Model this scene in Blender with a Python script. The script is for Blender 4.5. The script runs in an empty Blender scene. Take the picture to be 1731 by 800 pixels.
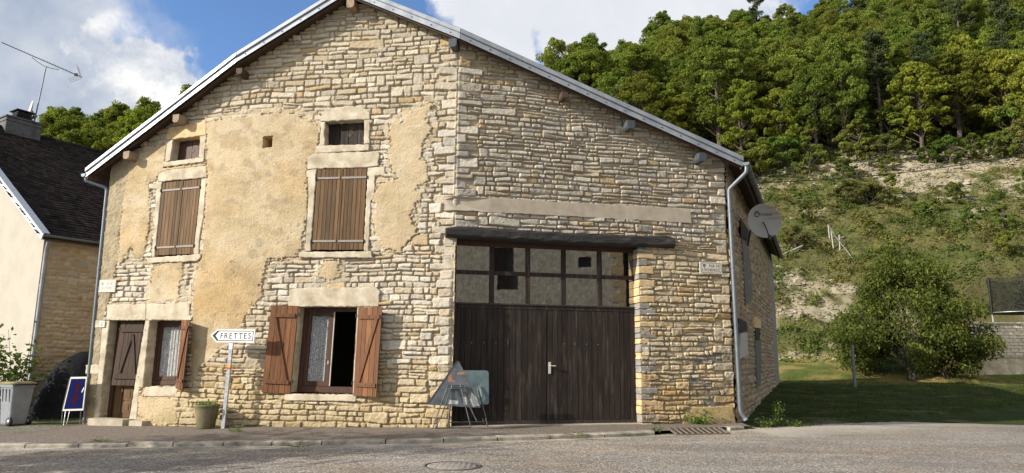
import bpy, math, random
import numpy as np
from mathutils import Vector, Matrix

random.seed(7)
RNG = np.random.default_rng(11)
SC = bpy.context.scene
COL = SC.collection

# ------------------------------------------------------------------ camera
F_PX, IMG_W, IMG_H = 1180.0, 1731.0, 800.0
PITCH, ROLL, EYE = math.radians(9.95), math.radians(0.55), 1.45
cd = bpy.data.cameras.new('camera'); cam = bpy.data.objects.new('camera', cd); COL.objects.link(cam)
cam.location = (0, 0, EYE)
cam.rotation_mode = 'QUATERNION'
_R = Matrix.Rotation(math.radians(90) + PITCH, 4, 'X') @ Matrix.Rotation(ROLL, 4, 'Z')
cam.rotation_quaternion = _R.to_quaternion()
cd.sensor_fit = 'HORIZONTAL'; cd.sensor_width = 36.0; cd.lens = 36.0 * F_PX / IMG_W
cd.clip_start = 0.1; cd.clip_end = 2000
SC.camera = cam

# ------------------------------------------------------------------ world, sun, exposure
SUN_AZ, SUN_EL = math.radians(66), math.radians(25)      # direction the light travels: azimuth from +Y towards +X
wd = bpy.data.worlds.new('World'); SC.world = wd; wd.use_nodes = True
sd = bpy.data.lights.new('sun', 'SUN'); sun = bpy.data.objects.new('sun', sd); COL.objects.link(sun)
sd.energy = 4.9; sd.angle = math.radians(0.5); sd.color = (1.0, 0.945, 0.85)
_s = Vector((math.sin(SUN_AZ) * math.cos(SUN_EL), math.cos(SUN_AZ) * math.cos(SUN_EL), -math.sin(SUN_EL)))
sun.rotation_mode = 'QUATERNION'; sun.rotation_quaternion = _s.to_track_quat('-Z', 'Y')
sun.location = (-40, -20, 30)
SC.view_settings.view_transform = 'Standard'; SC.view_settings.look = 'None'
SC.view_settings.exposure = 0.60; SC.view_settings.gamma = 1.0
SC.view_settings.use_curve_mapping = False
try:
    SC.cycles.max_bounces = 6; SC.cycles.diffuse_bounces = 3; SC.cycles.glossy_bounces = 3
    SC.cycles.transparent_max_bounces = 12; SC.cycles.transmission_bounces = 4
    SC.cycles.use_denoising = True
    SC.cycles.sample_clamp_indirect = 8
except Exception:
    pass


def ray(px, py):
    """direction from the eye through a place in the photograph; used once, here, to survey the real positions of things"""
    x, y = (px - IMG_W / 2) / F_PX, -(py - IMG_H / 2) / F_PX
    c, s = math.cos(ROLL), math.sin(ROLL)
    x, y = x * c - y * s, x * s + y * c
    return np.array([x, math.cos(PITCH) - y * math.sin(PITCH), math.sin(PITCH) + y * math.cos(PITCH)])


EYEP = np.array([0, 0, EYE])


def atz(px, py, z):
    d = ray(px, py); return EYEP + d * ((z - EYE) / d[2])


def aty(px, py, Y):
    d = ray(px, py); return EYEP + d * (Y / d[1])


def onplane(px, py, p0, n):
    d = ray(px, py); t = np.dot(np.asarray(p0) - EYEP, n) / np.dot(d, n); return EYEP + d * t


def sky_dir(px, py):
    d = ray(px, py); return d / np.linalg.norm(d)


# ------------------------------------------------------------------ node helpers
class NT:
    def __init__(self, tree):
        self.t = tree; self.n = tree.nodes; self.l = tree.links

    def new(self, typ, **kw):
        nd = self.n.new(typ)
        for k, v in kw.items():
            setattr(nd, k, v)
        return nd

    def put(self, sock, v):
        if hasattr(v, 'default_value') and hasattr(v, 'is_linked'):
            self.l.new(v, sock)
        elif v is not None:
            if isinstance(v, (tuple, list)) and len(v) == 3 and sock.type == 'RGBA':
                v = (*v, 1)
            sock.default_value = v

    def math(self, op, a, b=None, c=None, clamp=False):
        nd = self.new('ShaderNodeMath', operation=op, use_clamp=clamp)
        self.put(nd.inputs[0], a)
        if b is not None: self.put(nd.inputs[1], b)
        if c is not None: self.put(nd.inputs[2], c)
        return nd.outputs[0]

    def mix(self, fac, a, b, blend='MIX'):
        nd = self.new('ShaderNodeMix', data_type='RGBA', blend_type=blend)
        self.put(nd.inputs[0], fac); self.put(nd.inputs[6], a); self.put(nd.inputs[7], b)
        return nd.outputs[2]

    def noise(self, vec, scale, detail=4, rough=0.55, dist=0.0, out=0):
        nd = self.new('ShaderNodeTexNoise')
        if vec is not None: self.l.new(vec, nd.inputs['Vector'])
        nd.inputs['Scale'].default_value = scale; nd.inputs['Detail'].default_value = detail
        nd.inputs['Roughness'].default_value = rough; nd.inputs['Distortion'].default_value = dist
        return nd.outputs[out]

    def ramp(self, fac, stops):
        nd = self.new('ShaderNodeValToRGB'); self.put(nd.inputs[0], fac)
        e = nd.color_ramp.elements
        while len(e) < len(stops): e.new(0.5)
        for el, (p, c) in zip(e, stops):
            el.position = p; el.color = (*c, 1) if len(c) == 3 else c
        return nd.outputs[0]

    def rng(self, v, a, b, c=0.0, d=1.0, smooth=False):
        nd = self.new('ShaderNodeMapRange', interpolation_type='SMOOTHSTEP' if smooth else 'LINEAR')
        self.put(nd.inputs[0], v)
        for i, q in zip((1, 2, 3, 4), (a, b, c, d)): nd.inputs[i].default_value = q
        return nd.outputs[0]

    def coords(self, kind='Object', scale=None):
        tc = self.new('ShaderNodeTexCoord').outputs[kind]
        if scale is None: return tc
        mp = self.new('ShaderNodeMapping'); self.l.new(tc, mp.inputs[0]); mp.inputs['Scale'].default_value = scale
        return mp.outputs[0]

    def bump(self, h, strength, dist, normal=None):
        nd = self.new('ShaderNodeBump'); nd.inputs['Strength'].default_value = strength
        nd.inputs['Distance'].default_value = dist; self.l.new(h, nd.inputs['Height'])
        if normal is not None: self.l.new(normal, nd.inputs['Normal'])
        return nd.outputs[0]


def material(name):
    m = bpy.data.materials.new(name); m.use_nodes = True
    nt = NT(m.node_tree); b = nt.n['Principled BSDF']
    return m, nt, b


def mat_simple(name, col, rough=0.7, metal=0.0, var=0.18, nscale=9, bump=0.25, bscale=40, bdist=0.01, spec=0.4, col2=None, stretch=None):
    m, nt, b = material(name)
    co = nt.coords('Object', stretch)
    n = nt.noise(co, nscale, 5, 0.6)
    c2 = col2 if col2 else tuple(c * (1 - var * 1.6) for c in col)
    cc = nt.mix(nt.rng(n, 0.3, 0.7), tuple(min(1, c * (1 + var)) for c in col), c2)
    nt.put(b.inputs['Base Color'], cc)
    b.inputs['Metallic'].default_value = metal
    b.inputs['Specular IOR Level'].default_value = spec
    r = nt.rng(nt.noise(co, nscale * 2.3, 3), 0.3, 0.7, max(0.05, rough - 0.12), min(1, rough + 0.1))
    nt.put(b.inputs['Roughness'], r)
    if bump:
        nt.put(b.inputs['Normal'], nt.bump(nt.noise(co, bscale, 6, 0.65), bump, bdist))
    return m


def mat_wood(name, col, dark, rough=0.75, grain=26, weather=None, wamount=0.5):
    m, nt, b = material(name)
    co = nt.coords('Object', (1, 1, 0.05))
    g = nt.noise(co, grain, 6, 0.7)
    g2 = nt.noise(nt.coords('Object', (1, 1, 0.25)), 3.5, 4, 0.6)
    c = nt.mix(nt.rng(g, 0.32, 0.68), dark, col)
    c = nt.mix(nt.rng(g2, 0.35, 0.75, 0, 0.45), c, tuple(q * 0.6 for q in dark))
    if weather:
        w = nt.rng(nt.noise(nt.coords('Object', (1, 1, 0.12)), 11, 5, 0.7), 0.52, 0.72, 0, wamount)
        c = nt.mix(w, c, weather)
    at = nt.new('ShaderNodeAttribute', attribute_name='tone', attribute_type='GEOMETRY')
    tn = nt.new('ShaderNodeMix', data_type='RGBA', blend_type='MULTIPLY'); tn.inputs[0].default_value = 1
    nt.l.new(c, tn.inputs[6]); nt.l.new(at.outputs['Color'], tn.inputs[7])
    nt.put(b.inputs['Base Color'], tn.outputs[2])
    b.inputs['Roughness'].default_value = rough; b.inputs['Specular IOR Level'].default_value = 0.3
    nt.put(b.inputs['Normal'], nt.bump(g, 0.4, 0.006))
    return m


# ------------------------------------------------------------------ mesh builder
class MB:
    def __init__(self):
        self.v = []; self.f = []; self.mi = []; self.tone = []; self.smooth = []

    def add(self, verts, faces, mi=0, tone=1.0, smooth=False):
        o = len(self.v)
        self.v += [tuple(map(float, p)) for p in verts]
        for fc in faces:
            self.f.append(tuple(o + i for i in fc)); self.mi.append(mi); self.tone.append(tone); self.smooth.append(smooth)
        return self

    def box(self, c, size, rot=None, mi=0, tone=1.0, bev=0.0):
        sx, sy, sz = (q / 2 for q in size)
        if bev > 0:
            b = min(bev, sx * .49, sy * .49, sz * .49)
            # chamfered box: rounded outline in XY, chamfered top and bottom
            def ringp(ix, z):
                return [(-sx + ix, -sy + ix + b, z), (-sx + ix + b, -sy + ix, z), (sx - ix - b, -sy + ix, z), (sx - ix, -sy + ix + b, z),
                        (sx - ix, sy - ix - b, z), (sx - ix - b, sy - ix, z), (-sx + ix + b, sy - ix, z), (-sx + ix, sy - ix - b, z)]
            rings = [ringp(b * .7, -sz), ringp(0, -sz + b), ringp(0, sz - b), ringp(b * .7, sz)]
            P = [p for r in rings for p in r]
            Fs = [tuple(range(7, -1, -1)), tuple(range(24, 32))]
            for r in range(3):
                for i in range(8):
                    j = (i + 1) % 8
                    Fs.append((r * 8 + i, r * 8 + j, r * 8 + 8 + j, r * 8 + 8 + i))
        else:
            P = [(x, y, z) for z in (-sz, sz) for (x, y) in ((-sx, -sy), (sx, -sy), (sx, sy), (-sx, sy))]
            Fs = [(3, 2, 1, 0), (4, 5, 6, 7), (0, 1, 5, 4), (1, 2, 6, 5), (2, 3, 7, 6), (3, 0, 4, 7)]
        M = rot if rot is not None else Matrix.Identity(3)
        c = Vector(c)
        return self.add([tuple(c + M @ Vector(p)) for p in P], Fs, mi, tone)

    def bar(self, a, b, w, h, up=(0, 0, 1), mi=0, tone=1.0, bev=0.0):
        a, b = Vector(a), Vector(b); d = (b - a); L = d.length; d.normalize()
        up = Vector(up)
        s = d.cross(up)
        if s.length < 1e-4: s = d.cross(Vector((0, 1, 0)))
        s.normalize(); u = s.cross(d)
        M = Matrix((s, d, u)).transposed()
        return self.box((a + b) / 2, (w, L, h), M, mi, tone, bev)

    def tube(self, pts, r, n=8, mi=0, caps=True, tone=1.0):
        pts = [Vector(p) for p in pts]; rr = r if isinstance(r, (list, tuple)) else [r] * len(pts)
        rings = []; prev = None
        for i, p in enumerate(pts):
            d = (pts[min(i + 1, len(pts) - 1)] - pts[max(i - 1, 0)]).normalized()
            if prev is None:
                a = d.cross(Vector((0.31, 0.2, 0.93)))
                if a.length < 1e-3: a = d.cross(Vector((1, 0, 0)))
            else:
                a = prev - d * prev.dot(d)
            a.normalize(); prev = a; b = d.cross(a)
            rings.append([tuple(p + (a * math.cos(2 * math.pi * k / n) + b * math.sin(2 * math.pi * k / n)) * rr[i]) for k in range(n)])
        V = [q for g in rings for q in g]; Fs = []
        for i in range(len(rings) - 1):
            for k in range(n):
                j = (k + 1) % n
                Fs.append((i * n + k, i * n + j, (i + 1) * n + j, (i + 1) * n + k))
        self.add(V, Fs, mi, tone, True)
        if caps:
            self.add(rings[0], [tuple(range(n))[::-1]], mi, tone); self.add(rings[-1], [tuple(range(n))], mi, tone)
        return self

    def lathe(self, c, prof, n=20, mi=0, axis=None, close=False, tone=1.0):
        M = axis if axis is not None else Matrix.Identity(3); c = Vector(c); V = []; Fs = []
        for (r, z) in prof:
            for k in range(n):
                a = 2 * math.pi * k / n
                V.append(tuple(c + M @ Vector((r * math.cos(a), r * math.sin(a), z))))
        for i in range(len(prof) - 1):
            for k in range(n):
                j = (k + 1) % n
                Fs.append((i * n + k, i * n + j, (i + 1) * n + j, (i + 1) * n + k))
        self.add(V, Fs, mi, tone, True)
        if prof[0][0] > 1e-4: self.add(V[:n], [tuple(range(n))[::-1]], mi, tone)
        if prof[-1][0] > 1e-4: self.add(V[-n:], [tuple(range(n))], mi, tone)
        return self

    def loft(self, front, back, mi=0, tone=1.0):
        """closed solid between two rings of equal length"""
        n = len(front); V = list(front) + list(back)
        Fs = [tuple(range(n)), tuple(range(2 * n - 1, n - 1, -1))]
        for i in range(n):
            j = (i + 1) % n; Fs.append((i, n + i, n + j, j))
        return self.add(V, Fs, mi, tone)

    def build(self, name, mats, parent=None):
        me = bpy.data.meshes.new(name)
        me.from_pydata(self.v, [], self.f)
        for m in (mats if isinstance(mats, (list, tuple)) else [mats]): me.materials.append(m)
        me.polygons.foreach_set('material_index', self.mi)
        me.polygons.foreach_set('use_smooth', self.smooth)
        at = me.attributes.new('tone', 'FLOAT_COLOR', 'FACE')
        arr = np.ones((len(self.f), 4), np.float32)
        tn = np.array([(t, t, t) if not isinstance(t, tuple) else t for t in self.tone], np.float32).reshape(-1, 3)
        arr[:, :3] = tn
        at.data.foreach_set('color', arr.ravel())
        me.update()
        o = bpy.data.objects.new(name, me); COL.objects.link(o)
        if parent is not None:
            o.parent = parent
            o.matrix_parent_inverse = Matrix.Translation(-Vector(root_loc(parent)))
        return o


def root_loc(p):
    # a part's own world matrix is the identity (its vertices are in world metres); only the Empty at a thing's base is moved
    return Vector(p.location) if p.type == 'EMPTY' else Vector((0, 0, 0))


def mesh_np(name, V, Fq, mats, parent=None, cols=None, smooth=True, attr='Col'):
    """fast mesh from numpy: V (n,3), Fq (m,4) quads"""
    me = bpy.data.meshes.new(name)
    V = np.asarray(V, np.float32); Fq = np.asarray(Fq, np.int32); k = Fq.shape[1]
    me.vertices.add(len(V)); me.vertices.foreach_set('co', V.ravel())
    me.loops.add(Fq.size); me.loops.foreach_set('vertex_index', Fq.ravel())
    me.polygons.add(len(Fq)); me.polygons.foreach_set('loop_start', np.arange(0, Fq.size, k, dtype=np.int32))
    try: me.polygons.foreach_set('loop_total', np.full(len(Fq), k, np.int32))
    except Exception: pass
    me.update(calc_edges=True)
    me.polygons.foreach_set('use_smooth', np.full(len(Fq), smooth))
    for m in (mats if isinstance(mats, (list, tuple)) else [mats]): me.materials.append(m)
    if cols is not None:
        at = me.attributes.new(attr, 'FLOAT_COLOR', 'POINT')
        a4 = np.ones((len(V), 4), np.float32); a4[:, :3] = cols
        at.data.foreach_set('color', a4.ravel())
    me.update()
    o = bpy.data.objects.new(name, me); COL.objects.link(o)
    if parent is not None:
        o.parent = parent; o.matrix_parent_inverse = Matrix.Translation(-Vector(root_loc(parent)))
    return o


def tag(o, label=None, cat=None, group=None, kind=None):
    if label: o['label'] = label
    if cat: o['category'] = cat
    if group: o['group'] = group
    if kind: o['kind'] = kind
    return o


def empty(name, loc, label=None, cat=None, group=None):
    o = bpy.data.objects.new(name, None); COL.objects.link(o); o.location = loc; o.empty_display_size = 0.2
    return tag(o, label, cat, group)


# ------------------------------------------------------------------ noise for modelling
def _hash(ix, iy, seed):
    h = (ix.astype(np.int64) * 374761393 + iy.astype(np.int64) * 668265263 + seed * 974634777) & 0xFFFFFFFF
    h = ((h ^ (h >> 13)) * 1274126177) & 0xFFFFFFFF
    h = (h ^ (h >> 16)) & 0xFFFFFFFF
    return h.astype(np.float64) / 4294967295.0


def vnoise(x, y, seed=0):
    xi = np.floor(x); yi = np.floor(y); fx = x - xi; fy = y - yi
    fx = fx * fx * (3 - 2 * fx); fy = fy * fy * (3 - 2 * fy)
    a = _hash(xi, yi, seed); b = _hash(xi + 1, yi, seed); c = _hash(xi, yi + 1, seed); d = _hash(xi + 1, yi + 1, seed)
    return (a * (1 - fx) + b * fx) * (1 - fy) + (c * (1 - fx) + d * fx) * fy


def fbm(x, y, seed=0, octs=4, gain=0.5):
    s = 0; a = 1; t = 0
    for k in range(octs):
        s = s + a * vnoise(x * 2 ** k, y * 2 ** k, seed + 17 * k); t += a; a *= gain
    return s / t - 0.5


def sstep(a, b, x):
    t = np.clip((x - a) / (b - a), 0, 1); return t * t * (3 - 2 * t)


def poly_sd(P, X, Y):
    """signed distance, positive inside"""
    P = np.asarray(P, float); d2 = np.full(X.shape, 1e9); ins = np.zeros(X.shape, bool); n = len(P)
    for i in range(n):
        ax, ay = P[i]; bx, by = P[(i + 1) % n]
        ex, ey = bx - ax, by - ay; L = ex * ex + ey * ey + 1e-12
        t = np.clip(((X - ax) * ex + (Y - ay) * ey) / L, 0, 1)
        d2 = np.minimum(d2, (X - ax - t * ex) ** 2 + (Y - ay - t * ey) ** 2)
        if abs(ey) > 1e-12:
            c = ((ay > Y) != (by > Y)) & (X < ex * (Y - ay) / ey + ax); ins ^= c
    return np.where(ins, 1, -1) * np.sqrt(d2)
# ------------------------------------------------------------------ sky
def build_sky():
    nt = NT(wd.node_tree); nt.n.clear()
    out = nt.new('ShaderNodeOutputWorld'); bg = nt.new('ShaderNodeBackground'); nt.l.new(bg.outputs[0], out.inputs[0])
    sky = nt.new('ShaderNodeTexSky', sky_type='NISHITA', sun_disc=False, sun_elevation=SUN_EL,
                 sun_rotation=SUN_AZ + math.pi, air_density=1.0, dust_density=0.6, ozone_density=1.6, altitude=300)
    gen = nt.new('ShaderNodeTexCoord').outputs['Generated']
    wv = nt.new('ShaderNodeVectorMath', operation='SCALE')
    nvec = nt.noise(gen, 5.0, 7, 0.62, 0.3, out=1)
    sub = nt.new('ShaderNodeVectorMath', operation='SUBTRACT'); nt.l.new(nvec, sub.inputs[0]); sub.inputs[1].default_value = (.5, .5, .5)
    nt.l.new(sub.outputs[0], wv.inputs[0]); wv.inputs['Scale'].default_value = 0.15
    ad = nt.new('ShaderNodeVectorMath', operation='ADD'); nt.l.new(gen, ad.inputs[0]); nt.l.new(wv.outputs[0], ad.inputs[1])
    nv2 = nt.noise(gen, 17.0, 6, 0.6, 0, out=1); sb2 = nt.new('ShaderNodeVectorMath', operation='SUBTRACT'); nt.l.new(nv2, sb2.inputs[0]); sb2.inputs[1].default_value = (.5, .5, .5)
    sc2 = nt.new('ShaderNodeVectorMath', operation='SCALE'); nt.l.new(sb2.outputs[0], sc2.inputs[0]); sc2.inputs['Scale'].default_value = 0.085
    ad2 = nt.new('ShaderNodeVectorMath', operation='ADD'); nt.l.new(ad.outputs[0], ad2.inputs[0]); nt.l.new(sc2.outputs[0], ad2.inputs[1])
    nm = nt.new('ShaderNodeVectorMath', operation='NORMALIZE'); nt.l.new(ad2.outputs[0], nm.inputs[0])

    def blob(px, py, rad, soft):
        d = sky_dir(px, py)
        dt = nt.new('ShaderNodeVectorMath', operation='DOT_PRODUCT'); nt.l.new(nm.outputs[0], dt.inputs[0]); dt.inputs[1].default_value = tuple(d)
        return nt.rng(dt.outputs['Value'], math.cos(math.radians(rad + soft)), math.cos(math.radians(max(.1, rad - soft))), smooth=True)
    B = [(40, 70, 7.0, 3.0), (-60, 150, 9, 3), (110, 190, 6.0, 2.0), (215, 170, 4.2, .7), (240, 130, 2.4, .6), (175, 110, 1.9, .6), (280, 180, 2.2, .6),
         (800, 20, 3.2, .8), (870, 50, 3.6, .8), (940, -10, 3.0, .8), (1010, 30, 4.5, 1.0), (1120, 10, 5.0, 1.2), (1220, -20, 5.0, 1.2), (840, -70, 4.0, 1), (1000, -90, 6.0, 2)]
    m = None
    for b in B:
        v = blob(*b); m = v if m is None else nt.math('MAXIMUM', m, v)
    # broad broken cloud all round, so that the light and the other views have a sky too
    z = nt.new('ShaderNodeSeparateXYZ'); nt.l.new(gen, z.inputs[0])
    y = z.outputs['Y']
    wide = nt.math('MULTIPLY', nt.rng(nt.noise(gen, 2.2, 8, 0.6), 0.42, 0.56, smooth=True), nt.rng(y, 0.45, 0.2))
    m = nt.math('MAXIMUM', m, wide)
    fine = nt.noise(gen, 22, 8, 0.65)
    edge = nt.math('SUBTRACT', 1.0, nt.math('MULTIPLY', nt.math('MULTIPLY', m, nt.math('SUBTRACT', 1.0, m)), nt.rng(fine, .35, .7, 0, 3.0)))
    m2 = nt.math('MULTIPLY', m, nt.math('MAXIMUM', edge, 0.15))
    # cloud body: white where it is thin or faces the sun, blue grey in the deep parts
    body = nt.noise(gen, 6.5, 8, 0.6)
    greyblob = nt.math('MAXIMUM', blob(40, 130, 10, 6), nt.math('MULTIPLY', blob(150, 210, 6, 4), 0.95))
    thick = nt.math('MULTIPLY', greyblob, nt.rng(body, .34, .62, 1.0, .35))
    ccol = nt.mix(thick, (5.8, 5.9, 6.1), (1.9, 2.5, 3.5))
    ccol = nt.mix(nt.rng(body, .40, .66, .30, 0), ccol, (3.3, 3.8, 4.7))
    skyc = nt.mix(1.0, sky.outputs[0], (.92, 1.12, 1.38), 'MULTIPLY')
    cum = nt.math('MAXIMUM', nt.math('MAXIMUM', blob(200, 100, 2.4, .9), blob(255, 145, 2.6, .9)), blob(165, 85, 1.5, .6))
    ccol = nt.mix(nt.math('MULTIPLY', cum, nt.rng(nt.noise(gen, 15, 7, .62), .36, .60)), ccol, (7.2, 7.1, 6.9))
    # unseen cloud behind the eye brightened far beyond the rest, as added fill light
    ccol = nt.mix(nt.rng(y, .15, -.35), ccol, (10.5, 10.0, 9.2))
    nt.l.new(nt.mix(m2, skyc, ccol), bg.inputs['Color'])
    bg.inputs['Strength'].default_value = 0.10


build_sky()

# ------------------------------------------------------------------ materials
def mat_wall():
    m, nt, b = material('rubble_stone')
    at = nt.new('ShaderNodeAttribute', attribute_name='Col').outputs['Color']
    co = nt.coords('Object')
    n1 = nt.noise(co, 38, 6, 0.7); n2 = nt.noise(co, 7, 5, 0.6)
    c = nt.mix(nt.rng(n1, .32, .66, 0, .75), at, nt.mix(1.0, at, (.66, .62, .56), 'MULTIPLY'))
    c = nt.mix(nt.rng(n2, .45, .75, 0, .4), c, nt.mix(1.0, at, (1.06, .92, .72), 'MULTIPLY'))
    spk = nt.rng(nt.noise(co, 90, 3, .6), .66, .74, 0, .45)
    c = nt.mix(spk, c, nt.mix(1.0, at, (.45, .42, .38), 'MULTIPLY'))
    nt.put(b.inputs['Base Color'], c); b.inputs['Roughness'].default_value = .92; b.inputs['Specular IOR Level'].default_value = .15
    bp = nt.bump(nt.noise(co, 26, 8, .72), .85, .03)
    nt.put(b.inputs['Normal'], nt.bump(nt.noise(co, 120, 4, .6), .35, .004, bp))
    return m


M = {}
M['wall'] = mat_wall()
M['trim'] = mat_simple('dressed_limestone', (.52, .46, .355), .9, var=.14, nscale=3.6, bump=.7, bscale=30, bdist=.018, spec=.12, col2=(.33, .27, .185))
M['trim_ochre'] = mat_simple('ochre_limestone', (.52, .40, .24), .9, var=.15, nscale=8, bump=.5, bscale=34, bdist=.012, spec=.15, col2=(.45, .30, .14))
M['concrete'] = mat_simple('grey_concrete', (.38, .325, .25), .9, var=.12, nscale=5, bump=.4, bscale=60, bdist=.006, spec=.15)
M['brown_wood'] = mat_wood('oiled_brown_wood', (.205, .086, .032), (.095, .038, .015), weather=(.27, .14, .07), wamount=.35)
M['grey_wood'] = mat_wood('weathered_brown_wood', (.175, .098, .040), (.072, .040, .017), weather=(.27, .19, .11), wamount=.22)
M['dark_wood'] = mat_wood('dark_stained_wood', (.036, .024, .017), (.013, .009, .007), rough=.8, weather=(.11, .085, .065), wamount=.6)
M['red_wood'] = mat_wood('reddish_frame_wood', (.095, .042, .022), (.040, .019, .011), rough=.6)
M['beam'] = mat_wood('charred_oak', (.040, .033, .028), (.014, .012, .011), rough=.8, weather=(.12, .11, .10), wamount=.55)
M['soffit'] = mat_wood('old_roof_boards', (.11, .070, .045), (.045, .028, .02))
M['purlin'] = mat_simple('weathered_purlin', (.30, .22, .15), .85, var=.2, nscale=12, bump=.5, bscale=50, col2=(.16, .11, .07), stretch=(1, 1, 1))
M['purlin_grey'] = mat_simple('grey_painted_purlin', (.055, .065, .075), .7, var=.15, nscale=12)
M['zinc'] = mat_simple('zinc_sheet', (.33, .345, .365), .5, metal=.5, var=.12, nscale=2.5, bump=.12, bscale=14, bdist=.01, spec=.5, col2=(.22, .24, .27))
M['zinc_dark'] = mat_simple('aged_zinc_pipe', (.15, .165, .18), .5, metal=.5, var=.12, nscale=5, bump=.1, bscale=20, spec=.5)
M['steel'] = mat_simple('galvanised_steel', (.40, .41, .42), .45, metal=.7, var=.15, nscale=14, bump=.1, bscale=60)
M['iron'] = mat_simple('rusty_iron', (.055, .045, .04), .65, metal=.4, var=.3, nscale=20, bump=.2)
M['strap'] = mat_simple('faded_iron_strap', (.25, .22, .19), .7, metal=.2, var=.15, nscale=30, bump=.15)
M['black'] = mat_simple('black_paint', (.012, .012, .013), .6, var=.1)
M['white'] = mat_simple('white_enamel', (.80, .80, .79), .3, var=.04, nscale=8, bump=.02)
M['offwhite'] = mat_simple('cream_enamel', (.56, .52, .44), .4, var=.05, nscale=12, bump=.04)
M['plate_ink'] = mat_simple('brown_ink', (.09, .075, .06), .5, var=.05)
M['plate_ink_faded'] = mat_simple('faded_ink', (.24, .22, .19), .5, var=.05)
M['roof_tile'] = None


def mat_tiles(name, col, col2, row=.19, wid=.24):
    m, nt, b = material(name)
    uv = nt.new('ShaderNodeUVMap').outputs[0] if False else nt.new('ShaderNodeAttribute', attribute_name='UVm').outputs['Vector']
    br = nt.new('ShaderNodeTexBrick'); nt.l.new(uv, br.inputs['Vector'])
    br.inputs['Scale'].default_value = 1; br.inputs['Brick Width'].default_value = wid; br.inputs['Row Height'].default_value = row
    br.inputs['Mortar Size'].default_value = .008
    br.inputs['Color1'].default_value = (*col, 1); br.inputs['Color2'].default_value = (*col2, 1); br.inputs['Mortar'].default_value = (*[c * .35 for c in col2], 1)
    n = nt.noise(uv, 2.2, 6, .65)
    c = nt.mix(nt.rng(n, .5, .75, 0, .5), br.outputs['Color'], (.05, .05, .03))
    nt.put(b.inputs['Base Color'], c); b.inputs['Roughness'].default_value = .85
    b.inputs['Specular IOR Level'].default_value = .25
    nt.put(b.inputs['Normal'], nt.bump(nt.noise(uv, 18, 4, .6), .4, .02))
    return m


M['tile'] = mat_tiles('old_brown_tiles', (.055, .034, .026), (.030, .020, .016))
M['tile_house'] = mat_tiles('mossy_grey_tiles', (.10, .085, .07), (.07, .06, .05))


def mat_glass(name, refl=.20, tint=(.010, .010, .009)):
    m = bpy.data.materials.new(name); m.use_nodes = True; nt = NT(m.node_tree); nt.n.clear()
    out = nt.new('ShaderNodeOutputMaterial'); mx = nt.new('ShaderNodeMixShader'); g = nt.new('ShaderNodeBsdfGlossy'); d = nt.new('ShaderNodeBsdfDiffuse')
    g.inputs['Roughness'].default_value = .015; g.inputs['Color'].default_value = (.95, .93, .88, 1); d.inputs['Color'].default_value = (*tint, 1)
    lw = nt.new('ShaderNodeLayerWeight'); lw.inputs[0].default_value = .25
    nt.put(mx.inputs[0], nt.math('ADD', nt.math('MULTIPLY', lw.outputs['Fresnel'], .35), refl - .03, clamp=True))
    nt.l.new(d.outputs[0], mx.inputs[1]); nt.l.new(g.outputs[0], mx.inputs[2]); nt.l.new(mx.outputs[0], out.inputs[0])
    co = nt.coords('Object')
    bp = nt.bump(nt.noise(co, 2.2, 2, .5), .05, .01); nt.l.new(bp, g.inputs['Normal'])
    return m


M['glass'] = mat_glass('old_window_glass', .40)
M['glass_clear'] = mat_glass('house_window_glass', .10)


def mat_lace():
    m, nt, b = material('white_lace')
    out = nt.n['Material Output']
    tr = nt.new('ShaderNodeBsdfTransparent'); mx = nt.new('ShaderNodeMixShader')
    co = nt.coords('Object', (1, .3, 1))
    vo = nt.new('ShaderNodeTexVoronoi', feature='F1'); nt.l.new(co, vo.inputs['Vector']); vo.inputs['Scale'].default_value = 7
    wv = nt.math('SINE', nt.math('MULTIPLY', vo.outputs['Distance'], 34))
    n = nt.noise(co, 22, 4, .6)
    a = nt.math('MULTIPLY', nt.rng(nt.math('ADD', wv, nt.rng(n, .3, .7, -1.0, 1.0)), -.4, .6), .75)
    nt.put(mx.inputs[0], nt.math('ADD', nt.math('MULTIPLY', a, .50), .38, clamp=True))
    b.inputs['Base Color'].default_value = (.60, .60, .58, 1); b.inputs['Roughness'].default_value = .9
    nt.l.new(tr.outputs[0], mx.inputs[1]); nt.l.new(b.outputs[0], mx.inputs[2]); nt.l.new(mx.outputs[0], out.inputs[0])
    return m


M['lace'] = mat_lace()

# ------------------------------------------------------------------ survey of the facade in plan
c0 = atz(760, 722, 0.0)
aA, aB, aC, aD = (math.radians(q) for q in (18, 9, 12.5, 23.7))
dA = np.array([math.cos(aA), -math.sin(aA), 0]); nA = np.array([-math.sin(aA), -math.cos(aA), 0])
dB = np.array([math.cos(aB), -math.sin(aB), 0]); nB = np.array([-math.sin(aB), -math.cos(aB), 0])
dC = np.array([math.cos(aC), math.sin(aC), 0]); nC = np.array([math.sin(aC), -math.cos(aC), 0])
dD = np.array([math.sin(aD), math.cos(aD), 0]); nD = np.array([math.cos(aD), -math.sin(aD), 0])
bend = onplane(385, 400, c0, nB); bend[2] = 0
P0 = bend - dA * 3.79
LA, LB, LC = 3.79, float(np.dot(c0 - bend, dB)), 6.76
UB, UC, UE = LA, LA + LB, LA + LB + LC
Cend = c0 + dC * LC
RB = .7        # rounding of the bend


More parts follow.
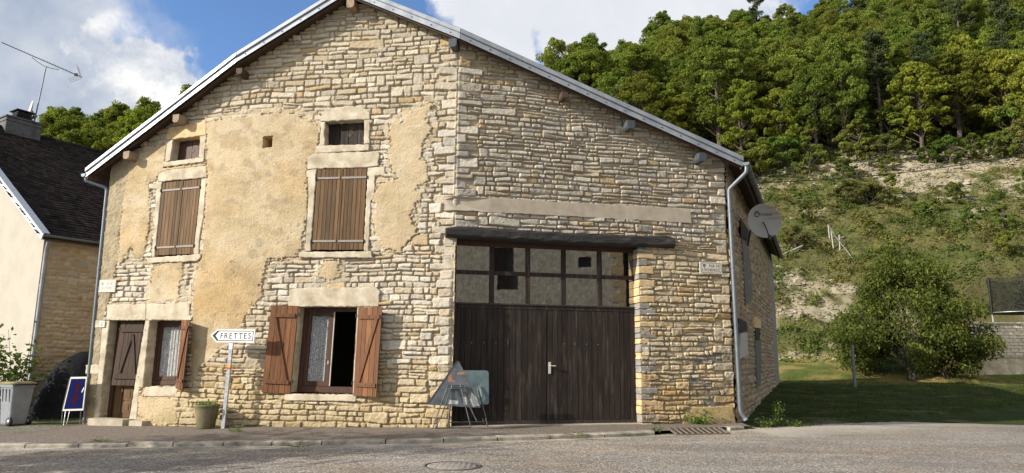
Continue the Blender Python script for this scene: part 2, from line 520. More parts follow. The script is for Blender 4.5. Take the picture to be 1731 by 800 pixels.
def plan(u):
    """point and outward normal of the facade at arc length u (arrays)"""
    u = np.asarray(u, float); x = np.zeros(u.shape); y = np.zeros(u.shape); nx = np.zeros(u.shape); ny = np.zeros(u.shape)
    a = u < UB - RB; b = (u >= UB - RB) & (u <= UB + RB); c = (u > UB + RB) & (u <= UC); d = u > UC
    for msk, p, dr, n, u0 in ((a, P0, dA, nA, 0), (c, bend, dB, nB, UB), (d, c0, dC, nC, UC)):
        x = np.where(msk, p[0] + dr[0] * (u - u0), x); y = np.where(msk, p[1] + dr[1] * (u - u0), y)
        nx = np.where(msk, n[0], nx); ny = np.where(msk, n[1], ny)
    t = np.clip((u - UB + RB) / (2 * RB), 0, 1)
    q0 = bend - dA * RB; q2 = bend + dB * RB
    bx = (1 - t) ** 2 * q0[0] + 2 * t * (1 - t) * bend[0] + t * t * q2[0]; by = (1 - t) ** 2 * q0[1] + 2 * t * (1 - t) * bend[1] + t * t * q2[1]
    mx = nA[0] * (1 - t) + nB[0] * t; my = nA[1] * (1 - t) + nB[1] * t; L = np.hypot(mx, my)
    x = np.where(b, bx, x); y = np.where(b, by, y); nx = np.where(b, mx / L, nx); ny = np.where(b, my / L, ny)
    return x, y, nx, ny


_us = np.linspace(-1.2, UE + 1.0, 1200); _px, _py, _, _ = plan(_us)


def fac(px, py):
    """place in the photograph -> (u, z) on the facade"""
    d = ray(px, py); cr = _px * d[1] - _py * d[0]
    i = int(np.searchsorted(cr, 0.0)); i = min(max(i, 1), len(cr) - 1)
    t = -cr[i - 1] / (cr[i] - cr[i - 1]); u = _us[i - 1] + t * (_us[i] - _us[i - 1])
    X, Y, _, _ = plan(np.array([u])); k = Y[0] / d[1]
    return (float(u), float(EYE + d[2] * k))


def facs(pts): return [fac(*p) for p in pts]


def FP(u, z, off):
    X, Y, nx, ny = plan(np.array([u])); return (float(X[0] + nx[0] * off), float(Y[0] + ny[0] * off), float(z))


def normal_at(u):
    _, _, nx, ny = plan(np.array([u])); return Vector((float(nx[0]), float(ny[0]), 0))


# verge (front edge of the roof): lower edge of the fascia
OV = .38
V_L = onplane(145, 300, bend + nA * OV, nA); V_K = onplane(400, 105, bend + nA * OV, nA)
V_R = onplane(586, -10, c0 + nB * OV, nB); V_C = onplane(778, 66, c0 + nC * OV, nC); V_E = onplane(1256, 282, c0 + nC * OV, nC)
VERGE = [V_L, V_K, V_R, V_C, V_E]
_vu = [float(np.dot(V_L - P0, dA)), float(np.dot(V_K - P0, dA)), UB + float(np.dot(V_R - bend, dB)), UC, UC + float(np.dot(V_E - c0, dC))]
_vz = [float(p[2]) for p in VERGE]


def z_roof(u): return np.interp(u, _vu, _vz)


# ------------------------------------------------------------------ rubble masonry as a height field
PAL = np.array([(.53, .472, .375), (.56, .507, .418), (.50, .465, .405), (.59, .545, .46), (.52, .44, .325), (.50, .39, .245), (.47, .425, .355), (.62, .58, .505)])


def gen_stones(u0, u1, z0, z1, rng, hfun, wfun, split=None):
    out = []; z = z0
    while z < z1:
        hb = hfun(z, rng) * 2; u = u0 - rng.uniform(0, .3); zs = rng.uniform(.40, .60)
        while u < u1:
            w = wfun(z, rng) * 1.9; r = rng.random()
            if r < .08:
                out.append((u, u + w * .6, z, z + hb)); u += w * .6; continue
            k = min(max(zs + rng.normal(0, .05), .3), .7)
            rows = [(z, z + hb * k), (z + hb * k, z + hb)]
            if r > .93: rows = [(z, z + hb * .33), (z + hb * .33, z + hb * .68), (z + hb * .68, z + hb)]
            for a, b in rows:
                q = u; left = w
                while left > 1e-6:
                    s = min(left, wfun(z, rng) * (1.15 if b - a < hb * .45 else .9))
                    if left - s < .10: s = left
                    out.append((q, q + s, a, b)); q += s; left -= s
            u += w
        z += hb
    return out


def raster(U, Z, stones, rng, warp_u, warp_z, gap, H, Cc, base_h, prot, edge, colfun, relief=.012, seedn=5):
    """stamp stones in the grid arrays H (height) and Cc (colour)"""
    us, zs = U[:, 0], Z[0, :]
    Uw = U + warp_u; Zw = Z + warp_z
    big = np.full(H.shape, -1.0)
    for (a, b, c, d) in stones:
        m = .12
        i0, i1 = np.searchsorted(us, (a - m, b + m)); j0, j1 = np.searchsorted(zs, (c - m, d + m))
        if i1 <= i0 or j1 <= j0: continue
        S = (slice(i0, i1), slice(j0, j1)); x = Uw[S]; y = Zw[S]
        cx, cy = (a + b) / 2, (c + d) / 2; an = rng.normal(0, .04)
        xr = (x - cx) + (y - cy) * an; yr = (y - cy) - (x - cx) * an
        g = gap * rng.uniform(.5, 1.5); rc = min(.028, (d - c) * .28)
        taper = rng.normal(0, .07)
        hw = (b - a) / 2 - g / 2 - rc + (yr * taper); hh = (d - c) / 2 - g / 2 - rc + xr * rng.normal(0, .035)
        qx = np.abs(xr) - hw; qy = np.abs(yr) - hh
        sd = np.hypot(np.maximum(qx, 0), np.maximum(qy, 0)) + np.minimum(np.maximum(qx, qy), 0) - rc
        p = prot * rng.uniform(.55, 1.35)
        prof = np.sqrt(np.clip(-sd / edge, 0, 1)) 
        h = base_h[S] + p * prof + (xr * rng.normal(0, .06) + yr * rng.normal(0, .12)) * prof
        sel = (sd < 0) & (prof > big[S])
        H[S] = np.where(sel, h, H[S]); big[S] = np.where(sel, prof, big[S])
        col = colfun(cx, cy, rng)
        k = np.clip(-sd / .010, 0, 1)[..., None]
        Cc[S] = np.where(sel[..., None], Cc[S] * (1 - k) + col * k, Cc[S])
    return big
# ------------------------------------------------------------------ ground heights
def g_wall(x):
    return np.interp(x, [-24, -10.3, -1.3, 5.3, 14, 40], [-.30, -.19, 0.0, .03, -.12, -.25])


S0 = 46.0; FALL = math.radians(12)


def hill(x, y):
    s = y * math.cos(FALL) + x * math.sin(FALL) - S0
    s = s + 5 * fbm(x / 26, y / 26, 91, 3) * sstep(2, 14, s)
    ramp = .62 * np.where(s > 4, s, np.log1p(np.exp(np.clip(s, -30, 4) / 1.2)) * 1.2 * (s <= 4))
    cap = np.interp(x, [-120, -54, 2, 40, 70, 140], [25, 35.5, 40, 74, 112, 122])
    k = 7.0
    h = -k * np.log(np.exp(-np.clip(ramp, 0, 200) / k) + np.exp(-cap / k))
    h0 = -k * np.log(1 + np.exp(-cap / k))
    return np.maximum(h - h0, 0)


def ground_z(x, y):
    x = np.asarray(x, float); y = np.asarray(y, float)
    base = g_wall(x) - .10
    road = base - .05 * sstep(1.5, 8, np.abs(y - 9)) * 0
    right = sstep(4, 9, x); left = 1 - sstep(-13, -9, x)
    rise = np.maximum(0, y - 17.3) * (.040 * right + .012 * left + .02 * (1 - right) * (1 - left))
    z = base + np.minimum(rise, .62) + .50 * sstep(38.6, 41, y) + hill(x, y)
    # level terrace behind the block wall
    w = sstep(25.6, 26.6, x) * sstep(41.9, 42.5, y) * (1 - sstep(50, 53, y))
    z = z * (1 - w) + 3.8 * w
    w2 = sstep(24, 26, x) * sstep(39.9, 40.5, y) * (1 - sstep(41.5, 42.1, y))
    z = z * (1 - w2) + 1.62 * w2
    return z


def gz(x, y): return float(ground_z(np.array([x]), np.array([y]))[0])


# kerb line in plan: measured along the pavement edge, from left to right
KERB = [atz(px, py, float(g_wall(np.array(x0))) - .035) for px, py, x0 in
        ((-420, 753, -14), (0, 751.5, -9.3), (300, 749.5, -6), (700, 745, -2), (930, 737.5, .8), (1060, 733, 2.6), (1140, 729, 3.8), (1258, 722, 5.35))]
KERB = [np.array([p[0], p[1]]) for p in KERB]

# ------------------------------------------------------------------ the barn
house = empty('stone_barn', (float(c0[0]), float(c0[1]), 0),
              'large rubble stone barn house with peeling ochre plaster and a wide dark garage door', 'house')

OPEN = {
    'attic_a': [(295, 237.8), (340, 230.7), (337.8, 267), (290.5, 272)],
    'upper_a': [(276.5, 309), (342.5, 302.5), (329, 431.5), (264, 434.5)],
    'door': [(188.5, 541.5), (247.9, 541.5), (221, 708), (169.6, 707)],
    'low_a': [(256, 541.5), (312, 541.5), (301, 650), (244.5, 652)],
    'attic_b': [(551, 207), (617, 203.8), (615.5, 245), (550, 246.8)],
    'upper_b': [(536.8, 286.7), (622.5, 284.3), (615.5, 425), (526.3, 425)],
    'low_b': [(508.5, 519), (605.2, 519), (597, 665.6), (495, 663.5)],
    'vent': [(447.5, 233), (462, 231.5), (461, 249.5), (446.5, 251)],
}
TRIM = {   # window -> list of (part name, polygon, proud of the wall, depth behind)
    'attic_a': [('lintel', [(283, 237.5), (288, 216.5), (351, 206.5), (351, 229.5), (340, 230.7), (295, 237)], .058, -.30),
                ('jamb', [(340.2, 231), (350.8, 229.6), (347.2, 266), (338, 267)], .05, -.30),
                ('jamb', [(284.5, 238.3), (294.8, 237.2), (290.3, 271.6), (281, 275)], .05, -.30),
                ('sill', [(278, 276), (348.5, 266.8), (347.5, 274.5), (278.5, 284)], .075, -.30)],
    'upper_a': [('lintel', [(269, 308.3), (270.5, 295), (281, 289), (351.5, 280.6), (352.4, 300.5), (342.5, 302)], .058, -.30),
                ('jamb', [(254, 312), (254, 319.5), (266.5, 320), (263, 380), (258.5, 435), (264, 434.7), (276.3, 309.5)], .05, -.30),
                ('jamb', [(342.7, 303), (351.5, 301.5), (349, 330), (346, 370), (340, 400), (338, 430.5), (329.2, 431)], .05, -.30),
                ('sill', [(249, 437), (343, 430.5), (343, 436.5), (337, 442), (257, 446)], .085, -.30)],
    'low_a': [('jamb', [(312.2, 542), (324, 542), (313, 651), (301.2, 650)], .05, -.30),
              ('sill', [(248, 654), (304, 652), (302, 669.5), (246, 671)], .065, -.30)],
    'attic_b': [('lintel', [(543.8, 206.7), (545, 195), (552.5, 184.5), (613.8, 181), (626.5, 192.5), (626.7, 202.5), (617, 203.6)], .058, -.30),
                ('jamb', [(617.2, 204), (626.7, 203), (625.3, 243.8), (615.7, 244.8)], .05, -.30),
                ('jamb', [(543.8, 207.5), (550.8, 207.3), (549.8, 246.6), (541.3, 247.3)], .05, -.30),
                ('sill', [(536.8, 248.5), (626, 245.2), (625, 256), (600, 257), (536, 260.5)], .07, -.30)],
    'upper_b': [('lintel', [(521, 287.6), (521, 265), (533, 259.9), (641.8, 257.4), (641, 281), (622.5, 284), (536.8, 286.4)], .058, -.30),
                ('jamb', [(519, 289.5), (536.6, 287.2), (526.1, 425), (517, 425), (523, 330), (522, 301), (519, 300)], .05, -.30),
                ('jamb', [(622.7, 284.6), (652, 282), (652, 296), (635, 298), (634, 336), (628, 340), (624, 425), (615.7, 425)], .05, -.30),
                ('sill', [(507, 427), (630, 426), (631, 436.5), (509, 436.5)], .085, -.30)],
    'low_b': [('lintel', [(489, 518.5), (491.5, 490), (521, 487), (636, 486), (644, 493.6), (641, 519)], .065, -.30),
              ('jamb', [(497, 519.2), (508.3, 519.2), (494.8, 663.5), (484, 664)], .05, -.30),
              ('jamb', [(605.4, 519.7), (615, 519.7), (606, 667), (597.2, 665.6)], .05, -.30),
              ('sill', [(484, 666), (606, 668), (603, 679), (484, 677)], .085, -.30)],
    'door': [('jamb', [(176, 542.5), (188.3, 542.2), (169.4, 707), (162, 707)], .055, -.30),
             ('jamb', [(248.1, 542.2), (256, 542.2), (244.2, 655), (238.5, 655), (234, 709), (221.2, 708)], .055, -.30)],
    'house': [('lintel', [(184, 515), (250, 514.3), (249.6, 541.6), (183, 542)], .065, -.30),
              ('lintel', [(250.4, 514.3), (324.4, 513.5), (323.5, 541.6), (250, 541.6)], .065, -.30),
              ('quoin', [(158.5, 541), (176, 541), (174, 555), (157, 555)], .05, -.1),
              ('quoin', [(148, 617), (171, 616.5), (169, 632.5), (147, 633)], .055, -.1)],
}
BAND = [(752, 332.5), (1166, 354), (1168, 378), (960, 366.5), (752, 357)]
GAR_L = UC + .03
GAR_R = (fac(1079.4, 430)[0] + fac(1080.5, 715)[0]) / 2
_bt = onplane(1000, 394, c0 + nC * .12, nC); _bb = onplane(1000, 413, c0 + nC * .12, nC)
BEAM_T, BEAM_B = float(_bt[2]), float(_bb[2])


def crop4(L): return [(500 + .35 * x, 160 + .35 * y) for x, y in L]


PLASTER = [
    [(352, 209), (372, 204), (420, 197), (470, 192.5), (500, 194), (520, 202), (541, 216), (543, 236), (537, 262), (521, 271), (519, 300), (522, 330), (521, 365),
     (516, 400), (511, 420), (500, 433), (480, 438), (456, 437), (449, 452), (441, 482), (447, 500), (430, 520), (414, 548), (412, 556), (398, 562), (390, 585),
     (378, 592), (366, 600), (358, 612), (340, 625), (330, 650), (322, 652), (323, 545), (326, 512), (330, 480), (336, 455), (343, 436), (348, 370), (351, 301), (352, 280)],
    [(284, 243), (279, 285), (351, 277), (351, 281), (270, 296), (266, 310), (252, 312), (256, 330), (254, 380), (246, 430), (240, 442), (232, 438), (224, 420),
     (216, 432), (205, 445), (201, 432), (206, 400), (208, 370), (212, 330), (220, 290), (236, 262), (262, 250)],
    [(262, 450), (290, 446), (308, 444), (310, 470), (305, 490), (307, 505), (300, 512), (255, 513), (252, 500), (258, 480)],
    [(236, 668), (300, 671), (303, 690), (305, 712), (298, 718), (262, 719), (240, 705), (232, 700)],
    crop4([(455, 150), (510, 135), (545, 100), (600, 70), (660, 45), (655, 65), (640, 85), (628, 130), (668, 155), (660, 180), (640, 200), (615, 240), (612, 310), (635, 335), (645, 400),
           (630, 430), (590, 440), (585, 465), (610, 480), (600, 505), (575, 520), (580, 560), (560, 580), (570, 640), (590, 680), (560, 700), (510, 765), (440, 740), (400, 715), (380, 650),
           (380, 505), (400, 430), (495, 405), (470, 370), (450, 300), (460, 210)]),
    [(548, 438), (574, 440), (574, 470), (566, 478), (540, 470)],
]
ROUGH = [(165, 262), (225, 262), (216, 320), (210, 350), (203, 400), (199, 445), (192, 480), (184, 512), (178, 540), (172, 600), (166, 650), (160, 724), (130, 724), (136, 540)]
PLINTH = [(1158, 690), (1238, 684), (1244, 724), (1150, 724)]
CEMENT = [[(1160, 640), (1175, 600), (1215, 595), (1235, 600), (1237, 612), (1180, 618), (1172, 640), (1200, 650), (1236, 640), (1236, 675), (1200, 690), (1165, 672)]]


def build_facade():
    rng = np.random.default_rng(5)
    st = .0135
    us = np.concatenate([np.arange(0, UC, st), np.arange(UC, UE, st), [UE]]); zs = np.arange(-.38, 9.95, st)
    U, Z = np.meshgrid(us, zs, indexing='ij')
    w1 = .030 * fbm(U / .42, Z / .42, 3, 3) * 2 + .010 * fbm(U / .08, Z / .06, 4, 3) * 2
    w2 = .034 * fbm(U / .9, Z / .7, 8, 3) * 2 + .009 * fbm(U / .09, Z / .07, 9, 3) * 2
    w1 = w1 * np.clip(np.abs(U - UC) / .15, 0, 1)
    low = 1 - sstep(2.2, 3.4, Z + .5 * fbm(U / 2, Z / 2, 12, 2)); onB = (U < UC)
    base = np.where(onB, -.032 + .040 * low, -.034 + .020 * low) + .006 * fbm(U / .05, Z / .05, 31, 3)
    H = base.copy()
    mort = np.array([.47, .395, .285]); mlow = np.array([.50, .40, .25])
    Cc = mort * (1 - low[..., None] * .6) + mlow * low[..., None] * .6
    Cc = Cc * (1 + .35 * fbm(U / .12, Z / .1, 77, 4))[..., None]

    def colB(u, z, r):
        c = PAL[r.choice(8, p=[.2, .2, .12, .16, .1, .06, .06, .10])].copy()
        if z < 1.3: c = c * np.array([1.0, .93, .78])
        if z < .7: c = c * .55 + np.array([.52, .41, .235]) * .45
        if z > 6.6: c = c * np.array([.97, .95, .90])
        return c * r.uniform(.86, 1.1)

    def colC(u, z, r):
        c = PAL[r.choice(8, p=[.18, .16, .24, .08, .1, .08, .12, .04])].copy()
        if z > 4.3: c = c * np.array([.93, .94, .95])
        else: c = c * np.array([1.02, .95, .80])
        if z < .9 : c = c * np.array([.95, .85, .68])
        return c * r.uniform(.78, 1.1)

    hB = lambda z, r: r.uniform(.105, .15) if z > 6.0 else r.uniform(.092, .145)
    wB = lambda z, r: float(np.clip(r.lognormal(-1.1, .45), .13, .75))
    hC = lambda z, r: r.uniform(.082, .135)
    wC = lambda z, r: float(np.clip(r.lognormal(-1.1, .45), .12, .72))
    edge = .016
    sB = gen_stones(0, UC, -.5, 10, rng, hB, wB); sC = gen_stones(UC, UE, -.5, 9, rng, hC, wC)
    # quoins at both sides of the corner and at the outer end
    def quoin(list_, ucorner, sgn, r):
        lo, hi = (ucorner - .62, ucorner) if sgn < 0 else (ucorner, ucorner + .62)
        z = -.4; k = 0; extra = []
        while z < 9:
            h = r.uniform(.13, .24); w = r.uniform(.38, .60) if k % 2 else r.uniform(.2, .34)
            extra.append((ucorner - w, ucorner, z, z + h) if sgn < 0 else (ucorner, ucorner + w, z, z + h)); z += h; k += 1
        return extra
    ib = us <= UC; ic = us >= UC

    def clip(stones, a, b, ex):
        out = []
        for (p, q, c, d) in stones:
            p, q = max(p, a), min(q, b)
            if q - p < .05: continue
            out.append((p, q, c, d))
        # quoins win over what they cover
        res = []
        for s in out:
            keep = [s]
            for e in ex:
                nxt = []
                for (p, q, c, d) in keep:
                    if q <= e[0] or p >= e[1] or min(d, e[3]) - max(c, e[2]) < .35 * (d - c): nxt.append((p, q, c, d)); continue
                    if e[0] - p > .08: nxt.append((p, e[0], c, d))
                    if q - e[1] > .08: nxt.append((e[1], q, c, d))
                keep = nxt
            res += keep
        return res + ex
    qB = quoin(None, UC, -1, rng); qC1 = quoin(None, UC, 1, rng); qC2 = quoin(None, UE, -1, rng)
    sB = clip(sB, 0, UC, qB); sC = clip(clip(sC, UC, UE, qC1), UC, UE, qC2)
    for (sel, stones, cf, prot, gap) in ((ib, sB, colB, .054, .015), (ic, sC, colC, .064, .017)):
        i = np.where(sel)[0]; S = slice(i[0], i[-1] + 1)
        h = H[S].copy(); c = Cc[S].copy()
        raster(U[S], Z[S], stones, rng, w1[S], w2[S], gap, h, c, base[S], prot, edge, cf)
        H[S] = h; Cc[S] = c
    H += .016 * fbm(U / .07, Z / .05, 21, 4) * (1 + 1.1 * low) + .012 * np.abs(fbm(U / .16, Z / .09, 23, 3)) + .03 * fbm(U / 1.3, Z / 1.1, 22, 2)
    Cc = Cc * (1 + .22 * fbm(U / .10, Z / .07, 41, 4))[..., None]
    # ---- plaster still on the wall
    msk = np.zeros(U.shape); sdall = np.full(U.shape, -9.0)
    rel = np.clip(H - .012, -.05, .05)      # the render breaks off along the stones that stand proud
    for P in PLASTER:
        sd = poly_sd(facs(P), U, Z) + .10 * fbm(U / .30, Z / .24, 51, 5, .62)
        sd = sd + (.035 * fbm(U / .05, Z / .05, 52, 3) - 1.3 * rel) * (1 - sstep(.03, .12, sd))
        sdall = np.maximum(sdall, sd)
    # two small losses and thin skins inside the plaster
    # old scratch coat left around the render: it fills the joints and smears over the lower stones
    sc_ = sstep(-.16, -.05, sdall + .16 * fbm(U / .2, Z / .18, 53, 4)) * .85
    fill = .026 + .010 * fbm(U / .06, Z / .05, 54, 4); k = sc_ * (1 - sstep(.018, .034, H))
    H = np.maximum(H, H * (1 - sc_) + fill * sc_); Cc = Cc * (1 - k[..., None] * .8) + np.array([.50, .42, .29]) * k[..., None] * .8
    msk = sstep(0.0, .012, sdall)
    H = H - .030 * sstep(-.035, -.008, sdall) * (1 - msk) * sstep(-.1, .12, fbm(U / .25, Z / .25, 64, 3))
    pl = .058 + .020 * fbm(U / .34, Z / .28, 61, 3) + .003 * fbm(U / .05, Z / .05, 62, 3) - .010 * np.exp(-np.clip(sdall, 0, 1) / .06)
    n_st = fbm(U / .75, Z / .55, 63, 5); n_or = sstep(-.02, .20, fbm(U / 1.1, Z / .9, 65, 5)); n_pa = sstep(.02, .2, fbm(U / .5, Z / .34, 66, 5))
    pc = np.array([.53, .425, .27]) + n_st[..., None] * np.array([.26, .25, .23])
    pc = pc * (1 - .45 * n_or[..., None]) + np.array([.52, .36, .175]) * (.45 * n_or[..., None])
    pc = pc * (1 - .5 * n_pa[..., None]) + np.array([.58, .50, .37]) * (.5 * n_pa[..., None])
    og = facs([(330, 470), (345, 440), (420, 450), (440, 480), (445, 500), (412, 550), (330, 545)]); w = sstep(-.35, .25, poly_sd(og, U, Z) + .4 * fbm(U / .5, Z / .5, 68, 4))
    pc = pc * (1 - .55 * w[..., None]) + np.array([.50, .34, .16]) * (.55 * w[..., None])
    drk = sstep(.03, .20, fbm(U / .32, Z / .24, 67, 5)) * .5
    pc = pc * (1 - drk[..., None]) + np.array([.34, .26, .155]) * drk[..., None]
    ub, zb = fac(640, 330); rgt = sstep(ub - .6, ub, U) * (U < UC)
    pc = pc * (1 - .45 * rgt[..., None]) + np.array([.55, .46, .32]) * (.45 * rgt[..., None])
    # run-off streaks and washed pale bands have a shape of their own
    stv = sstep(.10, .30, fbm(U / .10, Z / 1.6, 170, 4)) * sstep(-.1, .2, fbm(U / .9, Z / .9, 171, 3)) * .5
    pc = pc * (1 - stv[..., None]) + np.array([.37, .29, .18]) * stv[..., None]
    hz_ = sstep(.06, .26, fbm(U / .55, Z / .13, 172, 5)) * sstep(3.6, 5.4, Z) * .45
    pc = pc * (1 - hz_[..., None]) + np.array([.60, .52, .385]) * hz_[..., None]
    pit = sstep(.20, .27, fbm(U / .045, Z / .04, 173, 2)) * .22; pc = pc * (1 - pit[..., None] * .6)
    pl = pl - .012 * pit
    crk = np.abs(fbm(U / .55, Z / .5, 174, 4)); crk = (1 - sstep(.0, .007, crk)) * sstep(.0, .1, fbm(U / 1.2, Z / 1.2, 175, 2)); pl = pl - .010 * crk; pc = pc * (1 - .35 * crk[..., None])
    for (px, py, r) in ((456, 297, .09), (440, 411, .12), (455, 372, .03), (375, 320, .03)):
        u_, z_ = fac(px, py); d = np.hypot(U - u_, Z - z_) + .05 * fbm(U / .06, Z / .06, 69, 3); k = (1 - sstep(r * .7, r, d))[..., None]
        pc = pc * (1 - k * .6) + np.array([.33, .30, .24]) * k * .6
    H = H * (1 - msk) + np.maximum(pl, H * .6) * msk; Cc = Cc * (1 - msk[..., None]) + pc * msk[..., None]
    # ---- grey roughcast at the left edge, ochre render of the plinth, cement patches
    sd = poly_sd(facs(ROUGH), U, Z) + .10 * fbm(U / .2, Z / .2, 71, 4); k = sstep(0, .02, sd)
    rc = .040 + .030 * fbm(U / .06, Z / .06, 72, 4); H = H * (1 - k) + rc * k
    col = (np.array([.37, .31, .21]) * (1 + .7 * fbm(U / .16, Z / .16, 73, 5))[..., None]); Cc = Cc * (1 - k[..., None]) + col * k[..., None]
    sd = poly_sd(facs(PLINTH), U, Z) + .05 * fbm(U / .15, Z / .15, 74, 3); k = sstep(0, .02, sd)
    H = H * (1 - k) + (.050 + .012 * fbm(U / .12, Z / .1, 75, 3)) * k
    col = np.array([.42, .32, .16]) * (1 + .9 * fbm(U / .25, Z / .2, 76, 5))[..., None]; Cc = Cc * (1 - k[..., None]) + col * k[..., None]
    for P in CEMENT:
        sd = poly_sd(facs(P), U, Z) + .12 * fbm(U / .16, Z / .16, 78, 4); k = sstep(0, .02, sd) * sstep(.030, .018, H)
        k = sstep(0, .02, sd) * (1 - sstep(.022, .036, H)) + sstep(.03, .06, sd) * .35
        k = np.clip(k, 0, 1); H = H * (1 - k) + (.026 + .01 * fbm(U / .05, Z / .05, 79, 3)) * k
        Cc = Cc * (1 - k[..., None]) + np.array([.17, .165, .145]) * k[..., None]
    # grey lime wash over the joints right of the garage
    ug, _ = fac(1112, 560); k = (np.abs(U - ug - .2) < .9) * (Z < 4.1) * (U > GAR_R) * sstep(-.05, .12, fbm(U / .22, Z / .2, 80, 4)) * (1 - sstep(.012, .028, H)) * .8
    H = H + k * .014; Cc = Cc * (1 - k[..., None]) + np.array([.50, .39, .20]) * k[..., None]
    # foot of the wall browner and darker, with a ragged upper edge
    k = (sstep(.55, .0, Z + .19 + .5 * fbm(U / .3, Z / .3, 81, 4)))[..., None] * .35
    k = ((1 - sstep(0, .5, Z + .12 + .7 * fbm(U / .35, Z / .3, 81, 4))) * .4)[..., None]
    Cc = Cc * (1 - k) + np.array([.30, .24, .12]) * k
    # ---- openings and the seats of the dressed stones
    hole = np.zeros(U.shape, bool)
    for P in OPEN.values(): hole |= poly_sd(facs(P), U, Z) > -.012
    hole |= (U > GAR_L) & (U < GAR_R + .02) & (Z < BEAM_B + .05)
    for L in TRIM.values():
        for nm, P, _, _ in L: H = np.where(poly_sd(facs(P), U, Z) > .004, -.02, H)
    H = np.where(poly_sd(facs(BAND), U, Z) > .004, -.01, H)
    X, Y, nx, ny = plan(U)
    H = np.where(np.abs(U - UC) < .05, H * .5 + .012, H)
    V = np.stack([X + nx * H, Y + ny * H, Z], -1).reshape(-1, 3)
    nz = len(zs); idx = np.arange(len(us) * nz).reshape(len(us), nz)
    q = np.stack([idx[:-1, :-1], idx[1:, :-1], idx[1:, 1:], idx[:-1, 1:]], -1)
    uc = (U[:-1, :-1] + U[1:, 1:]) / 2; zc = (Z[:-1, :-1] + Z[1:, 1:]) / 2
    keep = ~(hole[:-1, :-1] | hole[1:, 1:]) & (zc < z_roof(uc) + .14)
    q = q[keep].reshape(-1, 4)
    used = np.unique(q); mp = np.full(len(V), -1); mp[used] = np.arange(len(used))
    return mesh_np('front_wall', V[used], mp[q], M['wall'], house, np.clip(Cc.reshape(-1, 3)[used], .02, .75))


build_facade()


def build_side():
    rng = np.random.default_rng(15)
    st = .03; L = 18.2
    us = np.arange(0, L, st); zs = np.arange(-.6, 6.6, st); U, Z = np.meshgrid(us, zs, indexing='ij')
    w1 = .05 * fbm(U / .4, Z / .4, 3, 3) * 2; w2 = .05 * fbm(U / .6, Z / .5, 8, 3) * 2
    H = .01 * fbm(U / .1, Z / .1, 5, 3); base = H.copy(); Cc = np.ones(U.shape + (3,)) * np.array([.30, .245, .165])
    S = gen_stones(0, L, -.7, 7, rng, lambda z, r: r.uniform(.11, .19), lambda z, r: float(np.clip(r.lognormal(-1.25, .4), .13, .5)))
    raster(U, Z, S, rng, w1, w2, .03, H, Cc, base, .05, .035, lambda u, z, r: PAL[r.choice(8)] * r.uniform(.46, .82) * np.array([1, .93, .80]))  # stone colours darkened to deepen the shade on this side
    H += .02 * fbm(U / .12, Z / .1, 9, 3)
    k = ((U > 15.6) * 1.0); H = H * (1 - k) + .06 * k; Cc = Cc * (1 - k[..., None]) + np.array([.27, .26, .24]) * k[..., None]
    P = np.array([Cend[0], Cend[1]]); V = np.stack([P[0] + dD[0] * U + nD[0] * H, P[1] + dD[1] * U + nD[1] * H, Z], -1).reshape(-1, 3)
    nz = len(zs); idx = np.arange(len(us) * nz).reshape(len(us), nz)
    q = np.stack([idx[:-1, :-1], idx[1:, :-1], idx[1:, 1:], idx[:-1, 1:]], -1).reshape(-1, 4)
    mesh_np('side_wall', V, q, M['wall'], house, np.clip(Cc.reshape(-1, 3), .02, .75))
    # plain rear and far side walls close the building
    mb = MB()
    def pl(u, d): x = P0 + dD * d if u == 0 else Cend + dD * d; return x
    A = P0 + nA * -.02; Bk = P0 + dD * 17; Ck = Cend + dD * 18.1
    ridge_b = V_R + dD * 17
    for a, b, zt0, zt1 in ((A, Bk, 5.9, 5.9),):
        mb.loft([(a[0], a[1], -.6), (b[0], b[1], -.6), (b[0], b[1], zt1), (a[0], a[1], zt0)],
                [(a[0] + .4, a[1] + .1, -.6), (b[0] + .4, b[1] + .1, -.6), (b[0] + .4, b[1] + .1, zt1), (a[0] + .4, a[1] + .1, zt0)])
    mb.loft([(Bk[0], Bk[1], -.6), (Ck[0], Ck[1], -.6), (Ck[0], Ck[1], 6.2), (ridge_b[0], ridge_b[1], 9.7), (Bk[0], Bk[1], 5.9)],
            [(Bk[0] - .2, Bk[1] - .4, -.6), (Ck[0] - .2, Ck[1] - .4, -.6), (Ck[0] - .2, Ck[1] - .4, 6.2), (ridge_b[0] - .2, ridge_b[1] - .4, 9.7), (Bk[0] - .2, Bk[1] - .4, 5.9)])
    mb.build('rear_wall', M['concrete'], house)


build_side()


# ------------------------------------------------------------------ parts on the facade
def jitter_poly(P, step=.07, amp=.006):
    out = []; n = len(P)
    for i in range(n):
        a = np.array(P[i]); b = np.array(P[(i + 1) % n]); L = np.hypot(*(b - a)); k = max(1, int(L / step)); t = (b - a) / (L + 1e-9); nn = np.array([-t[1], t[0]])
        for j in range(k):
            p = a + (b - a) * j / k
            out.append(p + (nn * RNG.normal(0, amp) if j else RNG.normal(0, amp * .5, 2)))
    return out


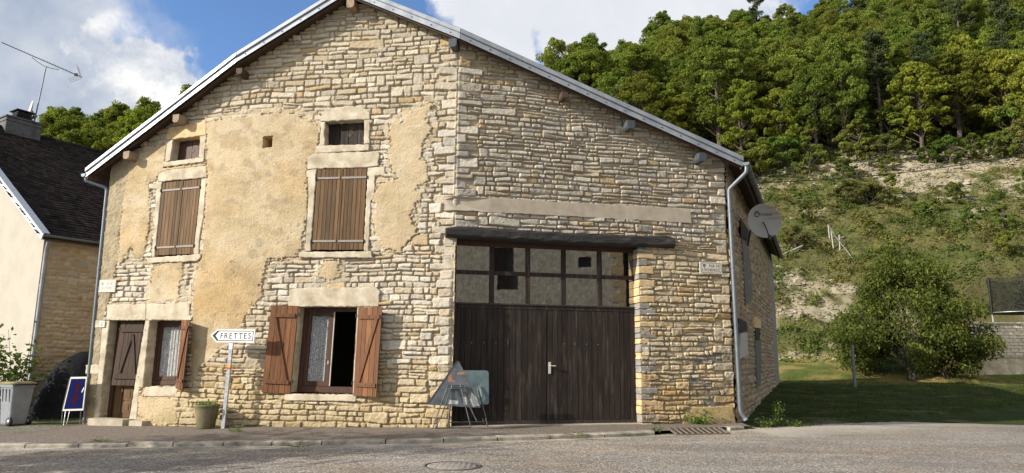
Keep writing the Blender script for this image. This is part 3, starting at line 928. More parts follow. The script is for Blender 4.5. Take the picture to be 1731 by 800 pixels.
def dressed(name, poly_px, off, back, mat, parent, inset=.014, uz=None):
    P = uz if uz is not None else facs(poly_px)
    P = [np.array(p) for p in jitter_poly(P)]
    a = sum(P[i][0] * P[(i + 1) % len(P)][1] - P[(i + 1) % len(P)][0] * P[i][1] for i in range(len(P)))
    if a < 0: P = P[::-1]
    n = len(P); c = sum(P) / n; mb = MB()
    In = []
    for i in range(n):
        t = P[(i + 1) % n] - P[i - 1]; t = t / (np.hypot(*t) + 1e-9); In.append(P[i] + np.array([-t[1], t[0]]) * inset)
    R = [[FP(p[0], p[1], back) for p in P], [FP(p[0], p[1], off - inset * .8) for p in P], [FP(p[0], p[1], off) for p in In]]
    V = R[0] + R[1] + R[2]; Fs = [tuple(range(2 * n, 3 * n)), tuple(range(n - 1, -1, -1))]
    for r in range(2):
        for i in range(n):
            j = (i + 1) % n; Fs.append((r * n + i, r * n + j, (r + 1) * n + j, (r + 1) * n + i))
    mb.add(V, Fs)
    return mb.build(name, mat, parent)


def bil(Q, a, b):
    """Q = TL, TR, BR, BL in (u, z); a to the right, b downward"""
    Q = [np.array(q) for q in Q]
    return (Q[0] * (1 - a) + Q[1] * a) * (1 - b) + (Q[3] * (1 - a) + Q[2] * a) * b


def slab(mb, Q, a0, a1, b0, b1, o0, o1, mi=0, tone=1.0, offf=None):
    """block over part of a quad, from depth o0 (front) to o1 (back); offf(a) shifts the depth along a"""
    f = []; k = []
    for a, b in ((a0, b1), (a1, b1), (a1, b0), (a0, b0)):
        u, z = bil(Q, a, b); s = offf(a) if offf else 0
        f.append(FP(u, z, o0 + s)); k.append(FP(u, z, o1 + s))
    mb.loft(f, k, mi, tone)


def tone(): return float(np.clip(RNG.normal(1.0, .16), .6, 1.4))


def plank_panel(name, Q, n, o_front, thick, mats, parent, extra=None, offf=None, jag=.004, gap=.035):
    mb = MB()
    e = np.cumsum(np.concatenate([[0], RNG.uniform(.8, 1.25, n)])); e /= e[-1]
    for i in range(n):
        w = e[i + 1] - e[i]
        slab(mb, Q, e[i] + w * gap, e[i + 1] - w * gap, RNG.uniform(0, jag), 1 - RNG.uniform(0, jag), o_front + RNG.uniform(-.003, .003), o_front - thick, 0, tone(), offf)
    if extra: extra(mb)
    return mb.build(name, mats, parent)


def closed_window(key, nplanks, seam, opening):
    Q = facs(opening)
    w = MB()   # the wooden frame behind the shutters
    slab(w, Q, 0, 1, 0, 1, -.16, -.20, 0)
    win = w.build('window', M['dark_wood'], house)
    for nm, P, o, bk in TRIM[key]: dressed(nm, P, o, bk, M['trim'], win)
    for s0, s1 in ((.015, seam - .012), (seam + .012, .985)):
        A = [bil(Q, s0, .004), bil(Q, s1, .004), bil(Q, s1, .985), bil(Q, s0, .985)]
        def straps(mb, A=A, s0=s0):
            for b in (.115, .895):
                slab(mb, A, -.04 if s0 < .1 else .02, .98 if s0 < .1 else 1.04, b - .012, b + .012, .052, .040, 1)
                a = -.03 if s0 < .1 else 1.03
                u, z = bil(A, a, b); mb.tube([FP(u, z - .035, .06), FP(u, z + .035, .06)], .018, 8, 2)
            if s0 > .1: slab(mb, A, -.03, .045, 0, 1, .050, .030, 0, .8)
        plank_panel('shutter', A, nplanks, .038, .03, [M['grey_wood'], M['strap'], M['iron']], win, straps, gap=.05)
    return win


closed_window('upper_a', 6, .52, OPEN['upper_a'])
closed_window('upper_b', 6, .49, OPEN['upper_b'])


def attic(key):
    Q = facs(OPEN[key]); mb = MB()
    e = [0, .3, .52, .76, 1]
    ctr = bil(Q, .56, .48)
    for i in range(4): slab(mb, Q, e[i] + .008, e[i + 1] - .008, 0, 1, -.17 + RNG.uniform(-.004, .004), -.20, 0, [.7, .9, 1.5, 1.3][i])
    # diamond peephole: a dark lozenge cut, shown as a recessed dark block ringed by the boards
    d = [(0, .085), (.06, 0), (0, -.085), (-.06, 0)]
    mb.loft([FP(ctr[0] + a, ctr[1] + b, -.1655) for a, b in d], [FP(ctr[0] + a, ctr[1] + b, -.19) for a, b in d], 1)
    win = mb.build('window', [M['dark_wood'] if key == 'attic_b' else M['red_wood'], M['black']], house)
    for i, (nm, P, o, bk) in enumerate(TRIM[key]): dressed(nm, P, o, bk, M['trim_ochre'] if (key == 'attic_a' and nm == 'lintel') else M['trim'], win)


attic('attic_a'); attic('attic_b')
# vent hole: a dark pocket with four sides
Q = facs(OPEN['vent']); mb = MB()
for a0, a1, b0, b1 in ((-.12, 0, -.1, 1.1), (1, 1.12, -.1, 1.1), (0, 1, -.1, 0), (0, 1, 1, 1.1)): slab(mb, Q, a0, a1, b0, b1, .03, -.4)
slab(mb, Q, -.1, 1.1, -.1, 1.1, -.40, -.43)
mb.build('vent', M['trim_ochre'], house)

for nm, P, o, bk in TRIM['house']: dressed(nm, P, o, bk, M['trim'], house)
dressed('concrete_band', BAND, .046, -.1, M['concrete'], house, inset=.008)


def zbrace(A, offf, right, o):
    def f(mb):
        for b in (.115, .875): slab(mb, A, .08, .93, b - .022, b + .022, o + .028, o + .001, 0, .9, offf)
        a0, a1 = (.18, .80) if not right else (.80, .18)
        for i in range(1):
            p = [bil(A, a0 - .07, .14), bil(A, a0 + .07, .14), bil(A, a1 + .07, .852), bil(A, a1 - .07, .852)]
            fr, bk = [], []
            for aa, (u, z) in zip((a0 - .07, a0 + .07, a1 + .07, a1 - .07), p):
                s = offf(aa) if offf else 0
                fr.append(FP(u, z, o + .028 + s)); bk.append(FP(u, z, o + .001 + s))
            mb.loft(fr[::-1], bk[::-1], 0, .85)
        for b in (.115, .875):
            for a in (.2, .5, .8):
                u, z = bil(A, a, b); s = offf(a) if offf else 0
                mb.tube([FP(u, z, o + .027 + s), FP(u, z, o + .036 + s)], .011, 6, 1)
        a = 1.05 if not right else -.05
        for b in (.10, .86):
            u, z = bil(A, a, b); s = offf(a) if offf else 0
            mb.tube([FP(u, z - .04, o + .01 + s), FP(u, z + .04, o + .01 + s)], .02, 8, 1)
    return f


def casement(key, curtain_a, dark_from=None):
    """inward window: frame, sash, pane, lace curtain"""
    Q = facs(OPEN[key]); mb = MB(); O = -.20
    for a0, a1, b0, b1 in ((0, .075, 0, 1), (.925, 1, 0, 1), (.075, .925, 0, .05), (.075, .925, .93, 1)): slab(mb, Q, a0, a1, b0, b1, O, O - .07)
    win = mb.build('window', M['red_wood'], house)
    for nm, P, o, bk in TRIM[key]: dressed(nm, P, o, bk, M['trim'], win)
    s0, s1 = .078, .52 if key == 'low_b' else .922
    sb = MB()
    for a0, a1, b0, b1 in ((s0, s0 + .06, .052, .925), (s1 - .07, s1, .052, .925), (s0 + .06, s1 - .07, .052, .10), (s0 + .06, s1 - .07, .87, .925)): slab(sb, Q, a0, a1, b0, b1, O - .012, O - .055)
    if key == 'low_b':
        slab(sb, Q, s1 + .001, s1 + .02, .052, .925, O - .02, O - .05, 1)      # pale weather strip of the meeting edge
        u, z = bil(Q, s1 - .02, .66); sb.tube([FP(u, z - .02, O + .03), FP(u, z + .06, O + .03)], .012, 8, 1); sb.tube([FP(u, z, O - .02), FP(u, z, O + .03)], .01, 8, 1)
    sb.build('sash', [M['red_wood'], M['offwhite']], win)
    # lace behind the pane
    rows, cols = 2, 60
    V = []; 
    for i in range(cols):
        a = s0 + .05 + (s1 - .06 - s0 - .05) * i / (cols - 1)
        off = O - .075 + .012 * math.sin(i * .9) + .006 * math.sin(i * 2.3 + 1)
        for b in (.06, .92):
            u, z = bil(Q, a, b); V.append(FP(u, z, off))
    cur = MB().add(V, [(2 * i, 2 * i + 2, 2 * i + 3, 2 * i + 1) for i in range(cols - 1)], smooth=True)
    cur.build('lace_curtain', M['lace'], win)
    return win, Q


winA, QA = casement('low_a', .1)
# open right hand shutter of the small window, standing off the wall
A = facs([(312.4, 541.8), (338, 541.8), (325.2, 658.5), (302, 656.5)])
offA = lambda a: .05 + .22 * a
plank_panel('shutter', A, 4, .05, .032, [M['brown_wood'], M['iron']], winA, zbrace(A, offA, True, .05), offA)

winB, QB = casement('low_b', .1)
A = facs([(463.8, 517), (507.5, 517.5), (493.5, 665.5), (447, 662.5)])
offL = lambda a: .05 + .05 * (1 - a)
plank_panel('shutter', A, 5, .05, .032, [M['brown_wood'], M['iron']], winB, zbrace(A, offL, False, .05), offL)
A = facs([(608.5, 520), (653.5, 520), (644, 670.5), (599.8, 668.5)])
offR = lambda a: .05 + .20 * a
plank_panel('shutter', A, 5, .05, .032, [M['brown_wood'], M['iron']], winB, zbrace(A, offR, True, .05), offR)


def entrance():
    Q = facs(OPEN['door']); mb = MB()
    O = -.24
    # panelled door leaf, seen below the shutter
    slab(mb, Q, 0, 1, 0, 1, O, O - .04)
    for b0, b1 in ((.70, .82), (.84, .95)):
        for a0, a1 in ((.42, .68), (.72, .96)):
            slab(mb, Q, a0, a1, b0, b1, O + .012, O + .001, 0, 1.25); slab(mb, Q, a0 + .05, a1 - .05, b0 + .02, b1 - .02, O + .024, O + .0125, 0, 1.0)
    slab(mb, Q, 0, .10, 0, 1, O + .06, O + .001, 1); slab(mb, Q, .33, .37, .66, 1, O + .02, O + .001, 0, .8)
    d = mb.build('door', [M['grey_wood'], M['red_wood']], house)
    for nm, P, o, bk in TRIM['door']: dressed(nm, P, o, bk, M['trim'], d)
    # dark outer shutter, hung in the reveal
    A = [bil(Q, .20, .012), bil(Q, .985, .012), bil(Q, .985, .672), bil(Q, .13, .672)]
    def ex(mb):
        for b in (.13, .86): slab(mb, A, .06, .97, b - .035, b + .035, -.055, -.082, 0, .9)
        for (a0, a1) in ((.35, .62), (.62, .35)):
            pts = [(a0 - .035, .2), (a0 + .035, .2), (a1 + .035, .8), (a1 - .035, .8)]
        for (p, q) in (((.25, .80), (.50, .20)), ((.52, .20), (.80, .80))):
            f, k = [], []
            for (a, b) in ((p[0] - .04, p[1]), (p[0] + .04, p[1]), (q[0] + .04, q[1]), (q[0] - .04, q[1])):
                u, z = bil(A, a, b); f.append(FP(u, z, -.058)); k.append(FP(u, z, -.082))
            mb.loft(f, k, 0, .8)
        u, z = bil(A, .04, .12); mb.box(FP(u, z, -.06), (.03, .03, .08), mi=1)
        for b in (.14, .86):
            u, z = bil(A, 1.02, b); mb.tube([FP(u, z - .04, -.03), FP(u, z + .04, -.03)], .02, 8, 1); mb.tube([FP(u, z, -.05), FP(u + .08, z, .065)], .012, 6, 1)
    plank_panel('shutter', A, 6, -.083, .03, [mat_wood('shutter_dark_brown', (.062, .034, .019), (.030, .016, .010), weather=(.11, .075, .05), wamount=.25), M['iron']], d, ex)
    # steps
    zb = float(g_wall(np.array(-9.4))) - .05
    (u0, _), (u1, _) = fac(166, 712), fac(226, 712)
    st = MB(); ztop = fac(200, 707)[1]
    n = 7
    f = [(u0, -.02), (u0 + .02, .30), (u0 + .3, .34), (u1 - .25, .33), (u1 - .02, .30), (u1, -.02)]
    st.loft([FP(a, ztop, o) for a, o in f][::-1], [FP(a, zb - .15, o) for a, o in f][::-1])
    st.build('doorstep', M['concrete'], house)
    st = MB(); (u0, _), (u1, _) = fac(231, 712), fac(256, 712)
    f = [(u0, .06), (u0, .22), (u1 - .04, .24), (u1, .06)]
    st.loft([FP(a, ztop - .02, o) for a, o in f][::-1], [FP(a, zb - .15, o) for a, o in f][::-1]); st.build('doorstep', M['concrete'], house)


entrance()


# ------------------------------------------------------------------ garage
def block_stack(name, u0, u1, z0, z1, o0, o1, mats, hr, alt=None, parent=house):
    mb = MB(); z = z0; k = 0
    while z < z1 - .03:
        h = min(RNG.uniform(*hr), z1 - z)
        if z1 - z - h < .06: h = z1 - z
        uu = u1 + (alt[k % 2] if alt else 0) + RNG.uniform(-.02, .02)
        P = jitter_poly([(u0, z + .008), (uu, z + .008), (uu, z + h - .008), (u0, z + h - .008)], .06, .006)
        P = [np.array(p) for p in P]; n = len(P); In = []
        for i in range(n):
            t = P[(i + 1) % n] - P[i - 1]; t = t / (np.hypot(*t) + 1e-9); In.append(P[i] + np.array([-t[1], t[0]]) * .018)
        o = o0 + RNG.uniform(-.012, .012)
        V = [FP(p[0], p[1], o1) for p in P] + [FP(p[0], p[1], o - .015) for p in P] + [FP(p[0], p[1], o) for p in In]
        Fs = [tuple(range(2 * n, 3 * n)), tuple(range(n - 1, -1, -1))]
        for r in range(2):
            for i in range(n):
                j = (i + 1) % n; Fs.append((r * n + i, r * n + j, (r + 1) * n + j, (r + 1) * n + i))
        mb.add(V, Fs, int(RNG.random() < (.55 if len(mats) > 1 else 0)), float(RNG.uniform(.8, 1.1)))
        z += h; k += 1
    return mb.build(name, mats, parent)


def garage():
    OF = -.22
    pl = c0 + nC * OF
    def uz(px, py): p = onplane(px, py, pl, nC); return UC + float(np.dot(p - pl, dC)), float(p[2])
    ul, ur = GAR_L, GAR_R
    zt, zm, zb = uz(900, 420)[1], uz(900, 464)[1], uz(905, 516)[1]
    us = [uz(x, 470)[0] for x in (771, 831.5, 892.5, 953, 1014, 1072)]
    zbase = .02
    mb = MB()
    def bx(a, b, c, d, o0=OF, o1=OF - .08, mi=0, t=1.0): mb.loft([FP(a, c, o0), FP(b, c, o0), FP(b, d, o0), FP(a, d, o0)], [FP(a, c, o1), FP(b, c, o1), FP(b, d, o1), FP(a, d, o1)], mi, t)
    bx(ul - .05, us[0], zbase - .1, BEAM_B + .05, mi=1); bx(us[-1], ur + .03, zbase - .1, BEAM_B + .05)
    bx(us[0], us[-1], zt, BEAM_B + .05, mi=1); bx(us[0], us[-1], zb - .10, zb)
    bx(us[0], us[-1], zm - .045, zm + .045)
    for i, u in enumerate(us[1:-1]): bx(u - .055, u + .055, zb, zm - .045, OF - .002); bx(u - .055, u + .055, zm + .045, zt, OF - .002)
    bx(us[0], us[-1], zb - .012, zb + .02, OF + .02, OF - .002, 2)
    g = mb.build('garage_door', [M['dark_wood'], M['red_wood'], M['iron']], house)
    for i in range(5):
        a = us[i] + (.055 if i else 0); b = us[i + 1] - (.055 if i < 4 else 0)
        for c, d in ((zb + .02, zm - .045), (zm + .045, zt)):
            q = MB(); o = OF - .03
            # each old pane sits slightly out of true
            k1, k2 = RNG.normal(0, .0012, 2)
            q.loft([FP(a, c, o + k1), FP(b, c, o + k2), FP(b, d, o - k1), FP(a, d, o - k2)], [FP(a, c, o - .006 + k1), FP(b, c, o - .006 + k2), FP(b, d, o - .006 - k1), FP(a, d, o - .006 - k2)])
            q.build('pane', M['glass'], g)
    uc = uz(924.5, 620)[0]; ztop = zb - .10
    for a, b in ((us[0], uc - .006), (uc + .006, us[-1])):
        Q = [(a, ztop), (b, ztop), (b, .10), (a, .10)]
        def ex(m, Q=Q, a=a, b=b):
            slab(m, [(a, .10), (b, .10), (b, .02), (a, .02)], 0, 1, 0, 1, OF + .01, OF - .05, 1)
            if b > uc + 1:
                uq, zq = uz(929, 622)
                m.box(FP(uq - .0, zq, OF + .006), (.055, .012, .26), Matrix.Rotation(aC, 3, 'Z'), 2); m.bar(FP(uq, zq + .05, OF + .045), FP(uq + .13, zq + .045, OF + .05), .022, .022, mi=2)
                m.tube([FP(uq, zq + .05, OF), FP(uq, zq + .05, OF + .05)], .012, 8, 2)
            for k in range(4):
                uk, zk = a + (b - a) * (.18 + .13 * k), uz(850, 580)[1]
                m.tube([FP(uk, zk, OF - .002), FP(uk, zk, OF + .006)], .010, 8, 3)
        plank_panel('door_leaf', Q, 17, OF - .008, .03, [M['dark_wood'], M['iron'], M['offwhite'], M['steel']], g, ex, jag=.002, gap=.03)
    # timber lintel, an old squared beam, let in over the doors
    bm = MB(); n = 26
    rings = []
    for i in range(n + 1):
        t = i / n; u = -.20 + (5.30 + .20) * t
        p = c0 + dC * u; w = RNG.normal(0, .007, 8); r = []
        tl = BEAM_T + .01 * math.sin(t * 9); bl = BEAM_B + .012 * math.sin(t * 7 + 1) - .01
        if t < .02: tl -= .02; bl += .02
        for (o, z), q in zip(((.13, bl + .03), (.15, bl + .07), (.15, tl - .07), (.12, tl - .02), (.08, tl), (-.33, tl), (-.33, bl), (.09, bl)), w):
            x = p + nC * (o + q); r.append((x[0], x[1], z + q))
        rings += r
    Fs = [tuple(range(8)), tuple(range(n * 8 + 7, n * 8 - 1, -1))]
    for i in range(n):
        for k in range(8):
            j = (k + 1) % 8; Fs.append((i * 8 + k, (i + 1) * 8 + k, (i + 1) * 8 + j, i * 8 + j))
    bm.add(rings, Fs, 0)
    bm.build('timber_lintel', mat_beam(), house)
    # right jamb of grey blocks, left reveal of the corner pier
    block_stack('jamb', GAR_R, GAR_R + .30, -.25, BEAM_B - .03, .050, -.40, [M['grey_block'], M['trim_ochre']], (.12, .2), (.10, -.06))
    mb = MB(); z = -.3
    while z < BEAM_B + .02:
        h = min(RNG.uniform(.16, .34), BEAM_B + .06 - z)
        a = c0 - nC * .0; d = RNG.uniform(.0, .03)
        p = [c0 + dC * (.03 + d) + nB * .02, c0 + dC * (.03 + d) - nC * .38, c0 + dC * -.2 - nC * .38, c0 + dC * -.2 - nC * .05]
        mb.loft([(q[0], q[1], z + h - .012) for q in p][::-1], [(q[0], q[1], z + .008) for q in p][::-1], 0, float(RNG.uniform(.8, 1.1))); z += h
    mb.build('jamb', M['trim'], house)
    # threshold
    mb = MB(); a = FP(GAR_L - .1, 0, .02); 
    mb.loft([FP(GAR_L, .012, .03), FP(GAR_R, .03, .03), FP(GAR_R, .03, -.45), FP(GAR_L, .012, -.45)][::-1], [FP(GAR_L, -.3, .03), FP(GAR_R, -.3, .03), FP(GAR_R, -.3, -.45), FP(GAR_L, -.3, -.45)][::-1])
    mb.build('threshold', M['concrete'], house)


def mat_beam():
    m, nt, b = material('charred_beam')
    # grain runs along the beam: squash the coordinate along the facade direction
    mp = nt.new('ShaderNodeMapping'); nt.l.new(nt.new('ShaderNodeTexCoord').outputs['Object'], mp.inputs[0])
    mp.inputs['Rotation'].default_value = (0, 0, -aC); mp.inputs['Scale'].default_value = (.06, 1, 1)
    g = nt.noise(mp.outputs[0], 24, 7, .7); g2 = nt.noise(mp.outputs[0], 7, 4, .6)
    c = nt.mix(nt.rng(g, .35, .7), (.007, .006, .005), (.030, .025, .021)); c = nt.mix(nt.rng(g2, .58, .75, 0, .35), c, (.11, .095, .08))
    nt.put(b.inputs['Base Color'], c); b.inputs['Roughness'].default_value = .8
    nt.put(b.inputs['Normal'], nt.bump(g, .9, .03)); return m


M['grey_block'] = mat_simple('grey_purple_brick', (.265, .245, .215), .9, var=.15, nscale=7, bump=.4, bscale=50, bdist=.008, spec=.15, col2=(.19, .175, .15))
garage()
# ------------------------------------------------------------------ roof of the barn
def up(p, h): return np.array([p[0], p[1], p[2] + h])


def tiled(name, polyline, back, thick, mat, parent):
    """roof sheet from a front polyline to the same line shifted by back; UVm attribute in metres"""
    n = len(polyline); V = []; UVv = []; K = 24
    s = np.concatenate([[0], np.cumsum([np.linalg.norm(polyline[i + 1] - polyline[i]) for i in range(n - 1)])])
    L = np.linalg.norm(back)
    F_ = []
    for t in (0, 1):
        for i in range(n):
            for q in (0, 1): pass
    for i in range(n):
        for k in range(K + 1):
            p = polyline[i] + back * (k / K); sag = -.03 * math.sin(math.pi * k / K)
            V.append((p[0], p[1], p[2] + sag)); UVv.append((L * k / K, s[i], 0))
    top = len(V)
    for i in range(n):
        for k in range(K + 1):
            v = V[i * (K + 1) + k]; V.append((v[0], v[1], v[2] - thick)); UVv.append(UVv[i * (K + 1) + k])
    Fs = []; mi = []
    W = K + 1
    for i in range(n - 1):
        for k in range(K):
            a = i * W + k; Fs.append((a, a + W, a + W + 1, a + 1)); mi.append(0)
            b = top + a; Fs.append((b, b + 1, b + W + 1, b + W)); mi.append(1)
    for i in range(n - 1):
        for k in (0, K): a = i * W + k; Fs.append((a, a + W, top + a + W, top + a)); mi.append(1)
    for i in (0, n - 1):
        for k in range(K): a = i * W + k; Fs.append((a, a + 1, top + a + 1, top + a)); mi.append(1)
    me = bpy.data.meshes.new(name); me.from_pydata(V, [], Fs)
    for m in mat: me.materials.append(m)
    me.polygons.foreach_set('material_index', mi)
    at = me.attributes.new('UVm', 'FLOAT_VECTOR', 'POINT'); at.data.foreach_set('vector', np.array(UVv, np.float32).ravel())
    t = me.attributes.new('tone', 'FLOAT_COLOR', 'FACE'); t.data.foreach_set('color', np.ones(len(Fs) * 4, np.float32))
    me.update(); o = bpy.data.objects.new(name, me); COL.objects.link(o); o.parent = parent
    o.matrix_parent_inverse = Matrix.Translation(-Vector(root_loc(parent))); return o


V_L2 = V_L - dA * .0; BACK = dD * 17.4
tiled('roof', [up(p, .23) + np.array([0, .02, 0]) for p in VERGE], BACK, .13, [M['tile_house'], M['soffit']], house)


def verge_metal():
    """zinc fascia and cap, one length per straight run"""
    nrm = [nA, nB, nC, nC]
    for i in range(4):
        a, b = VERGE[i], VERGE[i + 1]; mb = MB()
        n = nrm[i]
        d = (b - a) / np.linalg.norm(b - a)
        e = d * .012 * (1 if i < 3 else 0)
        nseg = max(2, int(np.linalg.norm(b - a) / 1.5))
        # fascia
        def prism(prof):
            f = [a + n * o + np.array([0, 0, z]) for o, z in prof]; k = [b - e + n * o + np.array([0, 0, z]) for o, z in prof]
            N = len(prof); mb.add([tuple(p) for p in f + k], [tuple(range(N)), tuple(range(2 * N - 1, N - 1, -1))] + [(j, N + j, N + (j + 1) % N, (j + 1) % N) for j in range(N)], 0)
        prism([(0, 0), (.012, 0), (.012, .135), (0, .135)])
        prism([(.006, .136), (.040, .136), (.046, .150), (.046, .235), (.02, .262), (-.16, .268), (-.16, .255), (.006, .25)])
        for k in range(nseg * 3):      # fixings, and an upstand lap now and then
            p = a + (b - a) * ((k + .5) / (nseg * 3)) + n * .012 + np.array([0, 0, .06]); mb.tube([tuple(p), tuple(p + n * .008)], .016, 8, 1)
        for k in range(1, nseg):
            p = a + (b - a) * (k / nseg); q = p + d * .05
            mb.add([tuple(p + n * .0135 + np.array([0, 0, z])) for z in (0, .134)] + [tuple(q + n * .0135 + np.array([0, 0, z])) for z in (.134, 0)], [(0, 1, 2, 3)], 0)
        mb.build('verge_flashing', [M['zinc'], M['iron']], house)


verge_metal()


def purlins():
    ends = [(213, 262, nA, 'w'), (297, 200, nA, 'w'), (404, 120, nB, 'd'), (592, 6, nB, 'w'), (765, 72, nB, 'g'), (955, 160, nC, 'd'), (1067, 210, nC, 'g'), (1188, 265, nC, 'g')]
    for px, py, n, k in ends:
        base = {'A': bend}.get('A') if n is nA else c0
        p = onplane(px, py, base + n * .34, n)
        ax = n
        q = p - ax * .9; L = (p + q) / 2
        side = np.array([-ax[1], ax[0], 0]); w, h = (.19, .20) if k != 'd' else (.15, .15)
        prof = [(-w / 2, h / 2), (w / 2, h / 2), (w / 2, -h * .25), (w * .3, -h / 2), (-w * .3, -h / 2), (-w / 2, -h * .25)]
        f = [p + side * a + np.array([0, 0, z]) for a, z in prof]; b = [q + side * a + np.array([0, 0, z]) for a, z in prof]
        MB().loft([tuple(v) for v in f], [tuple(v) for v in b]).build('purlin', {'w': M['purlin'], 'd': M['soffit'], 'g': M['purlin_grey']}[k], house)
    # a rafter follows each verge under the boards
    mb = MB()
    for i, n in enumerate((nA, nB, nC, nC)):
        a, b = VERGE[i], VERGE[i + 1]; mb.bar(tuple(up(a, .04) - n * .10), tuple(up(b, .04) - n * .10), .07, .10)
    mb.build('rafter', M['soffit'], house)


purlins()


def gutters():
    # half round gutter under the right eave and the left eave
    for E0, out in ((V_E, nD), (V_L, -nD)):
        mb = MB(); n = 9; K = 12; r = .085; V = []
        c = E0 + out * .07 + np.array([0, 0, .10])
        for k in range(K + 1):
            p = c + dD * (-.03 + 17.4 * k / K)
            for j in range(n):
                a = math.pi * (1 + j / (n - 1)); V.append(tuple(p + out * (r * math.cos(a)) + np.array([0, 0, r * math.sin(a)])))
        Fs = [(k * n + j, (k + 1) * n + j, (k + 1) * n + j + 1, k * n + j + 1) for k in range(K) for j in range(n - 1)]
        mb.add(V, Fs, smooth=True); mb.add(V[:n], [tuple(range(n))])
        for k in range(1, 24):
            p = c + dD * (17.4 * k / 24); q = [p + out * ((r + .006) * math.cos(math.pi * (1 + j / 8))) + np.array([0, 0, (r + .006) * math.sin(math.pi * (1 + j / 8))]) for j in range(9)]
            mb.tube([tuple(v) for v in q], .008, 5)
        mb.build('gutter', M['zinc_dark'], house)
        # eaves board
        e = E0 - out * .06; MB().bar(tuple(up(e, .05)), tuple(up(e + dD * 17.3, .05)), .03, .2).build('eaves_board', M['soffit'], house)

    def pipe(pts, name='downpipe', r=.05, mat='zinc_dark'):
        P = [Vector(p) for p in pts]; out = [P[0]]
        for i in range(1, len(P) - 1):
            a, b, c = P[i - 1], P[i], P[i + 1]; ra = min(.12, (b - a).length * .4, (c - b).length * .4)
            p = b + (a - b).normalized() * ra; q = b + (c - b).normalized() * ra
            for t in (0, .33, .66, 1): out.append(p * (1 - t) ** 2 + b * 2 * t * (1 - t) + q * t * t)
        out.append(P[-1]); mb = MB().tube(out, r, 14)
        lo, hi = P[-2], P[-3] if len(P) > 3 else P[0]
        for t in (.08, .36, .66, .93):
            p = lo + (hi - lo) * t; d = (hi - lo).normalized(); mb.tube([p - d * .02, p + d * .02], r + .007, 14)
        return mb.build(name, M[mat], house)
    # right: from the gutter mouth, swan neck back to the wall, down to a shoe
    def onC(px, py, o): return onplane(px, py, c0 + nC * o, nC)
    top = V_E + nD * .07 + np.array([0, 0, .03]) + dD * .06
    a = onC(1232, 322, .10); b = onC(1251.5, 697, .10)
    e = b + (dC * .10 + nC * .06) * 1.0 + np.array([0, 0, -.17])
    pipe([top, top + np.array([0, 0, -.16]), a + np.array([0, 0, .02]), a + np.array([0, 0, -.15]), b, e])
    mb = MB().tube([tuple(e - (e - b) * .22), tuple(e + (e - b) * .03)], .057, 14); mb.build('pipe_shoe', M['zinc'], house)
    def onA(px, py, o): return onplane(px, py, bend + nA * o, nA)
    top = V_L - nD * .07 + np.array([0, 0, .05]) + dD * .06
    a = onA(181, 322, .04); b = onA(142.5, 714, .04)
    pipe([top, top + np.array([0, 0, -.12]), a + np.array([0, 0, .06]), a + np.array([0, 0, -.15]), b + np.array([0, 0, .1]), b], r=.045, mat='zinc_dark')


gutters()


def side_details():
    def D(px, py, o=0): p = onplane(px, py, Cend + nD * o, nD); return p
    def quad(name, pts, o, mat, th=.08):
        f = [D(*p, o) for p in pts]; b = [q - nD * th for q in f]
        MB().loft([tuple(v) for v in f], [tuple(v) for v in b]).build(name, mat, house)
    quad('blocked_window', [(1253, 374), (1265, 392), (1273, 505), (1261, 515)], .07, M['zinc_block'])
    quad('shutter', [(1252, 368), (1266, 390), (1267, 408), (1253, 402)], .10, M['dark_wood'], .02)
    quad('meter_cabinet', [(1252, 563), (1263, 563), (1265.5, 600), (1252, 606)], .16, mat_simple('dull_cabinet', (.36, .35, .32), .6, var=.1), .16)
    quad('cabinet_hood', [(1249, 538), (1262, 545), (1264, 561), (1250, 561)], .17, M['beam'], .17)
    quad('lintel', [(1275, 535), (1286, 540), (1287, 555), (1276, 554)], .09, M['trim_ochre'])
    quad('vent', [(1277, 555.5), (1285, 556), (1285.5, 574), (1278, 574)], .065, M['black'], .02)
    quad('blocked_door', [(1278, 576), (1287, 576), (1286, 650), (1280, 655)], .085, M['zinc_block'])


M['zinc_block'] = mat_simple('grey_breeze_block', (.15, .14, .122), .9, var=.15, nscale=6, bump=.5, bscale=40, bdist=.01, spec=.1)
side_details()


# ------------------------------------------------------------------ lettering
FONT_CACHE = {}


def text_mesh(s, depth=.0):
    cu = bpy.data.curves.new('lettering', 'FONT'); cu.body = s; cu.size = 1.0; cu.extrude = depth; cu.resolution_u = 3
    cu.offset = .010
    o = bpy.data.objects.new('lettering', cu); COL.objects.link(o)
    dg = bpy.context.evaluated_depsgraph_get(); me = o.evaluated_get(dg).to_mesh()
    V = [tuple(v.co) for v in me.vertices]; Fs = [tuple(p.vertices) for p in me.polygons]
    o.evaluated_get(dg).to_mesh_clear(); bpy.data.objects.remove(o); bpy.data.curves.remove(cu)
    return V, Fs


def put_text(mb, s, org, ex, ey, en, x0, x1, y0, y1, mi, depth=.002, spacing=None):
    """lettering fitted in the box x0..x1, y0..y1 of the plane (org, ex, ey); raised by depth along en"""
    org, ex, ey, en = (Vector(q) for q in (org, ex, ey, en))
    parts = [(s, 0.0)]
    if spacing:
        V = []; Fs = []; x = 0
        for ch in s:
            if ch == ' ': x += .45; continue
            v, f = text_mesh(ch); w0 = min(p[0] for p in v); w1 = max(p[0] for p in v); o = len(V)
            V += [(p[0] - w0 + x, p[1], 0) for p in v]; Fs += [tuple(o + i for i in q) for q in f]; x += (w1 - w0) + spacing
    else:
        V, Fs = text_mesh(s)
    a0, a1 = min(p[0] for p in V), max(p[0] for p in V); b0, b1 = min(p[1] for p in V), max(p[1] for p in V)
    W = [org + ex * (x0 + (p[0] - a0) / (a1 - a0) * (x1 - x0)) + ey * (y0 + (p[1] - b0) / (b1 - b0) * (y1 - y0)) + en * depth for p in V]
    mb.add([tuple(p) for p in W], Fs, mi)


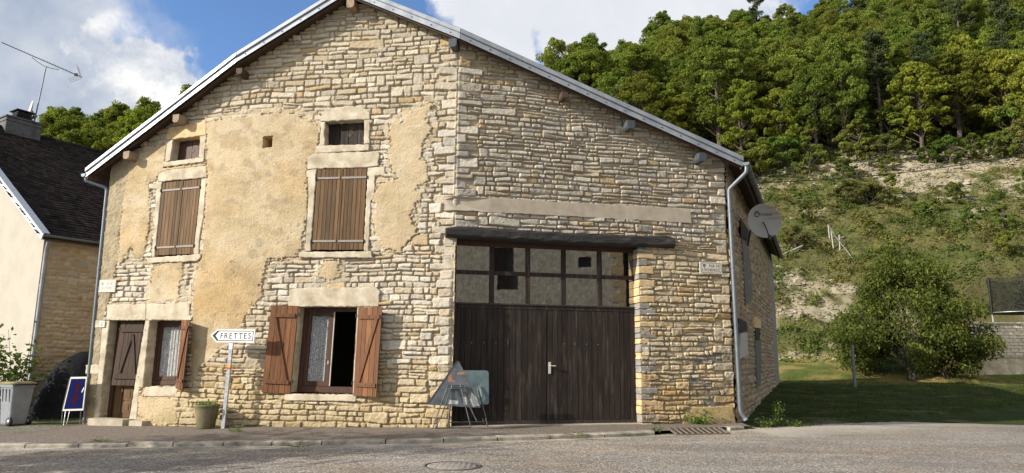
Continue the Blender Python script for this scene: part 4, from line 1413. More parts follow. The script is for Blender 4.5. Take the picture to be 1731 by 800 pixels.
def round_rect(w, h, r, n=5):
    P = []
    for cx, cy, a0 in ((w / 2 - r, h / 2 - r, 0), (-w / 2 + r, h / 2 - r, 90), (-w / 2 + r, -h / 2 + r, 180), (w / 2 - r, -h / 2 + r, 270)):
        for k in range(n + 1):
            a = math.radians(a0 + 90 * k / n); P.append((cx + r * math.cos(a), cy + r * math.sin(a)))
    return P


def flat(mb, P, org, ex, ey, en, d0, d1, mi):
    org, ex, ey, en = (Vector(q) for q in (org, ex, ey, en))
    f = [tuple(org + ex * x + ey * y + en * d1) for x, y in P]; b = [tuple(org + ex * x + ey * y + en * d0) for x, y in P]
    mb.loft(f, b, mi)


def ring(mb, P, Q, org, ex, ey, en, d, mi):
    org, ex, ey, en = (Vector(q) for q in (org, ex, ey, en)); n = len(P)
    mb.add([tuple(org + ex * x + ey * y + en * d) for x, y in P + Q], [(i, (i + 1) % n, n + (i + 1) % n, n + i) for i in range(n)], mi)


ZUP = np.array([0, 0, 1.0])


def street_sign():
    d0 = .42
    b = onplane(377, 727, c0 + nB * d0, nB); b[2] = gz(b[0], b[1]) + .09
    t = onplane(391.5, 580, c0 + nB * d0, nB)
    root = empty('direction_sign', tuple(b), 'white arrow shaped FRETTES direction sign on a grey post by the barn wall', 'road sign')
    b2 = np.array([t[0], t[1], b[2]])
    mb = MB()
    h = t[2] - b[2] + .20
    cx, cy = b[0], b[1]
    lean = (t - b) / (t[2] - b[2])
    def at(hh): return (cx + lean[0] * hh, cy + lean[1] * hh, b[2] + hh)
    R3 = Matrix.Rotation(-aB, 3, 'Z')
    mb.bar(at(-.05), at(h), .05, .08, up=tuple(dB))
    po = mb.build('post', M['steel'], root)
    zt = onplane(386, 620, c0 + nB * d0, nB)[2] - b[2]
    MB().bar(at(zt - .02), at(zt + .035), .056, .086, up=tuple(dB)).build('orange_tape', mat_simple('orange_tape', (.75, .30, .04), .5), root)
    MB().bar(at(zt - .055), at(zt - .021), .056, .086, up=tuple(dB)).build('red_tape', mat_simple('red_tape', (.5, .06, .04), .5), root)
    MB().bar(at(h - .34), at(h - .20), .056, .086, up=tuple(dB)).build('white_tape', M['white'], root)
    # arrow panel
    pl = c0 + nB * (d0 + .05)
    pts = [onplane(*q, pl, nB) for q in ((356, 567.2), (367.5, 556.8), (431.3, 557.2), (429, 579.3), (365.5, 578.6))]
    o = sum(pts) / 5; P = [(float(np.dot(p - o, dB)), float(p[2] - o[2])) for p in pts]
    def shrink(P, k):
        out = []; n = len(P)
        for i in range(n):
            p0, p1, p2 = (np.array(P[(i + j) % n]) for j in (-1, 0, 1)); t1 = (p1 - p0) / np.hypot(*(p1 - p0)); t2 = (p2 - p1) / np.hypot(*(p2 - p1))
            n1 = np.array([t1[1], -t1[0]]); n2 = np.array([t2[1], -t2[0]]); m = (n1 + n2) / (1 + np.dot(n1, n2)); out.append(tuple(p1 - m * k * SG))
        return out
    ar = sum(P[i][0] * P[(i + 1) % 5][1] - P[(i + 1) % 5][0] * P[i][1] for i in range(5)); SG = 1 if ar > 0 else -1
    mb = MB(); flat(mb, P, o, dB, ZUP, nB, -.03, .0, 0)
    inner = shrink(P, .028); ring(mb, inner, shrink(P, .046), o, dB, ZUP, nB, .0015, 1)
    # solid black point of the arrow
    i2 = shrink(P, .046); tip = i2[0]
    mb.add([tuple(o + dB * x + ZUP * y + nB * .002) for x, y in ((tip[0], tip[1]), (i2[1][0], i2[1][1]), (i2[1][0] + .03, i2[1][1]), (tip[0] + .055, tip[1]), (i2[4][0] + .03, i2[4][1]), (i2[4][0], i2[4][1]))], [(0, 1, 2, 3, 4, 5)], 1)
    w0, w1 = P[1][0], P[2][0]; hh = P[1][1] - P[4][1]
    put_text(mb, 'FRETTES', o, dB, ZUP, nB, w0 + .09, w1 - .09, P[4][1] + hh * .27, P[4][1] + hh * .73, 1, .002, spacing=.20)
    mb.build('arrow_panel', [M['white'], M['black']], root)


street_sign()


def plate(name, px, label, cat, lines, n, base, ddir, ink, corner=.0, crest=True, off=.065, bord=True):
    pts = [onplane(*q, base + n * off, n) for q in px]
    o = sum(pts) / 4; w = (np.dot(pts[1] - pts[0], ddir) + np.dot(pts[2] - pts[3], ddir)) / 2; h = ((pts[0] - pts[3])[2] + (pts[1] - pts[2])[2]) / 2
    mb = MB(); org, ex, ey, en = o, ddir, ZUP, n
    flat(mb, round_rect(w, h, .012), org, ex, ey, en, -.03, 0, 0)
    if bord:
        P = round_rect(w * .93, h * .86, .05); Q_ = round_rect(w * .93 - .022, h * .86 - .022, .045); ring(mb, P, Q_, org, ex, ey, en, .0015, 1)
    for s, (x0, x1, y0, y1) in lines: put_text(mb, s, org, ex, ey, en, x0 * w, x1 * w, y0 * h, y1 * h, 1, .0018, spacing=.10)
    if crest:   # small dark shield with a light half
        cx, cy, r = -.30 * w, .17 * h, .105 * h * 1.25
        sh = [(cx - r, cy + r), (cx + r, cy + r), (cx + r, cy - r * .2), (cx + r * .6, cy - r * .8), (cx, cy - r * 1.2), (cx - r * .6, cy - r * .8), (cx - r, cy - r * .2)]
        flat(mb, sh, org, ex, ey, en, .0012, .0022, 1); flat(mb, [(cx + .01, cy - r * .1), (cx + r * .7, cy + r * .1), (cx + r * .6, cy - r * .5), (cx + .01, cy - r * .8)], org, ex, ey, en, .0023, .003, 0)
    ob = mb.build(name, [M['offwhite'], ink], None)
    return tag(ob, label, cat)


plate('street_name_plate', [(1183, 441.5), (1220.5, 445), (1220.5, 464.5), (1183.5, 461.5)], 'cream RUE DE L\'ECHENOZ street plate near the right corner of the barn', 'street plate',
      [('RUE DE', (-.08, .40, .06, .30)), ("L'ECHENOZ", (-.40, .40, -.30, -.04))], nC, c0, dC, M['plate_ink'])
plate('street_name_plate', [(168, 473.5), (195.5, 473), (194.3, 493.5), (167, 494.5)], 'cream street plate with faded lettering at the left corner of the barn', 'street plate',
      [('RUE', (-.02, .34, .06, .30)), ('DU PONT', (-.36, .36, -.30, -.04))], nA, bend, dA, M['plate_ink_faded'])
plate('house_number_plate', [(167.5, 543), (177, 543), (176.6, 553.3), (167, 553.3)], 'small pale house number plate left of the entrance door', 'number plate',
      [('2', (-.14, .14, -.26, .26))], nA, bend, dA, M['plate_ink'], crest=False, off=.085, bord=False)


def dish():
    c = onplane(1292, 373.5, Cend + nD * .75, nD)
    view = Vector(EYEP) - Vector(c); view.normalize()
    nrm = (view * .8 + Vector((.30, -.35, .12))).normalized()
    r = 27 * np.linalg.norm(c - EYEP) / F_PX
    root = empty('satellite_dish', tuple(c), 'grey rust streaked satellite dish on an arm under the right eave of the barn', 'satellite dish')
    z = nrm; x = Vector((0, 0, 1)).cross(z).normalized(); y = z.cross(x)
    Mx = Matrix((x, y, z)).transposed()
    prof = [(0, -.10)] + [(r * k / 10, -.10 + .12 * (k / 10) ** 2) for k in range(1, 11)] + [(r * 1.02, .022), (r * 1.02, .008), (r * .98, .0)] + [(r * k / 10, -.125 + .115 * (k / 10) ** 2) for k in range(9, -1, -1)]
    prof[0] = (.0005, -.10); prof[-1] = (.0005, -.125)
    mb = MB().lathe(c, prof, 40, 0, Mx)
    m, nt, b = material('weathered_dish'); co = nt.coords('Object', (.25, .25, 1))
    st = nt.rng(nt.noise(nt.coords('Object', (.5, .5, 9)), 2.2, 4, .6), .5, .7, 0, .85); sx = nt.new('ShaderNodeSeparateXYZ'); nt.l.new(nt.coords('Object'), sx.inputs[0])
    cc = nt.mix(nt.math('MULTIPLY', st, nt.rng(sx.outputs['X'], float(c[0]) - .12, float(c[0]) + .25)), (.25, .245, .22), (.20, .085, .04))
    nt.put(b.inputs['Base Color'], cc); b.inputs['Roughness'].default_value = .6
    mb.build('reflector', m, root)
    # ring mark and lettering, lying just proud of the shell
    mk = MB(); o = Vector(c) + z * .0
    for k in range(16):
        a0, a1 = math.radians(22.5 * k), math.radians(22.5 * (k + 1))
        def pp(rr, a):
            X, Y = -r * .38 + rr * math.cos(a), r * .42 + rr * math.sin(a); rad = math.hypot(X, Y)
            return tuple(o + x * X + y * Y + z * (-.10 + .12 * (rad / r) ** 2 + .003))
        mk.add([pp(.085, a0), pp(.085, a1), pp(.06, a1), pp(.06, a0)], [(0, 1, 2, 3)])
        if k < 10: mk.add([pp(.045, a0), pp(.045, a1), pp(.022, a1), pp(.022, a0)], [(0, 1, 2, 3)])
    V, Fs = text_mesh('TONNA'); a1 = max(p[0] for p in V); V2 = []
    for p in V:
        X, Y = -r * .20 + p[0] / a1 * r * .72, r * .33 + p[1] * .10; rad = math.hypot(X, Y); V2.append(tuple(o + x * X + y * Y + z * (-.10 + .12 * (rad / r) ** 2 + .003)))
    mk.add(V2, Fs); mk.build('lettering', M['black'], root)
    ar = MB(); foot = Vector(c) - y * r * 1.0
    ar.tube([Vector(c) - y * r * .05 - z * .09, Vector(c) - y * r * .30 + z * .05, Vector(c) - y * r * 1.05 + z * .30], .016, 8)
    ar.box(Vector(c) - y * r * 1.08 + z * .32, (.07, .07, .12))
    ar.build('feed_arm', M['iron'], root)
    w = Vector(onplane(1262, 420, Cend, nD)); bk = Vector(c) - z * .14
    MB().tube([w + Vector(nD) * .02, Vector((bk.x - .25, bk.y + .1, w.z + .25)), bk - Vector((0, 0, .35)), bk], .024, 8).build('wall_bracket', M['iron'], root)


dish()


def flower_pot():
    d = .42; b = onplane(347, 727, c0 + nB * d, nB); z0 = gz(b[0], b[1]) + .095
    b[2] = z0; root = empty('flower_pot', tuple(b), 'tapered mossy stone flower pot with green leaves beside the direction sign', 'flower pot')
    pr = [(.17, 0), (.185, .02), (.215, .2), (.245, .38), (.26, .47), (.27, .48), (.27, .515), (.245, .515), (.235, .47), (.22, .44)]
    m = mat_simple('mossy_stoneware', (.16, .125, .075), .9, var=.25, nscale=7, bump=.5, bscale=30, bdist=.015, col2=(.10, .10, .045), stretch=(1, 1, .35))
    mb = MB().lathe(tuple(b), pr, 26); mb.lathe((b[0], b[1], z0 + .45), [(.0005, 0), (.225, .0)], 20, 1)
    mb.build('pot', [m, mat_simple('potting_soil', (.05, .035, .025), .95)], root)
    lf = MB()
    for k in range(150):
        a = RNG.uniform(0, 6.283); r = .25 * math.sqrt(RNG.random()); p = Vector((b[0] + r * math.cos(a), b[1] + r * math.sin(a), z0 + .46 + RNG.uniform(.0, .16) * (1 - r / .4)))
        leaf(lf, p, RNG.uniform(.04, .075))
    lf.build('plant', M['leaf_bright'], root)


def leaf(mb, p, s, up=.4, tone_=None):
    d = Vector((RNG.normal(), RNG.normal(), RNG.normal() * .6 + up)).normalized(); q = d.cross(Vector((RNG.normal(), RNG.normal(), RNG.normal()))).normalized()
    n = d.cross(q)
    p = Vector(p)
    t = tone_ if tone_ else float(RNG.uniform(.75, 1.25))
    mb.add([tuple(p), tuple(p + d * s * .5 + q * s * .27 + n * s * .06), tuple(p + d * s), tuple(p + d * s * .5 - q * s * .27 + n * s * .06)], [(0, 1, 2, 3)], 0, t)


def mat_leaf(name, col, col2, trans=.35, objvar=0.0, attr='tone', spec=False):
    m = bpy.data.materials.new(name); m.use_nodes = True; nt = NT(m.node_tree); nt.n.clear()
    out = nt.new('ShaderNodeOutputMaterial')
    at = nt.new('ShaderNodeAttribute', attribute_name=attr).outputs['Color']
    co = nt.coords('Object'); n = nt.noise(co, .8 if objvar else 9, 3, .6)
    c = nt.mix(nt.rng(n, .35, .65), col, col2)
    if objvar:
        oi = nt.new('ShaderNodeObjectInfo').outputs['Random']
        hs = nt.new('ShaderNodeHueSaturation'); nt.put(hs.inputs['Hue'], nt.rng(oi, 0, 1, .5 - objvar * .16, .5 + objvar * .10)); nt.put(hs.inputs['Value'], nt.rng(nt.math('FRACT', nt.math('MULTIPLY', oi, 7.3)), 0, 1, 1 - objvar, 1 + objvar)); nt.l.new(c, hs.inputs['Color']); c = hs.outputs[0]
    c = nt.mix(1.0, c, at, 'MULTIPLY')
    d = nt.new('ShaderNodeBsdfDiffuse'); nt.put(d.inputs['Color'], c)
    t = nt.new('ShaderNodeBsdfTranslucent'); nt.put(t.inputs['Color'], nt.mix(1.0, c, (1.25, 1.2, .55), 'MULTIPLY'))
    mx = nt.new('ShaderNodeMixShader'); mx.inputs[0].default_value = trans
    nt.l.new(d.outputs[0], mx.inputs[1]); nt.l.new(t.outputs[0], mx.inputs[2])
    res = mx.outputs[0]
    if spec:
        g = nt.new('ShaderNodeBsdfGlossy'); g.inputs['Roughness'].default_value = .45; g.inputs['Color'].default_value = (.9, .95, .9, 1)
        m2 = nt.new('ShaderNodeMixShader'); m2.inputs[0].default_value = .045; nt.l.new(res, m2.inputs[1]); nt.l.new(g.outputs[0], m2.inputs[2]); res = m2.outputs[0]
    nt.l.new(res, out.inputs[0]); return m


M['leaf_bright'] = mat_leaf('bright_leaves', (.13, .22, .035), (.08, .15, .03))
flower_pot()


M['dull_steel'] = mat_simple('dull_dark_steel', (.10, .10, .10), .5, metal=.6, var=.35, nscale=18, bump=.1)


def folded_signs():
    """two worn warning signs on folding stands, seen from behind, leaning in the garage corner"""
    metal = mat_simple('scuffed_sign_back', (.135, .15, .16), .55, metal=.3, var=.2, nscale=6, bump=.15, bscale=30, col2=(.085, .095, .10))
    metal2 = mat_simple('greenish_sign_back', (.13, .185, .19), .55, metal=.3, var=.2, nscale=5, bump=.15, bscale=30, col2=(.09, .12, .125))
    peel = mat_simple('peeled_sticker', (.50, .50, .46), .7, var=.15, nscale=14); orange = mat_simple('orange_sticker_rest', (.36, .20, .12), .7, var=.3, nscale=30)
    zb = .0
    # triangle: plane leaning back
    foot = onplane(768, 722, c0 + nC * .62, nC); foot[2] = gz(foot[0], foot[1]) + .105
    ex = Vector(dC); tilt = math.radians(8); en = (Vector(nC) * math.cos(tilt) + Vector((0, 0, 1)) * math.sin(tilt)).normalized(); ey = (Vector((0, 0, 1)) * math.cos(tilt) - Vector(nC) * math.sin(tilt)).normalized()
    def P(px, py, o=0.0): return Vector(onplane(px, py, foot + np.array(en) * o + 0 * foot, np.array(en)))
    org = P(774, 660)
    def loc(px, py): v = P(px, py) - org; return (v.dot(ex), v.dot(ey))
    tri = [loc(774, 607), loc(721, 684), loc(814, 690)]
    R = []
    for i in range(3):
        a, b, c = (np.array(tri[(i + j) % 3]) for j in (-1, 0, 1)); ra = .07
        p = b + (a - b) / np.hypot(*(a - b)) * ra; q = b + (c - b) / np.hypot(*(c - b)) * ra
        for t in (0, .33, .66, 1): R.append(tuple(p * (1 - t) ** 2 + b * 2 * t * (1 - t) + q * t * t))
    root = empty('folding_warning_sign', tuple(foot), 'triangular sign seen from its scuffed grey back on a folding stand by the garage', 'road sign')
    mb = MB(); flat(mb, R, org, ex, ey, en, -.012, 0, 0)
    rim = [tuple(np.array(r) * .985) for r in R]
    k = len(R); V = [tuple(org + ex * x + ey * y + en * .012) for x, y in R] + [tuple(org + ex * x * .96 + ey * (y * .96) + en * .012) for x, y in R]
    mb.add([tuple(org + ex * x + ey * y + en * -.0) for x, y in R] + V[:k], [(i, (i + 1) % k, k + (i + 1) % k, k + i) for i in range(k)], 0)
    def patch(pts, mi, o): flat(mb, [loc(*p) for p in pts], org, ex, ey, en, .0005, o, mi)
    patch([(797, 663), (805, 672), (811, 686), (800, 688), (795, 676)], 1, .003)
    patch([(782, 672), (788, 671), (790, 684), (784, 686)], 1, .0035); patch([(760, 676), (775, 678), (774, 684), (758, 683)], 1, .003)
    patch([(758, 636), (763, 630), (765, 642), (770, 644), (768, 647), (757, 646)], 2, .0032); patch([(772, 630), (788, 629), (790, 633), (773, 634)], 2, .0034)
    mb.build('sign_face', [metal, peel, orange], root)
    lg = MB(); r = .011
    def leg(pts, o=.03, rr=r): lg.tube([P(px, py, oo) for px, py, oo in pts], rr, 8)
    zz = 0
    leg([(757, 652, .03), (740, 700, .10), (731, 725, .14)]); leg([(764, 652, .03), (746, 704, .22), (736, 724, .26)])
    leg([(778, 652, .03), (788, 690, .18), (796, 723, .26)]); leg([(786, 652, .03), (793, 685, .05), (806, 712, .10)], rr=.016)
    leg([(736, 724, .26), (796, 723, .26)]); leg([(764, 652, .035), (763, 657, .05), (778, 658, .05), (779, 652, .035)], rr=.014)
    leg([(757, 652, .03), (786, 652, .03)], rr=.009)
    lg.build('stand', M['dull_steel'], root)
    # square sign behind
    f2 = onplane(800, 719, c0 + nC * .36, nC); f2[2] = gz(f2[0], f2[1]) + .105
    def P2(px, py, o=0.0): return Vector(onplane(px, py, f2 + np.array(en) * o, np.array(en)))
    root2 = empty('folding_square_sign', tuple(f2), 'rounded square sign seen from its greenish back behind the triangular sign', 'road sign')
    org2 = P2(796, 655); w = (P2(826, 655) - P2(765, 655)).length; h = (P2(796, 625) - P2(796, 683)).length
    mb = MB(); flat(mb, round_rect(w, h, .06), org2, ex, ey, en, -.012, 0, 0)
    flat(mb, [(.12, .02), (.22, .05), (.24, -.20), (.17, -.22)], org2, ex, ey, en, .0005, .003, 1)
    mb.build('sign_face', [metal2, mat_simple('pale_green_rest', (.32, .38, .35), .7)], root2)
    lg = MB()
    lg.tube([P2(806, 650, .03), P2(820, 700, .10), P2(824, 720, .14)], .016, 8); lg.tube([P2(764, 660, .03), P2(757, 716, .14)], .012, 8)
    lg.tube([P2(757, 714, .14), P2(824, 713, .14)], .011, 8); lg.tube([P2(816, 708, .13), P2(818, 716, .13)], .011, 8)
    lg.build('stand', M['dull_steel'], root2)


folded_signs()


def wheelie_bin():
    b = onplane(27, 719, c0, np.array([0, 0, 1.0])) ; zb = -.24
    b = atz(22, 719, zb); z0 = gz(b[0], b[1]) + .004; b = atz(22, 719, z0)
    root = empty('wheelie_bin', tuple(b), 'grey wheeled rubbish bin with a dusty yellow lid at the left edge of the road', 'wheelie bin')
    az = math.radians(-28); Rz = Matrix.Rotation(az, 3, 'Z')
    def W(x, y, z): return tuple(Vector(b) + Rz @ Vector((x, y, z)) * 1.08)
    g = mat_simple('grey_bin_plastic', (.22, .23, .245), .55, var=.10, nscale=5, bump=.06, col2=(.17, .18, .19))
    mb = MB(); rings = []
    for z, wx, wy in ((.03, .36, .40), (.06, .38, .42), (.80, .47, .54), (.86, .475, .55), (.862, .51, .585), (.93, .515, .59)):
        rings.append([W(x * 1, y, z) for x, y in round_rect(wy, wx, .05, 3)])
    n = len(rings[0]); V = [p for r in rings for p in r]
    mb.add(V, [tuple(range(n))[::-1], tuple(range((len(rings) - 1) * n, len(rings) * n))] + [(i * n + k, i * n + (k + 1) % n, (i + 1) * n + (k + 1) % n, (i + 1) * n + k) for i in range(len(rings) - 1) for k in range(n)])
    for x in (-.14, 0, .14): mb.loft([W(x - .012, -.205 - .03, .55), W(x + .012, -.235, .55), W(x + .012, -.262, .83), W(x - .012, -.262, .83)], [W(x - .012, -.20, .55), W(x + .012, -.20, .55), W(x + .012, -.22, .83), W(x - .012, -.22, .83)])
    mb.build('body', g, root)
    ld = MB(); ys = mat_simple('dusty_yellow_lid', (.22, .18, .07), .75, var=.25, nscale=6, col2=(.11, .10, .075))
    R0 = [W(x, y, .932) for x, y in round_rect(.64, .54, .06, 3)]; R1 = [W(x, y, .955) for x, y in round_rect(.65, .55, .06, 3)]; R2 = [W(x * .9, y * .88, .985) for x, y in round_rect(.62, .52, .06, 3)]
    V = R0 + R1 + R2; ld.add(V, [tuple(range(n))[::-1], tuple(range(2 * n, 3 * n))] + [(i * n + k, i * n + (k + 1) % n, (i + 1) * n + (k + 1) % n, (i + 1) * n + k) for i in range(2) for k in range(n)])
    ld.build('lid', ys, root)
    for s in (-1, 1):
        w = MB(); c = Vector(b) + Rz @ Vector((.24, s * .225, .108)); ax = Rz @ Vector((0, 1, 0))
        Mx = Matrix((Rz @ Vector((1, 0, 0)), Rz @ Vector((0, 0, -1)), ax)).transposed()
        w.lathe(c, [(.045, -.028), (.10, -.028), (.108, -.015), (.108, .015), (.10, .028), (.045, .028)], 20, 0, Mx)
        wo = w.build('wheel', M['black'], root)
        MB().lathe(c, [(.0005, -.032), (.05, -.034), (.055, -.02), (.055, .02), (.05, .034), (.0005, .032)], 16, 0, Mx).build('hub', M['steel'], wo)
    MB().tube([W(.24, -.24, .90), W(.34, -.24, .93), W(.34, .24, .93), W(.24, .24, .90)], .014, 8).build('handle', M['black'], root)


wheelie_bin()


def blue_sign():
    n = nA; pl = P0 + nA * .32
    en = n
    foot = onplane(122, 721, pl, n); foot[2] = gz(foot[0], foot[1]) + .004
    root = empty('blue_parking_sign', tuple(foot), 'blue square sign with a red slanted arrow and white rim on thin legs', 'road sign')
    pts = [onplane(*q, pl, n) for q in ((119.5, 637.5), (147, 637), (140.5, 694), (105.5, 695))]
    o = sum(pts) / 4
    P = [(float(np.dot(p - o, dA)), float(p[2] - o[2])) for p in pts]
    mb = MB(); flat(mb, P, o, dA, ZUP, n, -.02, 0, 0)
    I = [tuple(np.array(p) * .89) for p in P]; flat(mb, I, o, dA, ZUP, n, .0005, .003, 1)
    h = P[0][1] * 2
    q = lambda a, b: tuple((np.array(P[0]) * (1 - a) + np.array(P[1]) * a) * (1 - b) + (np.array(P[3]) * (1 - a) + np.array(P[2]) * a) * b)
    flat(mb, [q(.42, .20), q(.68, .17), q(.64, .36), q(.58, .60), q(.40, .58), q(.46, .36)], o, dA, ZUP, n, .0032, .0045, 2)
    flat(mb, [q(.32, .62), q(.72, .60), q(.47, .86)], o, dA, ZUP, n, .0034, .0047, 2)
    flat(mb, [q(.80, .44), q(.90, .30), q(.93, .36), q(.83, .48)], o, dA, ZUP, n, .0034, .0047, 0)
    mb.build('panel', [M['offwhite'], mat_simple('shaded_blue_film', (.005, .008, .060), .95, var=.15, spec=.05), mat_simple('shaded_red_film', (.032, .005, .010), .95, spec=.05)], root)  # blue and red darkened, painting in the shade over the sign
    lg = MB()
    def L(px, py, o=0): return tuple(onplane(px, py, pl + n * o, n))
    for a in (((111, 694, -.02), (107.5, 719, .12), (112, 721, .14), (118, 694, -.02)), ((137, 692, -.02), (135, 717, -.25))): lg.tube([L(*p) for p in a], .009, 7)
    lg.tube([L(118, 640, -.03), L(106, 690, -.28), L(104, 716, -.40)], .009, 7)
    lg.build('stand', M['steel'], root)


blue_sign()
# ------------------------------------------------------------------ neighbouring house at the left
def left_house():
    ac = math.radians(32); dE = np.array([math.sin(ac), math.cos(ac), 0]); dG = np.array([-math.cos(ac), math.sin(ac), 0])   # along the eave; along the gable to the left
    nS = -dG; nG = -dE
    Cn = aty(50, 600, 20.5); Cn[2] = 0
    def S(px, py, o=0): return onplane(px, py, Cn + nS * o, nS)
    def G(px, py, o=0): return onplane(px, py, Cn + nG * o, nG)
    ze = float(S(82, 399)[2]); vg = G(0, 305, .15)
    c2 = Cn + nG * .15; d = float(np.dot(vg - c2, dG)); slope = (vg[2] - (ze + .05)) / d
    zg = -.4
    half = min(np.linspace(3.5, 9, 220), key=lambda h_: min(abs(proj(*(lambda p_: (p_[0], p_[1], ze + .2 + slope * h_))(Cn + dG * h_ + dE * e_))[1] - 236) + abs(proj(*(lambda p_: (p_[0], p_[1], ze + .2 + slope * h_))(Cn + dG * h_ + dE * e_))[0] - 100) for e_ in np.linspace(0, 9, 60)))
    zr = ze + slope * half; print('HALF', half, slope, ze, zr)
    root = empty('neighbour_house', (float(Cn[0]), float(Cn[1]), float(gz(Cn[0], Cn[1]))), 'neighbouring house with a pale rendered gable and a dark brown tiled roof', 'house')
    L = 11.0
    def A(t, e, z): p = Cn + dG * t + dE * e; return (p[0], p[1], z)
    mb = MB()
    prof = [(0.0, zg), (2 * half, zg), (2 * half, ze), (half, zr - .1), (0.0, ze)]
    mb.loft([A(t, 0, z) for t, z in prof], [A(t, .35, z) for t, z in prof]); mb.loft([A(t, L, z) for t, z in prof], [A(t, L - .35, z) for t, z in prof])
    mb.loft([A(2 * half, 0, zg), A(2 * half, L, zg), A(2 * half, L, ze), A(2 * half, 0, ze)], [A(2 * half - .3, 0, zg), A(2 * half - .3, L, zg), A(2 * half - .3, L, ze), A(2 * half - .3, 0, ze)])
    mb.build('gable_wall', mat_simple('pale_render', (.41, .37, .305), .92, var=.06, nscale=1.6, bump=.35, bscale=70, bdist=.01, spec=.1), root)
    # stone flank as a height field
    rng = np.random.default_rng(33); st = .03; us = np.arange(0, L, st); zs = np.arange(-.5, ze + .1, st); U, Z = np.meshgrid(us, zs, indexing='ij')
    H = .012 * fbm(U / .1, Z / .08, 5, 3); base = H.copy(); Cc = np.ones(U.shape + (3,)) * np.array([.47, .375, .245]) * (1 + .3 * fbm(U / .3, Z / .2, 6, 4))[..., None]
    Sx = gen_stones(0, L, -.6, ze + .3, rng, lambda z, r: r.uniform(.09, .14), lambda z, r: float(np.clip(r.lognormal(-1.3, .4), .13, .5)))
    raster(U, Z, Sx, rng, .05 * fbm(U / .4, Z / .4, 3, 3) * 2, .05 * fbm(U / .6, Z / .5, 8, 3) * 2, .03, H, Cc, base, .032, .04, lambda u, z, r: PAL[r.choice(8)] * r.uniform(.78, 1.0) * np.array([1.0, .92, .79]))
    H += .03 * fbm(U / .2, Z / .12, 9, 4)
    V = np.stack([Cn[0] + dE[0] * U + nS[0] * H, Cn[1] + dE[1] * U + nS[1] * H, Z], -1).reshape(-1, 3); nz = len(zs); idx = np.arange(len(us) * nz).reshape(len(us), nz)
    mesh_np('flank_wall', V, np.stack([idx[:-1, :-1], idx[1:, :-1], idx[1:, 1:], idx[:-1, 1:]], -1).reshape(-1, 4), M['wall'], root, np.clip(Cc.reshape(-1, 3), .02, .75))
    # tiled roof: real courses of overlapping tiles on the side one sees
    f0 = -.15
    def R(t, e, h=0): return np.array(A(t, e, ze + .05 + slope * t + h))
    tb = MB(); run = math.hypot(half + .25, slope * (half + .25)); rows = int(run / .20)
    for r in range(rows):
        t0 = -.25 + (half + .25) * r / rows; t1 = -.25 + (half + .25) * (r + 1.25) / rows
        e = f0 + RNG.uniform(-.12, 0)
        while e < L + .1:
            w = .21; o = RNG.uniform(-.006, .006); k = RNG.uniform(.55, 1.5)
            a, b, c, dd = R(t0, e, .055 + o), R(t0, min(e + w, L + .15), .055 + o + RNG.uniform(-.004, .004)), R(t1, min(e + w, L + .15), .02), R(t1, e, .02)
            lo = np.array([0, 0, -.03])
            tb.add([tuple(a), tuple(b), tuple(c), tuple(dd), tuple(a + lo), tuple(b + lo)], [(0, 1, 2, 3), (4, 5, 1, 0)], 0, float(k))
            e += w + .006
    # far slope and boarding below
    for t0, t1 in ((0, 0),):
        p = [R(-.25, f0), R(-.25, L + .15), R(half, L + .15), R(half, f0)]
        tb.loft([tuple(q) for q in p], [tuple(q - np.array([0, 0, .06])) for q in p], 1)
        q2 = [np.array(A(half, f0, p[3][2])), np.array(A(half, L + .15, p[2][2])), np.array(A(2 * half + .25, L + .15, ze - .2)), np.array(A(2 * half + .25, f0, ze - .2))]
        tb.loft([tuple(q) for q in q2], [tuple(q - np.array([0, 0, .06])) for q in q2], 0)
    mt = mat_wood('dark_clay_tile', (.030, .023, .019), (.014, .011, .0095), rough=.97, grain=9, weather=(.075, .062, .048), wamount=.5); mt.node_tree.nodes['Principled BSDF'].inputs['Specular IOR Level'].default_value = .06
    ro = tb.build('roof', [mt, M['soffit']], root)
    rt = MB()
    e = f0
    while e < L: rt.tube([tuple(R(half, e, .03)), tuple(R(half, e + .36, .055))], .10, 10, 0, True, float(RNG.uniform(.7, 1.3))); e += .34
    rt.build('ridge_tile', mt, ro)
    # verge flashing
    mb = MB(); a, b = R(-.27, f0 - .02, .10), R(half, f0 - .02, .10); mb.bar(tuple(a + np.array([0, 0, -.06])), tuple(b + np.array([0, 0, -.06])), .03, .20); mb.bar(tuple(a + dE * .08 + np.array([0, 0, .05])), tuple(b + dE * .08 + np.array([0, 0, .05])), .22, .02)
    mb.build('verge_flashing', [mat_simple('white_zinc', (.45, .47, .49), .5, metal=.2, var=.08), M['iron']], root)
    # gutter and downpipe
    mb = MB(); V = []; n = 9; K = 10; c = np.array(A(-.33, 0, ze - .02))
    for k in range(K + 1):
        p = c + dE * (f0 + (L + .2) * k / K)
        for j in range(n): a_ = math.pi * (1 + j / (n - 1)); V.append(tuple(p + nS * (.075 * math.cos(a_)) + np.array([0, 0, .075 * math.sin(a_)])))
    mb.add(V, [(k * n + j, (k + 1) * n + j, (k + 1) * n + j + 1, k * n + j + 1) for k in range(K) for j in range(n - 1)], smooth=True)
    mb.build('gutter', M['zinc_dark'], root)
    a = S(82, 408, .30); b = S(77, 432, .09); e = S(50, 630, .09); e = b + (e - b) * 1.02; f = np.array([e[0] , e[1], zg])
    e = np.array([b[0], b[1], gz(b[0], b[1]) + .02]); mbp = MB().tube([tuple(a), tuple(a * .3 + b * .7 + np.array([0, 0, .05])), tuple(b), tuple(b * .5 + e * .5), tuple(e)], .05, 12)
    for t in (.2, .55, .8): p = b + (e - b) * t; mbp.tube([tuple(p), tuple(p + np.array([0, 0, .05]))], .058, 12)
    mbp.build('downpipe', M['zinc'], root)
    # chimney on the ridge, lined with metal sheet, louvred cowl
    rp = Cn + dG * half
